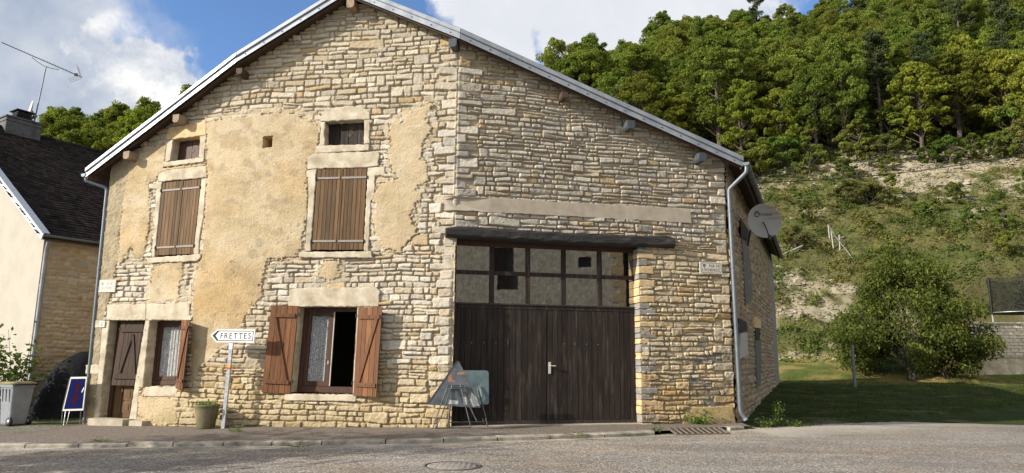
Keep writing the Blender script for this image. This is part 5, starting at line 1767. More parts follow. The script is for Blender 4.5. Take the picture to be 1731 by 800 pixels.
    # distance along the ridge where the chimney is seen
    def ridge_e(px):
        best = min(np.linspace(-2, 14, 400), key=lambda e: abs(proj((rp + dE * e)[0], (rp + dE * e)[1], zr + .1)[0] - px)); return best
    e0, e1 = ridge_e(2), ridge_e(62); zc = zr + .42
    e0 = max(e0, .2)
    cm = MB(); Rz = Matrix.Rotation(-ac, 3, 'Z'); c = rp + dE * (e0 + e1) / 2; ln = max(.9, e1 - e0)
    cm.box((c[0], c[1], zr + .15), (.75, ln, .7), Rz, bev=.02); cm.box((c[0], c[1], zr + .52), (.83, ln + .08, .08), Rz, bev=.02); cm.box((c[0], c[1], zr + .36), (.80, ln + .05, .03), Rz, 0)
    chn = cm.build('chimney', mat_simple('weathered_metal_sheet', (.075, .072, .07), .55, metal=.4, var=.25, nscale=3), ro)
    cw = MB(); c3 = rp + dE * (e0 + ln * .52)
    for k in range(4): cw.box((c3[0], c3[1], zr + .60 + .075 * k), (.62 - .04 * k, .62 - .04 * k, .03), Rz, bev=.01)
    cw.box((c3[0], c3[1], zr + .72), (.40, .40, .34), Rz); cw.box((c3[0], c3[1], zr + .90), (.66, .66, .045), Rz, bev=.015)
    cw.build('chimney_cowl', M['black'], root)
    # antenna on its mast
    mb_ = rp + dE * (e1 - .05); zt = 1e9
    Ym = mb_[1]; t = aty(78, 112, Ym); base = aty(58, 207, Ym)
    an = empty('television_antenna', tuple(base), 'rooftop television antenna with a long boom and a small mesh reflector on a thin mast', 'antenna')
    MB().tube([tuple(base), tuple(t)], .024, 8).build('mast', M['zinc_dark'], an)
    a, b = aty(3, 72, Ym - .5), aty(139, 131, Ym + .4); bm = MB(); bm.tube([tuple(a), tuple(b)], .016, 6)
    bd = (Vector(b) - Vector(a)).normalized(); sd_ = bd.cross(Vector((0, 0, 1))).normalized(); u2 = sd_.cross(bd)
    Lb = (Vector(b) - Vector(a)).length
    for k in range(26):
        p = Vector(a) + bd * (Lb * .90 * k / 26); w = .05 + .002 * k; bm.tube([p - sd_ * w, p + sd_ * w], .004, 4); bm.tube([p - u2 * w * .8, p + u2 * w * .8], .004, 4)
    p1, p2 = aty(54, 97, Ym - .1), aty(100, 118, Ym + .15); mm = (Vector(p1) + Vector(p2)) / 2 - Vector((0, 0, .13)); bm.tube([tuple(p1), tuple((Vector(p1) + mm) / 2 - Vector((0, 0, .03))), tuple(mm), tuple((Vector(p2) + mm) / 2 - Vector((0, 0, .02))), tuple(p2)], .012, 6)
    bm.box(Vector(a) + bd * Lb * .92, (.10, .10, .10))
    bm.build('boom', M['iron'], an)
    rf = MB(); q = Vector(a) + bd * Lb * .97
    for s in (-1, 1):
        for k in range(6):
            o = q + u2 * s * (.04 + .06 * k) - bd * (.05 * k) ; rf.tube([o - sd_ * .22, o + sd_ * .22], .006, 4)
        for x in (-.22, 0, .22): rf.tube([q + sd_ * x, q + sd_ * x + u2 * s * .34 - bd * .25], .006, 4)
    rf.build('reflector', M['steel'], an)
    # a small dish seen edge-on beside the chimney cowl
    dc = aty(50, 186, Ym); sdn = empty('small_satellite_dish', tuple(dc), 'small pale satellite dish seen edge on behind the neighbouring chimney', 'satellite dish')
    z = Vector((-.72, -.66, .12)).normalized(); x = Vector((0, 0, 1)).cross(z).normalized(); y = z.cross(x); Mx = Matrix((x, y, z)).transposed()
    rr = .40; pr = [(.001, -.07)] + [(rr * k / 6, -.07 + .07 * (k / 6) ** 2) for k in range(1, 7)] + [(rr * k / 6, -.085 + .07 * (k / 6) ** 2) for k in range(6, 0, -1)] + [(.001, -.085)]
    MB().lathe(dc, pr, 24, 0, Mx).build('reflector', M['offwhite'], sdn)
    MB().tube([Vector(dc) - z * .1, Vector(base) + Vector((0, 0, .1))], .02, 6).build('bracket', M['iron'], sdn)
    # heap under a black sheet against the flank
    hp = S(118, 640, 1.0); hz = gz(hp[0], hp[1])
    hc = S(156, 650, 1.1)
    V = []; nu, nv = 60, 26; hp = hc; 
    top = float(S(128, 592, 1.0)[2])
    for i in range(nu + 1):
        a = -1.5 + 3.4 * i / nu
        for j in range(nv + 1):
            b = -1.3 + 2.4 * j / nv
            rr_ = math.hypot(a / 1.5, b / 1.15); h = (top - hz) * max(0, 1 - rr_ ** 2.6) ** .6
            fold = .10 * (vnoise(np.array([a * 2.3 + b]), np.array([b * 3.0 - a]), 5)[0] - .5) + .05 * (vnoise(np.array([a * 7 + b * 3]), np.array([b * 6]), 6)[0] - .5)
            p = hc + dE * a + nS * b; V.append((p[0], p[1], hz - .05 + max(0, h + fold * min(1, h * 3))))
    W = nv + 1
    MBt = MB().add(V, [(i * W + j, (i + 1) * W + j, (i + 1) * W + j + 1, i * W + j + 1) for i in range(nu) for j in range(nv)], smooth=True)
    tg = MBt.build('tarpaulin', mat_simple('black_plastic_sheet', (.008, .008, .009), .75, var=.2, nscale=6, bump=.5, bscale=9, bdist=.05, spec=.10), None)
    tag(tg, 'black plastic sheet draped over a heap between the two houses', 'tarpaulin')
    # pale sack and planks in front
    sp = atz(83, 692, -.12); sp[2] = gz(sp[0], sp[1]); V = []; nu, nv = 24, 14
    for i in range(nu):
        for j in range(nv + 1):
            t = 2 * math.pi * i / nu; ph = math.pi * j / nv; r = 1 + .25 * (vnoise(np.array([math.cos(t) * 2 + 4]), np.array([math.sin(t) * 2 + ph * 2]), 3)[0] - .5)
            x, y, z = .42 * r * math.sin(ph) * math.cos(t), .28 * r * math.sin(ph) * math.sin(t), .21 + .23 * r * math.cos(ph)
            V.append((sp[0] + x, sp[1] + y, max(sp[2] - .01, sp[2] + z)))
    W = nv + 1
    sk = MB().add(V, [(i * W + j, ((i + 1) % nu) * W + j, ((i + 1) % nu) * W + j + 1, i * W + j + 1) for i in range(nu) for j in range(nv)], smooth=True).build('rubble_sack', mat_simple('dirty_white_sack', (.42, .41, .38), .85, var=.25, nscale=9, bump=.6, bscale=24, bdist=.03), None)
    tag(sk, 'pale lumpy sack lying in front of the black plastic sheet', 'sack')
    pk = MB(); q = sp + dE * .3
    for k in range(3):
        a = Vector((sp[0] + .55 + .13 * k, sp[1] - .1, sp[2] + .02)); pk.bar(a, a + Vector((.5 - .1 * k, .6, .72 - .08 * k)), .10, .03, tone=float(RNG.uniform(.6, 1.1)))
    tag(pk.build('leaning_planks', M['grey_wood'], None), 'few short boards leaning against the black sheet behind the blue sign', 'boards')
    # shrub behind the bin
    sh = G(14, 640, .9); sz = gz(sh[0], sh[1]); ro_ = empty('leafy_shrub', (sh[0], sh[1], sz), 'leafy green shrub in front of the pale rendered gable at the left edge', 'shrub')
    lf = MB(); stm = MB()
    for k in range(26):
        a = RNG.uniform(0, 6.28); l = RNG.uniform(1.0, 2.5); d_ = Vector((math.cos(a) * .35, math.sin(a) * .3, 1)).normalized(); p0 = Vector((sh[0] + RNG.normal() * .25, sh[1] + RNG.normal() * .2, sz)); p1 = p0 + d_ * l; stm.tube([p0, p1], [.012, .004], 5)
        for j in range(46):
            t = RNG.uniform(.25, 1.03); leaf(lf, p0 + (p1 - p0) * t + Vector(RNG.normal(0, .14, 3)), RNG.uniform(.10, .19), .2)
    lf.build('foliage', mat_leaf('shrub_leaves', (.060, .095, .025), (.10, .14, .04)), ro_); stm.build('stem', M['bark'], ro_)


def proj(x, y, z):
    v = np.array([x, y, z - EYE]); f = v[1] * math.cos(PITCH) + v[2] * math.sin(PITCH); u = -v[1] * math.sin(PITCH) + v[2] * math.cos(PITCH); r = v[0]
    a, b = r / f, u / f; c, s = math.cos(ROLL), math.sin(ROLL); a, b = a * c + b * s, -a * s + b * c
    return (IMG_W / 2 + a * F_PX, IMG_H / 2 - b * F_PX)


M['dark_bark'] = mat_simple('dark_bark', (.050, .040, .030), .95, var=.3, nscale=8, bump=.6, bscale=22, bdist=.02, stretch=(1, 1, .3))
M['bark'] = mat_simple('grey_brown_bark', (.10, .078, .058), .95, var=.3, nscale=8, bump=.6, bscale=22, bdist=.02, stretch=(1, 1, .3))
left_house()


# ------------------------------------------------------------------ ground, road, pavement
def in_pave(X, Y):
    """inside the pavement strip: between the kerb line and the facade"""
    kx = np.array([k[0] for k in KERB]); ky = np.array([k[1] for k in KERB])
    ye = np.interp(X, kx, ky); return (Y > ye) & (X < kx[-1]), ye


def axis(breaks):
    out = [breaks[0][0]]
    for a, b, s in breaks:
        n = max(1, int(round((b - a) / s))); out += list(a + (b - a) * np.arange(1, n + 1) / n)
    return np.array(out)


def ground_colour(X, Y, Zg):
    hl = hill(X, Y); n = X.shape
    grass = np.array([.040, .056, .017]); dry = np.array([.17, .145, .062]); scree = np.array([.36, .305, .215]); soil = np.array([.13, .10, .06]); gravel = np.array([.27, .245, .20])
    c = np.ones(n + (3,)) * grass
    k = sstep(-.05, .25, fbm(X / 1.7, Y / 1.2, 201, 4))[..., None] * .55; c = c * (1 - k) + np.array([.065, .083, .024]) * k
    k = sstep(.10, .28, fbm(X / .8, Y / .45, 202, 4))[..., None] * .7; c = c * (1 - k) + dry * k
    k = (sstep(33.5, 35.5, Y) * (X > 4))[..., None] * .8; c = c * (1 - k) + np.array([.125, .150, .036]) * k  # far grass colour lightened to brighten the sunlit strip
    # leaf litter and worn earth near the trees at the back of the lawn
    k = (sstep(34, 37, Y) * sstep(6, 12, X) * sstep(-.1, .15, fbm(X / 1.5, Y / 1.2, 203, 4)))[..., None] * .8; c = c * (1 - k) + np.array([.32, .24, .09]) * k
    # the bank: dry grass, scree patches growing towards the wood
    k = sstep(.4, 1.6, hl)[..., None]; bank = np.ones(n + (3,)) * np.array([.105, .095, .038])
    g = sstep(-.12, .18, fbm(X / 5, Y / 3.2, 204, 5))[..., None]; bank = bank * (1 - g * .7) + np.array([.078, .100, .026]) * g * .7
    q = fbm(X / 7.0, Y / 2.6, 205, 5) + .5 * fbm(X / .9, Y / .7, 206, 4)
    up_ = sstep(13, 18, hl) * (1 - sstep(25, 28, hl)); lo = 1 - sstep(3, 8.5, hl)
    s = sstep(.02, .22, q + .26 * up_ + .24 * lo - .13)[..., None]; bank = bank * (1 - s) + scree * s
    s2 = sstep(.0, .22, fbm(X / .9, Y / .6, 207, 5) * 1.6)[..., None] * .5; bank = bank * (1 - s2) + dry * s2
    c = c * (1 - k) + bank * k
    # forest floor
    k = sstep(25, 28, hl + 3 * fbm(X / 6, Y / 6, 208, 3))[..., None]; c = c * (1 - k) + np.array([.060, .055, .028]) * k
    # gravel by the road edge and between the houses
    k = ((1 - sstep(17.4, 19.6, Y + 1.6 * fbm(X / 1.2, Y / 1.2, 209, 4))) * (1 - sstep(-9.5, 6, X) * 0))[..., None]
    k = k * (.35 + .65 * sstep(-.1, .1, fbm(X / .5, Y / .5, 210, 3)))[..., None] * sstep(5.6, 7.5, X)[..., None]
    k = np.maximum(k, ((X < -9.6) * sstep(-.25, .1, fbm(X / 1.0, Y / .8, 211, 4)) * .8 * (Y < 19))[..., None]); c = c * (1 - k) + gravel * k
    c = c * (1 + .5 * fbm(X / .35, Y / .35, 212, 3))[..., None]
    return np.clip(c, .01, .7)


def grid_mesh(name, xs, ys, zf, mat, colf=None, keepf=None):
    X, Y = np.meshgrid(xs, ys, indexing='ij'); Zg = zf(X, Y); ny = len(ys)
    idx = np.arange(X.size).reshape(X.shape); q = np.stack([idx[:-1, :-1], idx[1:, :-1], idx[1:, 1:], idx[:-1, 1:]], -1)
    if keepf is not None:
        xc, yc = (X[:-1, :-1] + X[1:, 1:]) / 2, (Y[:-1, :-1] + Y[1:, 1:]) / 2; q = q[keepf(xc, yc)]
    q = q.reshape(-1, 4); V = np.stack([X, Y, Zg], -1).reshape(-1, 3); cc = colf(X, Y, Zg).reshape(-1, 3) if colf else None
    used = np.unique(q); mp = np.full(len(V), -1); mp[used] = np.arange(len(used))
    return mesh_np(name, V[used], mp[q], mat, None, cc[used] if cc is not None else None)


ROAD_EDGE = [atz(px, py, -.12) for px, py in ((1262, 733), (1300, 729), (1360, 724), (1430, 716.5), (1500, 712), (1580, 705), (1731, 693), (2050, 668))]
ROAD_POLY = [(-60, -30), (60, -30), (60, ROAD_EDGE[-1][1] + 8)] + [(p[0], p[1]) for p in ROAD_EDGE[::-1]] + [(k[0], k[1]) for k in KERB[::-1]] + [(-60, KERB[0][1] - .3)]


def mat_ground():
    m, nt, b = material('grassy_ground'); at = nt.new('ShaderNodeAttribute', attribute_name='Col').outputs['Color']; co = nt.coords('Object')
    n = nt.noise(co, 9, 6, .7); c = nt.mix(nt.rng(n, .3, .7, 0, .7), at, nt.mix(1.0, at, (.55, .56, .5), 'MULTIPLY'))
    n2 = nt.noise(co, 28, 4, .7); c = nt.mix(nt.rng(n2, .55, .72, 0, .35), c, nt.mix(1.0, at, (1.7, 1.6, 1.5), 'MULTIPLY'))
    nt.put(b.inputs['Base Color'], c); b.inputs['Roughness'].default_value = .95; b.inputs['Specular IOR Level'].default_value = .08
    nt.put(b.inputs['Normal'], nt.bump(n, .9, .10)); return m


def build_ground():
    xs = axis([(-400, -60, 20), (-60, -18, 2), (-18, -8, .3), (-8, 5, .8), (5, 50, .22), (50, 90, 1.5), (90, 400, 15)])
    ys = axis([(-120, -10, 10), (-10, 9, 1), (9, 44, .22), (44, 96, .3), (96, 190, 1.6), (190, 500, 20)])
    def zf(X, Y):
        Zg = ground_z(X, Y); r = poly_sd(ROAD_POLY, X, Y)
        pv, ye = in_pave(X, Y); pv = pv & (Y < ye + 6) & (X > -10.6)
        Zg = np.where(r > -.15, Zg - .10, Zg); Zg = np.where(pv, Zg - .10, Zg)
        hl = hill(X, Y)
        return Zg + sstep(.3, 2, hl) * (.40 * fbm(X / 1.6, Y / 1.3, 221, 4) + .50 * fbm(X / .55, Y / .5, 222, 3)) + .05 * fbm(X / .6, Y / .6, 223, 3) * (r < -.3) * (~pv)
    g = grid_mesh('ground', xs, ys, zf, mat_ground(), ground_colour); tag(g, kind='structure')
    # road
    m, nt, b = material('worn_asphalt'); co = nt.coords('Object')
    st = nt.new('ShaderNodeTexVoronoi', feature='F1'); nt.l.new(co, st.inputs['Vector']); st.inputs['Scale'].default_value = 42; st.inputs['Randomness'].default_value = 1
    agg = nt.new('ShaderNodeSeparateColor'); nt.l.new(st.outputs['Color'], agg.inputs[0])
    base = nt.mix(nt.rng(agg.outputs[0], .2, .95), (.165, .150, .128), (.35, .318, .27))
    base = nt.mix(nt.rng(agg.outputs[1], .86, .93), base, (.50, .46, .40))
    big = nt.noise(nt.coords('Object', (.35, 1, 1)), .9, 6, .62)
    base = nt.mix(nt.rng(big, .36, .62, 0, .75), base, nt.mix(1.0, base, (.66, .61, .58), 'MULTIPLY'))
    warm = nt.noise(nt.coords('Object', (.25, 1, 1)), 1.6, 5, .6); base = nt.mix(nt.rng(warm, .5, .66, 0, .55), base, nt.mix(1.0, base, (1.30, 1.06, .80), 'MULTIPLY'))
    pale = nt.rng(nt.noise(nt.coords('Object', (.5, 1.3, 1)), 1.1, 7, .68), .58, .70, 0, .55); base = nt.mix(pale, base, (.38, .345, .295))
    nt.put(b.inputs['Base Color'], base); b.inputs['Roughness'].default_value = .9; b.inputs['Specular IOR Level'].default_value = .2
    nt.put(b.inputs['Normal'], nt.bump(nt.math('SUBTRACT', 1.0, st.outputs['Distance']), .8, .010, nt.bump(nt.noise(co, 3, 5, .6), .5, .05)))
    # grit and moss lie along the kerb; thin wandering cracks
    gr = nt.new('ShaderNodeAttribute', attribute_name='Col').outputs['Color']; gs = nt.new('ShaderNodeSeparateColor'); nt.l.new(gr, gs.inputs[0])
    base = nt.mix(gs.outputs[0], base, (.50, .45, .36)); base = nt.mix(gs.outputs[1], base, (.13, .135, .055)); base = nt.mix(gs.outputs[2], base, (.15, .125, .105))
    ck = nt.math('ABSOLUTE', nt.math('SUBTRACT', nt.noise(nt.coords('Object', (.5, .8, 1)), .8, 6, .55), .5))
    base = nt.mix(nt.rng(ck, .0, .0035, .65, 0), base, (.06, .052, .046))
    nt.put(b.inputs['Base Color'], base)
    M['asphalt'] = m
    xs = axis([(-60, -14, 3), (-14, 20, .35), (20, 60, 2)]); ys = axis([(-30, 4, 3), (4, 24, .12), (24, 40, 1)])
    def roadz(X, Y): return g_wall(X) - .10 + .012 * fbm(X / 1.5, Y / 1.2, 231, 3) + .004
    def road_col(X, Y, Zr):
        ye = np.interp(X, [k[0] for k in KERB], [k[1] for k in KERB]); d = ye - Y; inr = (X < 5.4)
        gr = np.clip(sstep(.45, .02, d) if False else (1 - sstep(.03, .40 + .5 * (fbm(X / .8, Y / .3, 261, 3)), d)), 0, 1) * (d > -.2) * inr * (.3 + .7 * sstep(-.2, .15, fbm(X / .3, Y / .12, 262, 3))) * .75
        far = (~inr) * (1 - sstep(.1, 2.2, poly_sd(ROAD_POLY, X, Y) + 1.2 * fbm(X / .9, Y / .5, 263, 4))) * .6
        moss = (1 - sstep(.0, .12, d + .12 * fbm(X / .5, Y / .2, 264, 3))) * inr * sstep(.02, .2, fbm(X / 1.1, Y / .5, 265, 3)) * .8
        patch = sstep(.0, .04, poly_sd([(1.2, 6.2), (4.6, 6.5), (4.9, 8.6), (1.0, 8.3)], X, Y) + .05 * fbm(X / .3, Y / .3, 266, 3)) * .30 + sstep(.12, .3, fbm(X / 2.2, Y / .8, 267, 5)) * .35
        return np.clip(np.stack([np.maximum(gr, far), moss, patch], -1), 0, 1)
    r = grid_mesh('road', xs, ys, roadz, m, road_col, lambda X, Y: poly_sd(ROAD_POLY, X, Y) > -.14 - .22 * (X > 5.3) * vnoise(X * 2.1, Y * 2.1, 4)); tag(r, kind='structure')
    # pavement: dark old asphalt up to the wall
    pts = []
    kx = [k[0] for k in KERB]; ky = [k[1] for k in KERB]
    xs = np.linspace(-16, 5.45, 120); V = []
    nrow = 14
    for x in xs:
        y0 = np.interp(x, kx, ky) + .12
        y1 = y0 + 5.2 if x < -9.9 else (np.interp(x, _px[(_us > 0) & (_us < UE)], _py[(_us > 0) & (_us < UE)]) + .35)
        if x < -10.4: y1 = y0 + 1.9
        for j in range(nrow):
            t = j / (nrow - 1); y = y0 + (max(y1, y0 + .05) - y0) * t
            V.append((x, y, g_wall(np.array(x)) - .025 + .022 * t + .010 * fbm(np.array([x / .5]), np.array([y / .4]), 241, 3)[0]))
    m2, nt, b = material('old_pavement_asphalt'); co = nt.coords('Object')
    v = nt.new('ShaderNodeTexVoronoi'); nt.l.new(co, v.inputs['Vector']); v.inputs['Scale'].default_value = 60; sc = nt.new('ShaderNodeSeparateColor'); nt.l.new(v.outputs['Color'], sc.inputs[0])
    cc = nt.mix(nt.rng(sc.outputs[0], .3, 1), (.10, .085, .070), (.29, .245, .20)); cc = nt.mix(nt.rng(nt.noise(co, 1.6, 6, .65), .42, .66, 0, .7), cc, (.165, .13, .10)); cc = nt.mix(nt.rng(nt.noise(co, 5, 6, .7), .60, .72, 0, .7), cc, (.26, .22, .165))
    nt.put(b.inputs['Base Color'], cc); b.inputs['Roughness'].default_value = .95; b.inputs['Specular IOR Level'].default_value = .12
    nt.put(b.inputs['Normal'], nt.bump(sc.outputs[1], .5, .008, nt.bump(nt.noise(co, 5, 5, .65), .6, .04)))
    pv = MB().add(V, [(i * nrow + j, (i + 1) * nrow + j, (i + 1) * nrow + j + 1, i * nrow + j + 1) for i in range(len(xs) - 1) for j in range(nrow - 1)], smooth=True).build('pavement', m2, None); tag(pv, kind='structure')
    # kerb stones
    kb = MB(); pts = [Vector((k[0], k[1], 0)) for k in KERB]; acc = []
    tot = 0; seg = []
    for a, b_ in zip(pts[:-1], pts[1:]): seg.append((tot, a, b_)); tot += (b_ - a).length
    def on(s):
        for t0, a, b_ in seg[::-1]:
            if s >= t0: L = (b_ - a).length; return a + (b_ - a) * min(1, (s - t0) / L)
        return pts[0]
    s = 0
    grate0 = None
    while s < tot - .1:
        L = float(RNG.uniform(.85, 1.25)); a, b_ = on(s + .012), on(min(s + L - .012, tot)); s += L
        za, zb = float(g_wall(np.array(a.x))) - .022, float(g_wall(np.array(b_.x))) - .022
        if grate_span[0] - .2 < (a.x + b_.x) / 2 < grate_span[1] + .2: continue
        d = (b_ - a).normalized(); n = Vector((-d.y, d.x, 0)); w = .20; jz = RNG.normal(0, .006)
        prof = [(-.0, -.16), (0, -.022), (.022, 0), (w, .004), (w, -.16)]
        f = [a + n * (o + .0) + Vector((0, 0, za + z + jz)) for o, z in prof]; k = [b_ + n * o + Vector((0, 0, zb + z + jz + RNG.normal(0, .004))) for o, z in prof]
        kb.loft([tuple(p) for p in f], [tuple(p) for p in k], 0, float(RNG.uniform(.8, 1.15)))
    ko = kb.build('kerb', mat_simple('worn_kerb_stone', (.36, .32, .26), .9, var=.2, nscale=5, bump=.5, bscale=40, bdist=.012, spec=.15, col2=(.15, .13, .10)), None); tag(ko, kind='structure')


_g0, _g1 = atz(1145, 737, -.09), atz(1231, 734, -.07)
grate_span = (float(_g0[0]), float(_g1[0]))
build_ground()


def street_iron():
    a, b = _g0.copy(), _g1.copy(); d = (b - a) / np.linalg.norm(b - a); n = np.array([-d[1], d[0], 0]); L = np.linalg.norm(b - a)
    za, zb_ = float(g_wall(np.array(a[0]))) - .088, float(g_wall(np.array(b[0]))) - .088; a[2], b[2] = za, zb_; W = .40
    root = empty('storm_drain', (a[0], a[1], za - .02), 'rusty kerb inlet grating with dark slots by the right corner of the barn', 'drain')
    rise = np.array([0, 0, .085]); mb = MB()
    def q(t, s, h): return tuple(a + (b - a) * t + (n * W + rise) * s + np.array([0, 0, h]))
    mb.bar(q(0, 0, 0), q(1, 0, 0), .035, .03); mb.bar(q(0, 1, .0), q(1, 1, .0), .04, .03)
    for k in range(10):
        t = k / 9; w = .030 if 0 < k < 9 else .05
        mb.bar(q(t, 0, .006), q(min(1, t + .0), 1, .006), w, .03)
    mb.build('grating', mat_simple('rusty_grating', (.17, .135, .105), .75, metal=.2, var=.25, nscale=20, bump=.2), root)
    MB().loft([q(0, 0, -.012), q(1, 0, -.012), q(1, 1, -.012), q(0, 1, -.012)], [q(0, 0, -.03), q(1, 0, -.03), q(1, 1, -.03), q(0, 1, -.03)]).build('pit', M['black'], root)  # black plate stands in for the dark hollow under the bars
    c = atz(765, 788.5, float(g_wall(np.array(-.8))) - .10); zc = float(g_wall(np.array(c[0]))) - .10 + .006
    mc = MB(); r = .40
    mc.lathe((c[0], c[1], zc), [(.0005, .006), (r * .92, .006), (r * .93, .0)], 40, 0); mc.lathe((c[0], c[1], zc), [(r * .965, -.01), (r * .965, .008), (r * 1.06, .008), (r * 1.08, -.01)], 40, 1)
    mc.lathe((c[0], c[1], zc), [(r * .925, .0005), (r * .97, .0005)], 40, 2)
    for k in range(9):
        for j in range(9):
            x, y = (k - 4) * .078, (j - 4) * .078
            if math.hypot(x, y) < r * .84: mc.box((c[0] + x, c[1] + y, zc + .007), (.04, .04, .006), mi=0)
    mh = mc.build('manhole_cover', [mat_simple('dusty_cast_iron', (.27, .24, .20), .85, metal=.1, var=.2, nscale=8, bump=.3, bscale=40, bdist=.006), mat_simple('worn_iron_rim', (.11, .095, .08), .7, metal=.2, var=.2), M['black']], None)
    tag(mh, 'round worn iron manhole cover in the road in front of the garage', 'manhole cover')


street_iron()


# ------------------------------------------------------------------ trees
def tree_mesh(name, kind, seed):
    """crown of many leaf faces around limbs; returns (trunk mesh, crown mesh), base at the origin, height about 1 unit = metres"""
    rng = np.random.default_rng(seed); tr = MB()
    if kind == 'pine':
        Hh = rng.uniform(13, 16); tr.tube([(0, 0, -1), (rng.normal(0, .1), 0, Hh * .5), (rng.normal(0, .2), rng.normal(0, .2), Hh)], [.20, .14, .03], 7)
        cl = []
        for k in range(44):
            z = Hh * rng.uniform(.42, .99); t = (z / Hh - .42) / .57; R = (1.0 - .72 * t) * rng.uniform(1.2, 2.9); a = rng.uniform(0, 6.28)
            tip = np.array([R * math.cos(a), R * math.sin(a), z + rng.uniform(-.1, .5)]); tr.tube([(0, 0, z - .3), tuple(tip)], [.05, .015], 4)
            for s in (.55, .8, 1.0): cl.append((np.array([0, 0, z - .3]) * (1 - s) + tip * s, rng.uniform(.45, .8), .35))
        nper, size, flat_ = 62, .17, .5
    else:
        Hh = {'broad': rng.uniform(9.5, 12), 'light': rng.uniform(7.5, 9.5), 'bush': rng.uniform(2.2, 3.2)}[kind]; R0 = {'broad': rng.uniform(3.3, 4.2), 'light': rng.uniform(2.4, 3.2), 'bush': rng.uniform(1.4, 2.0)}[kind]
        zb = Hh * (.25 if kind != 'bush' else .05); tr.tube([(0, 0, -1), (rng.normal(0, .15), rng.normal(0, .15), Hh * .4), (rng.normal(0, .3), rng.normal(0, .3), Hh * .85)], [.024 * Hh, .017 * Hh, .01], 8)
        cl = []; nl = 135 if kind != 'bush' else 34
        for k in range(nl):
            t = rng.uniform(0, 1) ** .8; z = zb + (Hh - zb) * t; prof = math.sqrt(max(.04, 1 - (2 * max(t, .05) - .75) ** 2 * .72)) if t < .95 else .35; R = R0 * prof * rng.uniform(.35, 1.0) * (1.25 if rng.random() < .10 else 1); a = rng.uniform(0, 6.28)
            tip = np.array([R * math.cos(a), R * math.sin(a), z]); cl.append((tip, rng.uniform(.30, .85) * (R0 / 3.4), .55))
            if k % 2 == 0: tr.tube([(0, 0, max(.2, z - R * .7)), tuple(tip)], [.045 * R0 / 3, .012], 4)
        nper, size, flat_ = (115, .135, 0) if kind != 'bush' else (200, .085, 0)
    cs = np.array([c for c, _, _ in cl]); n = len(cl) * nper
    idx = np.repeat(np.arange(len(cl)), nper); rr = np.array([r for _, r, _ in cl])[idx]; fl = np.array([f for _, _, f in cl])[idx]
    d = rng.normal(size=(n, 3)); d /= np.linalg.norm(d, axis=1)[:, None]; rad = rng.uniform(.35, 1, n) ** .45
    p = cs[idx] + d * (rr * rad)[:, None] * np.stack([np.ones(n), np.ones(n), fl], 1)
    nn = d * .75 + rng.normal(size=(n, 3)) * .75 + np.array([0, 0, .5]); nn /= np.linalg.norm(nn, axis=1)[:, None]
    t1 = np.cross(nn, rng.normal(size=(n, 3))); t1 /= np.linalg.norm(t1, axis=1)[:, None]; t2 = np.cross(nn, t1)
    s = size * rng.uniform(.6, 1.4, n)[:, None]
    asp = .55 if kind != 'pine' else .30
    V = np.stack([p - t1 * s, p - t2 * s * asp + nn * s * .12, p + t1 * s, p + t2 * s * asp + nn * s * .12], 1).reshape(-1, 3)
    tn = np.clip(rng.normal(1, .10, len(cl))[idx] * rng.normal(1, .20, n), .45, 1.7); yl = (rng.random(n) < .02)
    col = np.stack([tn * np.where(yl, 1.6, 1), tn * np.where(yl, 1.25, 1), tn * np.where(yl, .8, 1)], 1)
    return tr, V, np.arange(n * 4).reshape(n, 4), np.repeat(col, 4, 0), Hh


M['leaf_broad'] = mat_leaf('wood_foliage', (.118, .158, .032), (.160, .196, .040), .44, .18, attr='Col', spec=False)
M['leaf_light'] = mat_leaf('yellow_green_foliage', (.215, .248, .040), (.175, .214, .036), .45, .14, attr='Col', spec=False)
M['leaf_pine'] = mat_leaf('pine_needles', (.048, .072, .028), (.070, .090, .036), .15, .12, attr='Col', spec=False)
M['leaf_bush'] = mat_leaf('bank_bush_foliage', (.10, .145, .025), (.14, .155, .036), .30, .22, attr='Col', spec=False)
M['leaf_rust'] = mat_leaf('rusty_bush_foliage', (.150, .135, .045), (.11, .125, .035), .25, .18, attr='Col', spec=False)


class Proto:
    def __init__(self, kind, seed, mat, nm):
        tr, V, Fq, col, self.h = tree_mesh(nm, kind, seed)
        self.t = tr.build('trunk', M['bark'], None); self.c = mesh_np('crown', V, Fq, mat, None, col, smooth=False)
        self.used = False

    def place(self, nm, x, y, z, s, rz, label, cat, group):
        r = empty(nm, (x, y, z), label, cat, group); r.rotation_euler = (0, 0, rz); k_ = float(RNG.uniform(.82, 1.12)); r.scale = (s * k_, s * k_ * float(RNG.uniform(.88, 1.12)), s * float(RNG.uniform(.88, 1.30)))
        for src in (self.t, self.c):
            if not self.used: o = src
            else:
                o = src.copy(); COL.objects.link(o)
            o.parent = r
        self.used = True
        return r


PROTO = {'broad': [Proto('broad', 100 + i, M['leaf_broad'], 'b') for i in range(5)], 'light': [Proto('light', 200 + i, M['leaf_light'], 'l') for i in range(3)],
         'pine': [Proto('pine', 300 + i, M['leaf_pine'], 'p') for i in range(3)], 'bush': [Proto('bush', 400 + i, M['leaf_bush'], 'u') for i in range(3)], 'rust': [Proto('bush', 500 + i, M['leaf_rust'], 'r') for i in range(2)]}
LAB = {'broad': ('hillside_tree', 'mid green broadleaf tree in the dense wood on the hillside', 'tree', 'broadleaf trees of the hillside wood'),
       'light': ('hillside_tree', 'yellow green young tree in the wood on the hillside', 'tree', 'yellow green trees of the hillside wood'),
       'pine': ('pine_tree', 'dark pine with a thin bare trunk standing in the hillside wood', 'tree', 'pines of the hillside wood'),
       'bush': ('hillside_bush', 'low green bush on the dry grassy bank below the wood', 'bush', 'green bushes on the bank'),
       'rust': ('hillside_bush', 'low rusty brown bush on the dry grassy bank below the wood', 'bush', 'rusty bushes on the bank')}


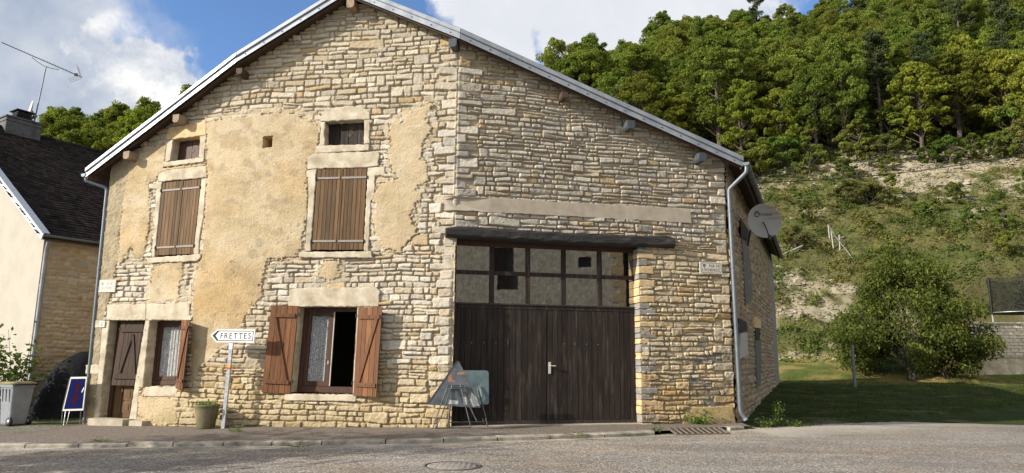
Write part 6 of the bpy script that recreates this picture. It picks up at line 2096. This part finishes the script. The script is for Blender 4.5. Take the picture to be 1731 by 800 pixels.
def put(kind, x, y, s, dz=-.15):
    P = PROTO[kind][int(RNG.integers(len(PROTO[kind])))]; nm, lb, ct, gp = LAB[kind]
    return P.place(nm, x, y, gz(x, y) + dz, s, float(RNG.uniform(0, 6.28)), lb, ct, gp)


def wood():
    cnt = 0; placed = []
    cand = []
    for s in np.arange(30, 112, 3.8):          # distance up the slope
        for x in np.arange(-85, 112, 4.6):
            xx = x + RNG.uniform(-1.8, 1.8); ss = s + RNG.uniform(-1.4, 1.4)
            y = (ss + S0 - xx * math.sin(FALL)) / math.cos(FALL); cand.append((ss, xx, y))
    for ss, x, y in cand:
        edge = 37.0 + 2.5 * math.sin(x / 7.0) + 3.0 * math.sin(x / 17.0 + 1)
        if x < 12: edge = 33 + 2 * math.sin(x / 5)
        if x < 22: edge = min(edge, 35 + (x - 12) * .6) if x > 12 else edge
        if ss < edge: continue
        z = gz(x, y); px, py = proj(x, y, z + 10); pb = proj(x, y, z)
        if px < 62 or px > 1800 or py > 560: continue
        if pb[1] < -230: continue
        # hidden wholly behind the barn or the neighbouring house
        if 330 < px < 840: continue
        if px < 330 and proj(x, y, z + 12)[1] > 330: continue
        rf = np.interp(px, [840, 1256], [80, 268])
        if 840 <= px < 1256 and proj(x, y, z + 12.5)[1] > rf + 10: continue
        depth = ss - edge
        if depth > 46 and RNG.random() < .3: continue
        r = RNG.random()
        kind = 'pine' if (r < .07 and px > 1230) else ('light' if r < (.42 if depth < 16 else .24) else 'broad')
        if px < 330: kind = 'broad' if RNG.random() < .75 else 'light'
        s_ = RNG.uniform(.84, 1.16) * (1.05 if px < 330 else 1.0)
        put(kind, x, y, s_); cnt += 1
    print('TREES', cnt)
    # bushes at the edge of the wood and on the bank
    n = 0
    spots = [(1225, 318, 'bush', 1.5), (1255, 305, 'bush', 1.6), (1285, 300, 'bush', 1.9), (1330, 285, 'bush', 1.9), (1350, 262, 'rust', 1.6), (1400, 245, 'rust', 1.8), (1440, 262, 'rust', 1.2), (1505, 258, 'bush', 1.8), (1545, 238, 'bush', 1.5), (1570, 255, 'bush', 1.1),
             (1640, 232, 'bush', 1.5), (1715, 250, 'bush', 1.9), (1760, 240, 'bush', 1.6), (1600, 236, 'rust', 1.1), (1440, 345, 'rust', .95), (1500, 343, 'bush', .95), (1475, 350, 'rust', .8), (1345, 352, 'bush', .55), (1580, 362, 'bush', .6), (1615, 345, 'bush', .8),
             (1560, 370, 'bush', .6), (1640, 385, 'bush', .55), (1700, 392, 'bush', .6), (1365, 378, 'bush', .5), (1345, 420, 'rust', .6), (1700, 432, 'bush', .7), (1740, 330, 'bush', .6), (1475, 390, 'bush', .45), (1410, 365, 'rust', .45)]
    for x_ in np.arange(8, 62, 1.6):      # scrub along the lower edge of the wood
        e_ = 35.0 + 2.5 * math.sin(x_ / 7.0) + 3.0 * math.sin(x_ / 17.0 + 1) + RNG.uniform(-1.5, 2.5); y_ = (e_ + S0 - x_ * math.sin(FALL)) / math.cos(FALL); q_ = proj(x_, y_, gz(x_, y_))
        if 1270 < q_[0] < 1780 and RNG.random() < .75: put('bush' if RNG.random() < .7 else 'rust', float(x_), float(y_), float(RNG.uniform(.8, 1.7)))
    for px, py, k, s in spots:
        d = ray(px, py); t = 30.0
        while t < 130:
            p = EYEP + d * (t / d[1])
            if p[2] < gz(p[0], p[1]) + .0: break
            t += .25
        p = EYEP + d * (t / d[1]); put(k, float(p[0]), float(p[1]), s); n += 1
    print('BUSHES', n)


wood()


def ground_cover():
    """low plants and grass tufts of the bank: small leaf faces, one mass"""
    rng = np.random.default_rng(77); N = 620000
    x = rng.uniform(6, 66, N); y = rng.uniform(36, 92, N); hl = hill(x, y)
    q = fbm(x / 7.0, y / 2.6, 205, 5) + .5 * fbm(x / .9, y / .7, 206, 4); upm = sstep(13, 19, hl) * (1 - sstep(27, 31, hl)); lo = 1 - sstep(3, 8.5, hl)
    bare = sstep(.02, .22, q + .26 * upm + .20 * lo - .15); clump = sstep(-.02, .22, fbm(x / 1.1, y / .9, 301, 4))
    px = 865 + 1180 * x / y
    keep = (hl > .5) & (hl < 34) & (rng.random(N) < (1 - bare * .86) * (.34 + .66 * clump)) & (px > 1230) & (px < 1800) & ~((x > 23) & (y < 51))
    x, y, clump = x[keep], y[keep], clump[keep]; n = len(x)
    gx = ground_z(x, y) + sstep(.3, 2, hill(x, y)) * (.40 * fbm(x / 1.6, y / 1.3, 221, 4) + .50 * fbm(x / .55, y / .5, 222, 3))
    z = gx + rng.uniform(0, .75, n) * clump * (.4 + .6 * (fbm(x / 2.5, y / 2.5, 303, 3) + .5))
    p = np.stack([x, y, z], 1); nn = rng.normal(size=(n, 3)) * .7 + np.array([-.3, -.35, .8]); nn /= np.linalg.norm(nn, axis=1)[:, None]
    t1 = np.cross(nn, rng.normal(size=(n, 3))); t1 /= np.linalg.norm(t1, axis=1)[:, None]; t2 = np.cross(nn, t1); s = rng.uniform(.05, .16, n)[:, None]
    V = np.stack([p - t1 * s, p - t2 * s * .5, p + t1 * s, p + t2 * s * .5], 1).reshape(-1, 3)
    dry = (sstep(-.05, .2, fbm(x / 2.2, y / 1.6, 305, 4)) * .8)[:, None]; tn = rng.uniform(.6, 1.35, n)[:, None]
    dk = (sstep(.0, .2, fbm(x / 1.6, y / 1.2, 307, 4)) * .7)[:, None]
    c = (np.array([1, 1, 1]) * (1 - dry) + np.array([2.0, 1.35, 1.7]) * dry) * tn * (1 - .62 * dk)
    o = mesh_np('undergrowth', V, np.arange(n * 4).reshape(n, 4), mat_leaf('bank_herbs', (.075, .112, .024), (.105, .122, .036), .28, attr='Col', spec=False), None, np.repeat(c, 4, 0), smooth=False)
    tag(o, 'low weeds and herbs covering the dry bank', 'ground cover', kind='stuff')
    # loose stones of the scree
    N = 60000; x = rng.uniform(6, 66, N); y = rng.uniform(38, 92, N); hl = hill(x, y)
    q = fbm(x / 7.0, y / 2.6, 205, 5) + .5 * fbm(x / .9, y / .7, 206, 4); upm = sstep(13, 19, hl) * (1 - sstep(27, 31, hl)); lo = 1 - sstep(3, 8.5, hl)
    bare = sstep(.02, .22, q + .26 * upm + .24 * lo - .15); px = 865 + 1180 * x / y
    keep = (hl > .6) & (hl < 34) & (rng.random(N) < bare) & (px > 1230) & (px < 1800) & ~((x > 23) & (y < 51)); x, y = x[keep], y[keep]; n = len(x)
    z = ground_z(x, y) + sstep(.3, 2, hill(x, y)) * (.40 * fbm(x / 1.6, y / 1.3, 221, 4) + .50 * fbm(x / .55, y / .5, 222, 3))
    s = rng.lognormal(-2.75, .55, n)[:, None, None]; base_ = np.array([(-1, -1, -.3), (1, -1, -.3), (1, 1, -.3), (-1, 1, -.3), (-.6, -.6, .75), (.6, -.6, .75), (.6, .6, .75), (-.6, .6, .75)], float)
    V = base_[None] * s * np.array([1.2, .9, .8]) * rng.uniform(.6, 1.35, (n, 8, 3)); an = rng.uniform(0, 6.28, n); c_, s_ = np.cos(an)[:, None], np.sin(an)[:, None]
    V = np.stack([V[..., 0] * c_ - V[..., 1] * s_ + x[:, None], V[..., 0] * s_ + V[..., 1] * c_ + y[:, None], V[..., 2] + z[:, None]], -1).reshape(-1, 3)
    fq = np.array([(4, 5, 6, 7), (0, 1, 5, 4), (1, 2, 6, 5), (2, 3, 7, 6), (3, 0, 4, 7)]); Fq = (np.arange(n)[:, None, None] * 8 + fq[None]).reshape(-1, 4)
    rc_ = np.repeat(rng.uniform(.7, 1.2, n)[:, None] * np.array([[.30, .26, .19]]), 8, 0)
    o = mesh_np('scree_rubble', V, Fq, M['wall'], None, rc_, smooth=False); tag(o, 'loose pale stones on the bare patches of the bank', 'rubble', kind='stuff')
    # lawn: short blades, denser near the eye
    N = 150000; u = rng.random(N); y = 16.6 + 24 * u ** 1.5; x = rng.uniform(4.5, 30, N)
    hl = hill(x, y); rd = poly_sd(ROAD_POLY, x, y)
    # not on the asphalt nor inside the barn
    sd = (x - Cend[0]) * nD[0] + (y - Cend[1]) * nD[1]
    cl = fbm(x / .5, y / .4, 311, 3); keep = (hl < .8) & (rd < -.05 + .15 * cl) & (sd > .02) & (x / y < .80) & (rng.random(N) < sstep(-.25, .15, cl) * (.35 + .65 * sstep(-.15, .1, fbm(x / 1.2, y / 1.2, 209, 4) + .15 * (y - 18.5))))
    x, y = x[keep], y[keep]; n = len(x); z = ground_z(x, y) + .03 * fbm(x / .6, y / .6, 223, 3)
    h = rng.uniform(.025, .075, n) * (1 + 1.6 * (rng.random(n) < .02)); a = rng.uniform(0, 6.28, n); w = .009
    p0 = np.stack([x - w * np.cos(a), y - w * np.sin(a), z - .01], 1); p1 = np.stack([x + w * np.cos(a), y + w * np.sin(a), z - .01], 1); l = rng.normal(0, .5, (n, 2)) * h[:, None]
    p2 = np.stack([x + l[:, 0], y + l[:, 1], z + h], 1)
    V = np.stack([p0, p1, p2], 1).reshape(-1, 3); dr_ = sstep(.02, .2, fbm(x / .9, y / .5, 315, 4))[:, None]; c = np.repeat(rng.uniform(.5, 1.3, n)[:, None] * (np.array([[.72, .70, .7]]) * (1 - dr_) + np.array([[1.7, 1.25, 1.5]]) * dr_), 3, 0)
    o = mesh_np('grass', V, np.arange(n * 3).reshape(n, 3), mat_leaf('lawn_grass', (.060, .095, .020), (.085, .115, .030), .25, attr='Col', spec=False), None, c, smooth=False)
    tag(o, 'short lawn grass beside the barn', 'grass', kind='stuff')


ground_cover()


def small_tree(nm, x, y, Hh, R0, seed, label, leafmat, nleaf, size, trunks=1, zb=.22, lean=0):
    rng = np.random.default_rng(seed); z0 = gz(x, y); root = empty(nm, (x, y, z0), label, 'tree'); tr = MB(); tips = []
    for k in range(trunks):
        a0 = rng.uniform(0, 6.28); top = Vector((x + .25 * R0 * math.cos(a0) * (k > 0), y + .25 * R0 * math.sin(a0) * (k > 0), z0 + Hh * .62)); b = Vector((x + .12 * (k > 0) * math.cos(a0), y + .12 * (k > 0) * math.sin(a0), z0 - .1)); mid = (b + top) / 2 + Vector((rng.normal(0, .08), rng.normal(0, .08), 0))
        tr.tube([b, b * .6 + mid * .4 + Vector((.02, 0, .0)), mid, top], [.020 * Hh, .016 * Hh, .011 * Hh, .02], 9)
        for j in range(22):
            t = rng.uniform(.18, 1); s = b + (mid - b) * (t * 2) if t < .5 else mid + (top - mid) * (t * 2 - 1); a = rng.uniform(0, 6.28); h = zb + (1 - zb) * rng.uniform(0, 1) ** .9
            prof = max(.05, 1 - abs(2 * h - .94) ** 2.6) ** (1 / 2.6); r = R0 * prof * rng.uniform(.5, 1.0); e = Vector((x + r * math.cos(a), y + r * math.sin(a), z0 + Hh * h))
            if e.z < s.z: s = b + (mid - b) * .5
            m2 = s * .5 + e * .5 + Vector((0, 0, .06 * Hh)); tr.tube([s, m2, e], [.030, .02, .006], 5); tips += [(m2 * .5 + e * .5, .55), (e, .75), (m2, .5)]
            for q in range(3):
                e2 = m2 + (e - m2) * rng.uniform(.3, 1) + Vector(rng.normal(0, .35, 3)); tr.tube([m2 + (e - m2) * .3, e2], [.010, .004], 4); tips.append((e2, .6))
    for t in np.linspace(.25, .9, 9): tips.append((Vector((x + rng.normal(0, .4), y - .35 + rng.normal(0, .4), z0 + Hh * t)), .8))
    tr.build('trunk', M['dark_bark'], root)
    C_ = np.array([tuple(t) for t, _ in tips]); Rr = np.array([r for _, r in tips]); idx = rng.integers(0, len(tips), nleaf); d = rng.normal(size=(nleaf, 3)); d /= np.linalg.norm(d, axis=1)[:, None]
    p = C_[idx] + d * (Rr[idx] * rng.uniform(.1, 1, nleaf) ** .5)[:, None] * np.array([1, 1, .8])
    p = p[p[:, 2] > z0 + Hh * zb * .55]; n = len(p)
    dr = rng.normal(size=(n, 3)) * .7 + np.array([0, 0, -.75]); dr /= np.linalg.norm(dr, axis=1)[:, None]   # hanging leaves
    sd_ = np.cross(dr, rng.normal(size=(n, 3))); sd_ /= np.linalg.norm(sd_, axis=1)[:, None]; nn = np.cross(dr, sd_); s = size * rng.uniform(.65, 1.3, n)[:, None]
    V = np.stack([p, p + dr * s * .45 + sd_ * s * .24 + nn * s * .05, p + dr * s, p + dr * s * .45 - sd_ * s * .24 + nn * s * .05], 1).reshape(-1, 3)
    tn = rng.uniform(.5, 1.45, n); yl = rng.random(n) < .07; col = np.stack([tn * np.where(yl, 2.0, 1), tn * np.where(yl, 1.45, 1), tn * np.where(yl, .9, 1)], 1)
    mesh_np('crown', V, np.arange(n * 4).reshape(n, 4), leafmat, root, np.repeat(col, 4, 0), smooth=False)
    return root


def back_lot():
    lm = mat_leaf('cherry_leaves', (.066, .096, .022), (.115, .130, .032), .36, attr='Col')
    y = 39.2; p = aty(1537, 628, y)
    small_tree('cherry_tree', p[0], y, 6.9, 4.4, 5, 'round leafy cherry tree with drooping yellowing leaves at the back of the lawn', lm, 36000, .19, trunks=2, zb=.12)
    p = aty(1460, 622, 40.0)
    small_tree('young_tree', p[0], 40.0, 3.6, 1.5, 9, 'smaller low tree half hidden at the left of the cherry tree', lm, 5200, .17, trunks=2, zb=.1)
    p = aty(1600, 620, 39.5)
    small_tree('young_tree', p[0], 39.5, 3.2, 1.8, 19, 'bare twiggy low tree in front of the left end of the garden wall', mat_leaf('sparse_reddish_leaves', (.09, .07, .03), (.07, .085, .03), .25, attr='Col'), 1800, .15, trunks=3, zb=.1)
    # metal post
    b = aty(1444.5, 641, 32.0); b[2] = gz(b[0], b[1]); t = aty(1442, 585, 32.0)
    pm = MB().bar((b[0], b[1], b[2] - .2), (b[0], b[1], t[2]), .11, .11, bev=.012); pm.box((b[0], b[1], t[2] + .01), (.13, .13, .03), bev=.008)
    tag(pm.build('metal_post', M['zinc_dark'], None), 'lone grey metal post standing on the lawn left of the cherry tree', 'post')
    # block wall and low garden wall
    y = 42.0
    def wall(name, x0, x1, y, z0, z1, th, mat, label, cap, capmat):
        r = empty(name, ((x0 + x1) / 2, y, z0), label, 'wall'); mb = MB()
        if cap > .1:
            z = z0; k = 0
            while z < z1 - .02:
                x = x0 - (.25 if k % 2 else 0)
                while x < x1:
                    a, b_ = max(x, x0), min(x + .5, x1)
                    if b_ - a > .05: mb.box(((a + b_) / 2, y + RNG.normal(0, .006), z + .1), (b_ - a - .012, th, .188), bev=.03, tone=float(RNG.uniform(.86, 1.08)))
                    x += .5
                z += .2; k += 1
            mb.box(((x0 + x1) / 2, y + .02, (z0 + z1) / 2 - .05), (x1 - x0 - .02, th - .08, z1 - z0 - .1))
        else:
            n = 40; f = []
            for i in range(n + 1):
                x = x0 + (x1 - x0) * i / n; j = RNG.normal(0, .008); f.append([(x, y - th / 2 + j, z0), (x, y - th / 2 + j, z1), (x, y + th / 2, z1), (x, y + th / 2, z0)])
            V = [p for q in f for p in q]; mb.add(V, [(0, 1, 2, 3), (n * 4 + 3, n * 4 + 2, n * 4 + 1, n * 4)] + [(i * 4 + k, (i + 1) * 4 + k, (i + 1) * 4 + (k + 1) % 4, i * 4 + (k + 1) % 4) for i in range(n) for k in range(4)])
        mb.build('masonry', mat, r)
        c = MB(); x = x0 - .03
        while x < x1: b_ = min(x + RNG.uniform(.9, 1.1), x1 + .03); c.box(((x + b_) / 2, y, z1 + .045), (b_ - x - .012, th + .10, .085), bev=.012, tone=float(RNG.uniform(.85, 1.1))); x = b_
        c.build('coping', capmat, r)
    zt = float(aty(1690, 549, y)[2]); zb_ = 1.5
    wall('block_wall', float(aty(1640, 580, y)[0]) , 41.0, y, zb_, zt, .32, mat_simple('split_face_blocks', (.56, .49, .37), .92, var=.1, nscale=3, bump=.7, bscale=26, bdist=.03, spec=.1), 'pale split face block wall under the trampoline', .2, M['concrete'])
    y2 = 40.0; zt2 = float(aty(1680, 605, y2)[2])
    wall('garden_wall', float(aty(1612, 612, y2)[0]) , 40.0, y2, gz(26, 39.5) - .2, zt2, .26, mat_simple('patchy_render', (.50, .44, .33), .92, var=.16, nscale=2.2, bump=.5, bscale=24, bdist=.02, spec=.1, col2=(.30, .25, .17)), 'low pale rendered garden wall in front of the block wall', .05, M['concrete'])
    # trampoline with its net
    yt = 45.2; x0 = float(aty(1676, 530, yt)[0]); zr = float(aty(1690, 526.5, yt - 1.2)[2]); R = 2.2; cx = x0 + R + .1; zg = gz(cx, yt)
    root = empty('trampoline', (cx, yt, zg), 'round garden trampoline with a dark safety net above the block wall', 'trampoline')
    rim = MB(); ringp = [(cx + R * math.cos(a), yt + R * .8 * math.sin(a), zr) for a in np.linspace(0, 2 * math.pi, 37)]
    rim.tube(ringp, .035, 8, caps=False); rim.build('rim', M['steel'], root)
    pad = MB(); V = []
    for a in np.linspace(0, 2 * math.pi, 37):
        for r, z in ((1.02, .02), (.84, .05), (.84, .03)): V.append((cx + R * r * math.cos(a), yt + R * .8 * r * math.sin(a), zr + z))
    pad.add(V, [(i * 3 + k, (i + 1) * 3 + k, (i + 1) * 3 + k + 1, i * 3 + k + 1) for i in range(36) for k in range(2)]); pad.lathe((0, 0, 0), [(.0005, 0), (.001, 0)], 3)
    Vm = [(cx, yt, zr + .02)] + [(cx + R * .86 * math.cos(a), yt + R * .69 * math.sin(a), zr + .02) for a in np.linspace(0, 2 * math.pi, 37)[:-1]]; pad.add(Vm, [(0, 1 + i, 1 + (i + 1) % 36) for i in range(36)], 0)
    pad.build('mat', M['black'], root)
    hN = float(aty(1680, 468, yt - 1)[2]) - zr
    m = bpy.data.materials.new('safety_net'); m.use_nodes = True; nt = NT(m.node_tree); nt.n.clear(); out = nt.new('ShaderNodeOutputMaterial'); tr_ = nt.new('ShaderNodeBsdfTransparent'); df = nt.new('ShaderNodeBsdfDiffuse'); df.inputs[0].default_value = (.018, .018, .020, 1); mx = nt.new('ShaderNodeMixShader')
    nt.put(mx.inputs[0], nt.rng(nt.noise(nt.coords('Object', (1.5, 1.5, .6)), 3.0, 4, .6), .35, .65, .32, .62)); nt.l.new(tr_.outputs[0], mx.inputs[1]); nt.l.new(df.outputs[0], mx.inputs[2]); nt.l.new(mx.outputs[0], out.inputs[0])
    net = MB(); V = []; na = 72
    for i in range(na + 1):
        a = 2 * math.pi * i / na
        for k in range(6):
            t = k / 5; sag = 1 - .05 * math.sin(math.pi * t) - .02 * abs(math.sin(3 * a)); zz = zr + .04 + hN * t - (.12 * (1 - abs(math.cos(3 * a)))) * (k == 5); V.append((cx + R * sag * math.cos(a), yt + R * .8 * sag * math.sin(a), zz))
    net.add(V, [(i * 6 + k, (i + 1) * 6 + k, (i + 1) * 6 + k + 1, i * 6 + k + 1) for i in range(na) for k in range(5)], smooth=True); net.build('safety_net', m, root)
    for k in range(6):
        a = math.pi * 2 * k / 6 + math.pi; p = (cx + R * 1.03 * math.cos(a), yt + R * .83 * math.sin(a))
        MB().tube([(p[0], p[1], zr - .1), (p[0], p[1], zr + hN + .08)], .05, 8).build('net_pole', M['black'], root)
        MB().tube([(p[0], p[1], zr - .05), (p[0], p[1], zg - .02)], .03, 8).build('leg', M['steel'], root)
    # overhead cable fixed under the eave
    a = onplane(1283, 309, Cend + nD * .35, nD); b = aty(1790, 246, 30.0); mb = MB(); pts = []
    for k in range(25):
        t = k / 24; p = a + (b - a) * t; pts.append((p[0], p[1], p[2] - .9 * 4 * t * (1 - t) * .35))
    mb.tube(pts, .018, 6); mb.tube([tuple(a), tuple(a - nD * .36)], .02, 6)
    tag(mb.build('overhead_cable', M['black'], None), 'black overhead cable running from the barn eave to the right', 'cable')
    # fence posts and rails on the bank
    lab = ['short pale stake with a fallen rail on the bank above the barn eave', 'tallest pale stake of the little fence on the bank', 'pale stake carrying the slanting wire on the bank', 'thin pale stake at the right of the little fence']
    Y = 57.0; ends = []
    def ongr(px, py):
        d = ray(px, py); t = 30.0
        while t < 130:
            p = EYEP + d * (t / d[1])
            if p[2] < gz(p[0], p[1]): return p
            t += .2
        return EYEP + d * (t / d[1])
    wp = mat_simple('bleached_stake', (.36, .34, .29), .85, var=.15, nscale=20)
    for i, (xb, yb, xt, yt_) in enumerate(((1354, 413, 1353, 384), (1402.5, 405, 1400, 380), (1409, 421, 1405, 391), (1420, 423, 1418.5, 397))):
        b = ongr(xb, yb); t = aty(xt, yt_, b[1]); o = MB().tube([(b[0], b[1], b[2] - .5), (b[0], b[1], b[2]), tuple(t)], [.055, .055, .045], 8).build('fence_post', wp, None); tag(o, lab[i], 'stake', 'stakes of the little fence'); ends.append((b, t))
    r1 = MB().tube([tuple(ongr(1318, 437) + np.array([0, 0, .2])), tuple(ongr(1358, 425) + np.array([0, 0, .5]))], [.09, .06], 7).build('fallen_rail', wp, None); tag(r1, 'pale fallen rail lying on the bank beside the barn eave', 'rail')
    w = MB().tube([tuple(ends[1][1]), tuple(ends[2][1] + np.array([.3, 0, -.4])), tuple(ongr(1443, 441) + np.array([0, 0, .1]))], .03, 5).build('slack_wire', M['steel'], None); tag(w, 'slack pale wire running down from the stakes to the cherry tree', 'wire')
    b = ongr(1584, 286); t = aty(1581, 270, b[1]); tag(MB().tube([tuple(b - np.array([0, 0, .4])), tuple(t)], [.12, .09], 7).build('tree_stump', M['bark'], None), 'dark thin stump standing in the pale scree below the wood', 'stump')


back_lot()


# ------------------------------------------------------------------ weeds at the foot of the wall
def weeds():
    def clump(name, px, py, zg, R, Hh, n, size, label, stems=6, mat=None):
        b = atz(px, py, zg); b[2] = gz(b[0], b[1]) + (.08 if px < 1250 else 0); r = empty(name, tuple(b), label, 'weed', 'weeds at the foot of the wall'); lf = MB(); st = MB()
        for k in range(stems):
            a = RNG.uniform(0, 6.28); tip = Vector(b) + Vector((math.cos(a) * R * RNG.uniform(.3, 1), math.sin(a) * R * .5, Hh * RNG.uniform(.5, 1.05))); st.tube([Vector(b) + Vector((math.cos(a) * R * .2, math.sin(a) * R * .1, 0)), tip], [.006, .003], 4)
            for j in range(n // stems):
                t = RNG.uniform(.1, 1); leaf(lf, Vector(b) + (tip - Vector(b)) * t + Vector(RNG.normal(0, R * .14, 3)), size * RNG.uniform(.6, 1.3), .2)
        lf.build('leaves', mat or M['leaf_weed'], r); st.build('stem', M['leaf_weed'], r)
    M['leaf_weed'] = mat_leaf('weed_leaves', (.10, .165, .030), (.14, .19, .05))
    clump('weed_clump', 1180, 722, -.05, .40, .28, 190, .085, 'wide grassy weed clump at the foot of the right corner plinth', 16)
    clump('weed_clump', 1315, 722, -.1, .22, .62, 110, .075, 'tall leafy weed on the grass edge right of the downpipe', 7)
    clump('weed_clump', 1296, 724, -.1, .30, .22, 110, .06, 'low weed on the grass edge beside the downpipe shoe', 12)
    clump('weed_clump', 1345, 722, -.1, .35, .13, 90, .05, 'flat weed patch on the gravel edge at the right of the tall weed', 12)
    clump('weed_clump', 400, 726, -.05, .30, .10, 60, .05, 'small dark weed tuft behind the direction sign post', 8)
    clump('weed_clump', 1110, 727, .0, .30, .07, 60, .045, 'thin weed strip on the pavement left of the drain', 10)
    # grass tufts in the kerb joints
    for px, py, lb in ((505, 758, 'tiny grass tuft in the kerb below the brown shuttered window'), (975, 744, 'tiny grass tuft in the kerb in front of the garage door'), (175, 741, 'flat moss and grass patch on the pavement before the door step')):
        clump('grass_tuft', px, py, -.1, .35, .035, 80, .03, lb, 14)


weeds()


# ------------------------------------------------------------------ across the street, behind the camera
def across():
    # rendered house that the garage panes mirror
    def refl(px, py, dist):
        pl = c0 + nC * -.25; p = onplane(px, py, pl, nC); d = ray(px, py); d = d / np.linalg.norm(d); r = d - 2 * np.dot(d, nC) * nC; return p, r
    p, r = refl(905, 465, 0); q = p + r * (21.0 / abs(r[1]))
    nW = np.array([-.50, .866, 0]); nW /= np.linalg.norm(nW); dW = np.array([nW[1], -nW[0], 0])
    def hit(px, py): p, r = refl(px, py, 0); t = np.dot(q - p, nW) / np.dot(r, nW); return p + r * t
    def lc(px, py): h = hit(px, py) - q; return float(np.dot(h, dW)), float(h[2] + q[2])
    (xa, _), (xb, _) = lc(1056, 440), lc(700, 440)
    lo, hi = min(xa, xb), max(xa, xb) + 1.5
    lo_edge = xa
    zt = 11.5
    root = empty('street_house', (float(q[0]), float(q[1]), 0), 'roughcast house across the street, seen only as the reflection in the garage panes', 'house')
    op = []
    for pts in ([(980, 440), (1002, 440), (1002, 457), (980, 457)], [(838, 420), (872, 420), (870, 487), (836, 487)]):
        L = [lc(*s) for s in pts]; op.append((min(l[0] for l in L), max(l[0] for l in L), min(l[1] for l in L), max(l[1] for l in L)))
    def W(u, z, o=0): s = q + dW * u + nW * o; return (float(s[0]), float(s[1]), z)
    end = xa; sgn = 1 if xb > xa else -1
    u0, u1 = (end, end + 13) if sgn > 0 else (end - 13, end)
    us = sorted(set([u0, u1] + [v for o in op for v in o[:2]])); zs = sorted(set([-.5, zt] + [v for o in op for v in o[2:]])); mb = MB()
    for a, b in zip(us[:-1], us[1:]):
        for c, d in zip(zs[:-1], zs[1:]):
            if any(o[0] <= (a + b) / 2 <= o[1] and o[2] <= (c + d) / 2 <= o[3] for o in op): continue
            mb.add([W(a, c), W(b, c), W(b, d), W(a, d)], [(0, 1, 2, 3)])
    for o in op:
        for (a, c, b, d) in ((o[0], o[2], o[0], o[3]), (o[1], o[2], o[1], o[3]), (o[0], o[2], o[1], o[2]), (o[0], o[3], o[1], o[3])): mb.add([W(a, c), W(b, d), W(b, d, -.35), W(a, c, -.35)], [(0, 1, 2, 3)])
    # other walls
    for (a, oa, b, ob) in ((u0, 0, u0, -8), (u1, 0, u1, -8), (u0, -8, u1, -8)): mb.add([W(a, -.5, oa), W(b, -.5, ob), W(b, zt, ob), W(a, zt, oa)], [(0, 1, 2, 3)])
    wl = mb.build('wall', mat_simple('roughcast', (.60, .535, .415), .95, var=.22, nscale=3.5, bump=1.0, bscale=13, bdist=.12, spec=.1), root)
    o = op[0]; MB().loft([W(o[0], o[2], -.3), W(o[1], o[2], -.3), W(o[1], o[3], -.3), W(o[0], o[3], -.3)], [W(o[0], o[2], -.36), W(o[1], o[2], -.36), W(o[1], o[3], -.36), W(o[0], o[3], -.36)]).build('window', M['black'], root)
    o = op[1]; MB().loft([W(o[0], o[2], -.1), W(o[1], o[2], -.1), W(o[1], o[3], -.1), W(o[0], o[3], -.1)], [W(o[0], o[2], -.16), W(o[1], o[2], -.16), W(o[1], o[3], -.16), W(o[0], o[3], -.16)]).build('shutter', M['dark_wood'], root)
    rb = MB(); rb.loft([W(u0 - .4, zt, .5), W(u1 + .4, zt, .5), W(u1 + .4, zt + 2.6, -4), W(u0 - .4, zt + 2.6, -4)], [W(u0 - .4, zt, .5 - .001), W(u1 + .4, zt, .4), W(u1 + .4, zt + 2.4, -4), W(u0 - .4, zt + 2.4, -4)])
    rb.loft([W(u0 - .4, zt + 2.6, -4), W(u1 + .4, zt + 2.6, -4), W(u1 + .4, zt, -8.5), W(u0 - .4, zt, -8.5)], [W(u0 - .4, zt + 2.45, -4), W(u1 + .4, zt + 2.45, -4), W(u1 + .4, zt - .15, -8.5), W(u0 - .4, zt - .15, -8.5)]); rb.build('roof', M['tile_house'] if False else M['soffit'], root)
    # quoins
    qb = MB(); z = -.3; k = 0; s = 1 if sgn > 0 else -1
    while z < zt: h = RNG.uniform(.35, .5); w = .75 if k % 2 else .4; a, b = (end, end + w) if s > 0 else (end - w, end); qb.loft([W(a, z, .03), W(b, z, .03), W(b, z + h - .02, .03), W(a, z + h - .02, .03)], [W(a, z, -.1), W(b, z, -.1), W(b, z + h - .02, -.1), W(a, z + h - .02, -.1)]); z += h; k += 1
    qb.build('quoin', M['trim_ochre'], root)
    e = q + dW * (end - sgn * 5.5) + nW * -3.0  # dark box added so the panes mirror no bright sky here
    sh = empty('dark_backdrop', (float(e[0]), float(e[1]), 0), 'dark timber shed beside the roughcast house across the street, added to darken the pane reflections', 'backdrop'); sb = MB()
    a = Matrix.Rotation(math.atan2(dW[1], dW[0]), 3, 'Z'); sb.box((float(e[0]), float(e[1]), 6.0), (10.4, 4, 13), a); sb.build('wall', M['dark_wood'], sh)
    rf_ = MB(); rf_.box((float(e[0]), float(e[1]), 12.6), (10.9, 4.6, .2), a); rf_.build('roof', M['soffit'], sh)
    # tree at the left of the camera whose shade streaks the road
    small_tree('roadside_tree', -15.2, 7.4, 7.5, 3.0, 61, 'sparse roadside tree left of the camera that shades the road', mat_leaf('roadside_leaves', (.07, .10, .025), (.09, .11, .03), .25, attr='Col'), 5200, .22, trunks=2, zb=.35)


across()
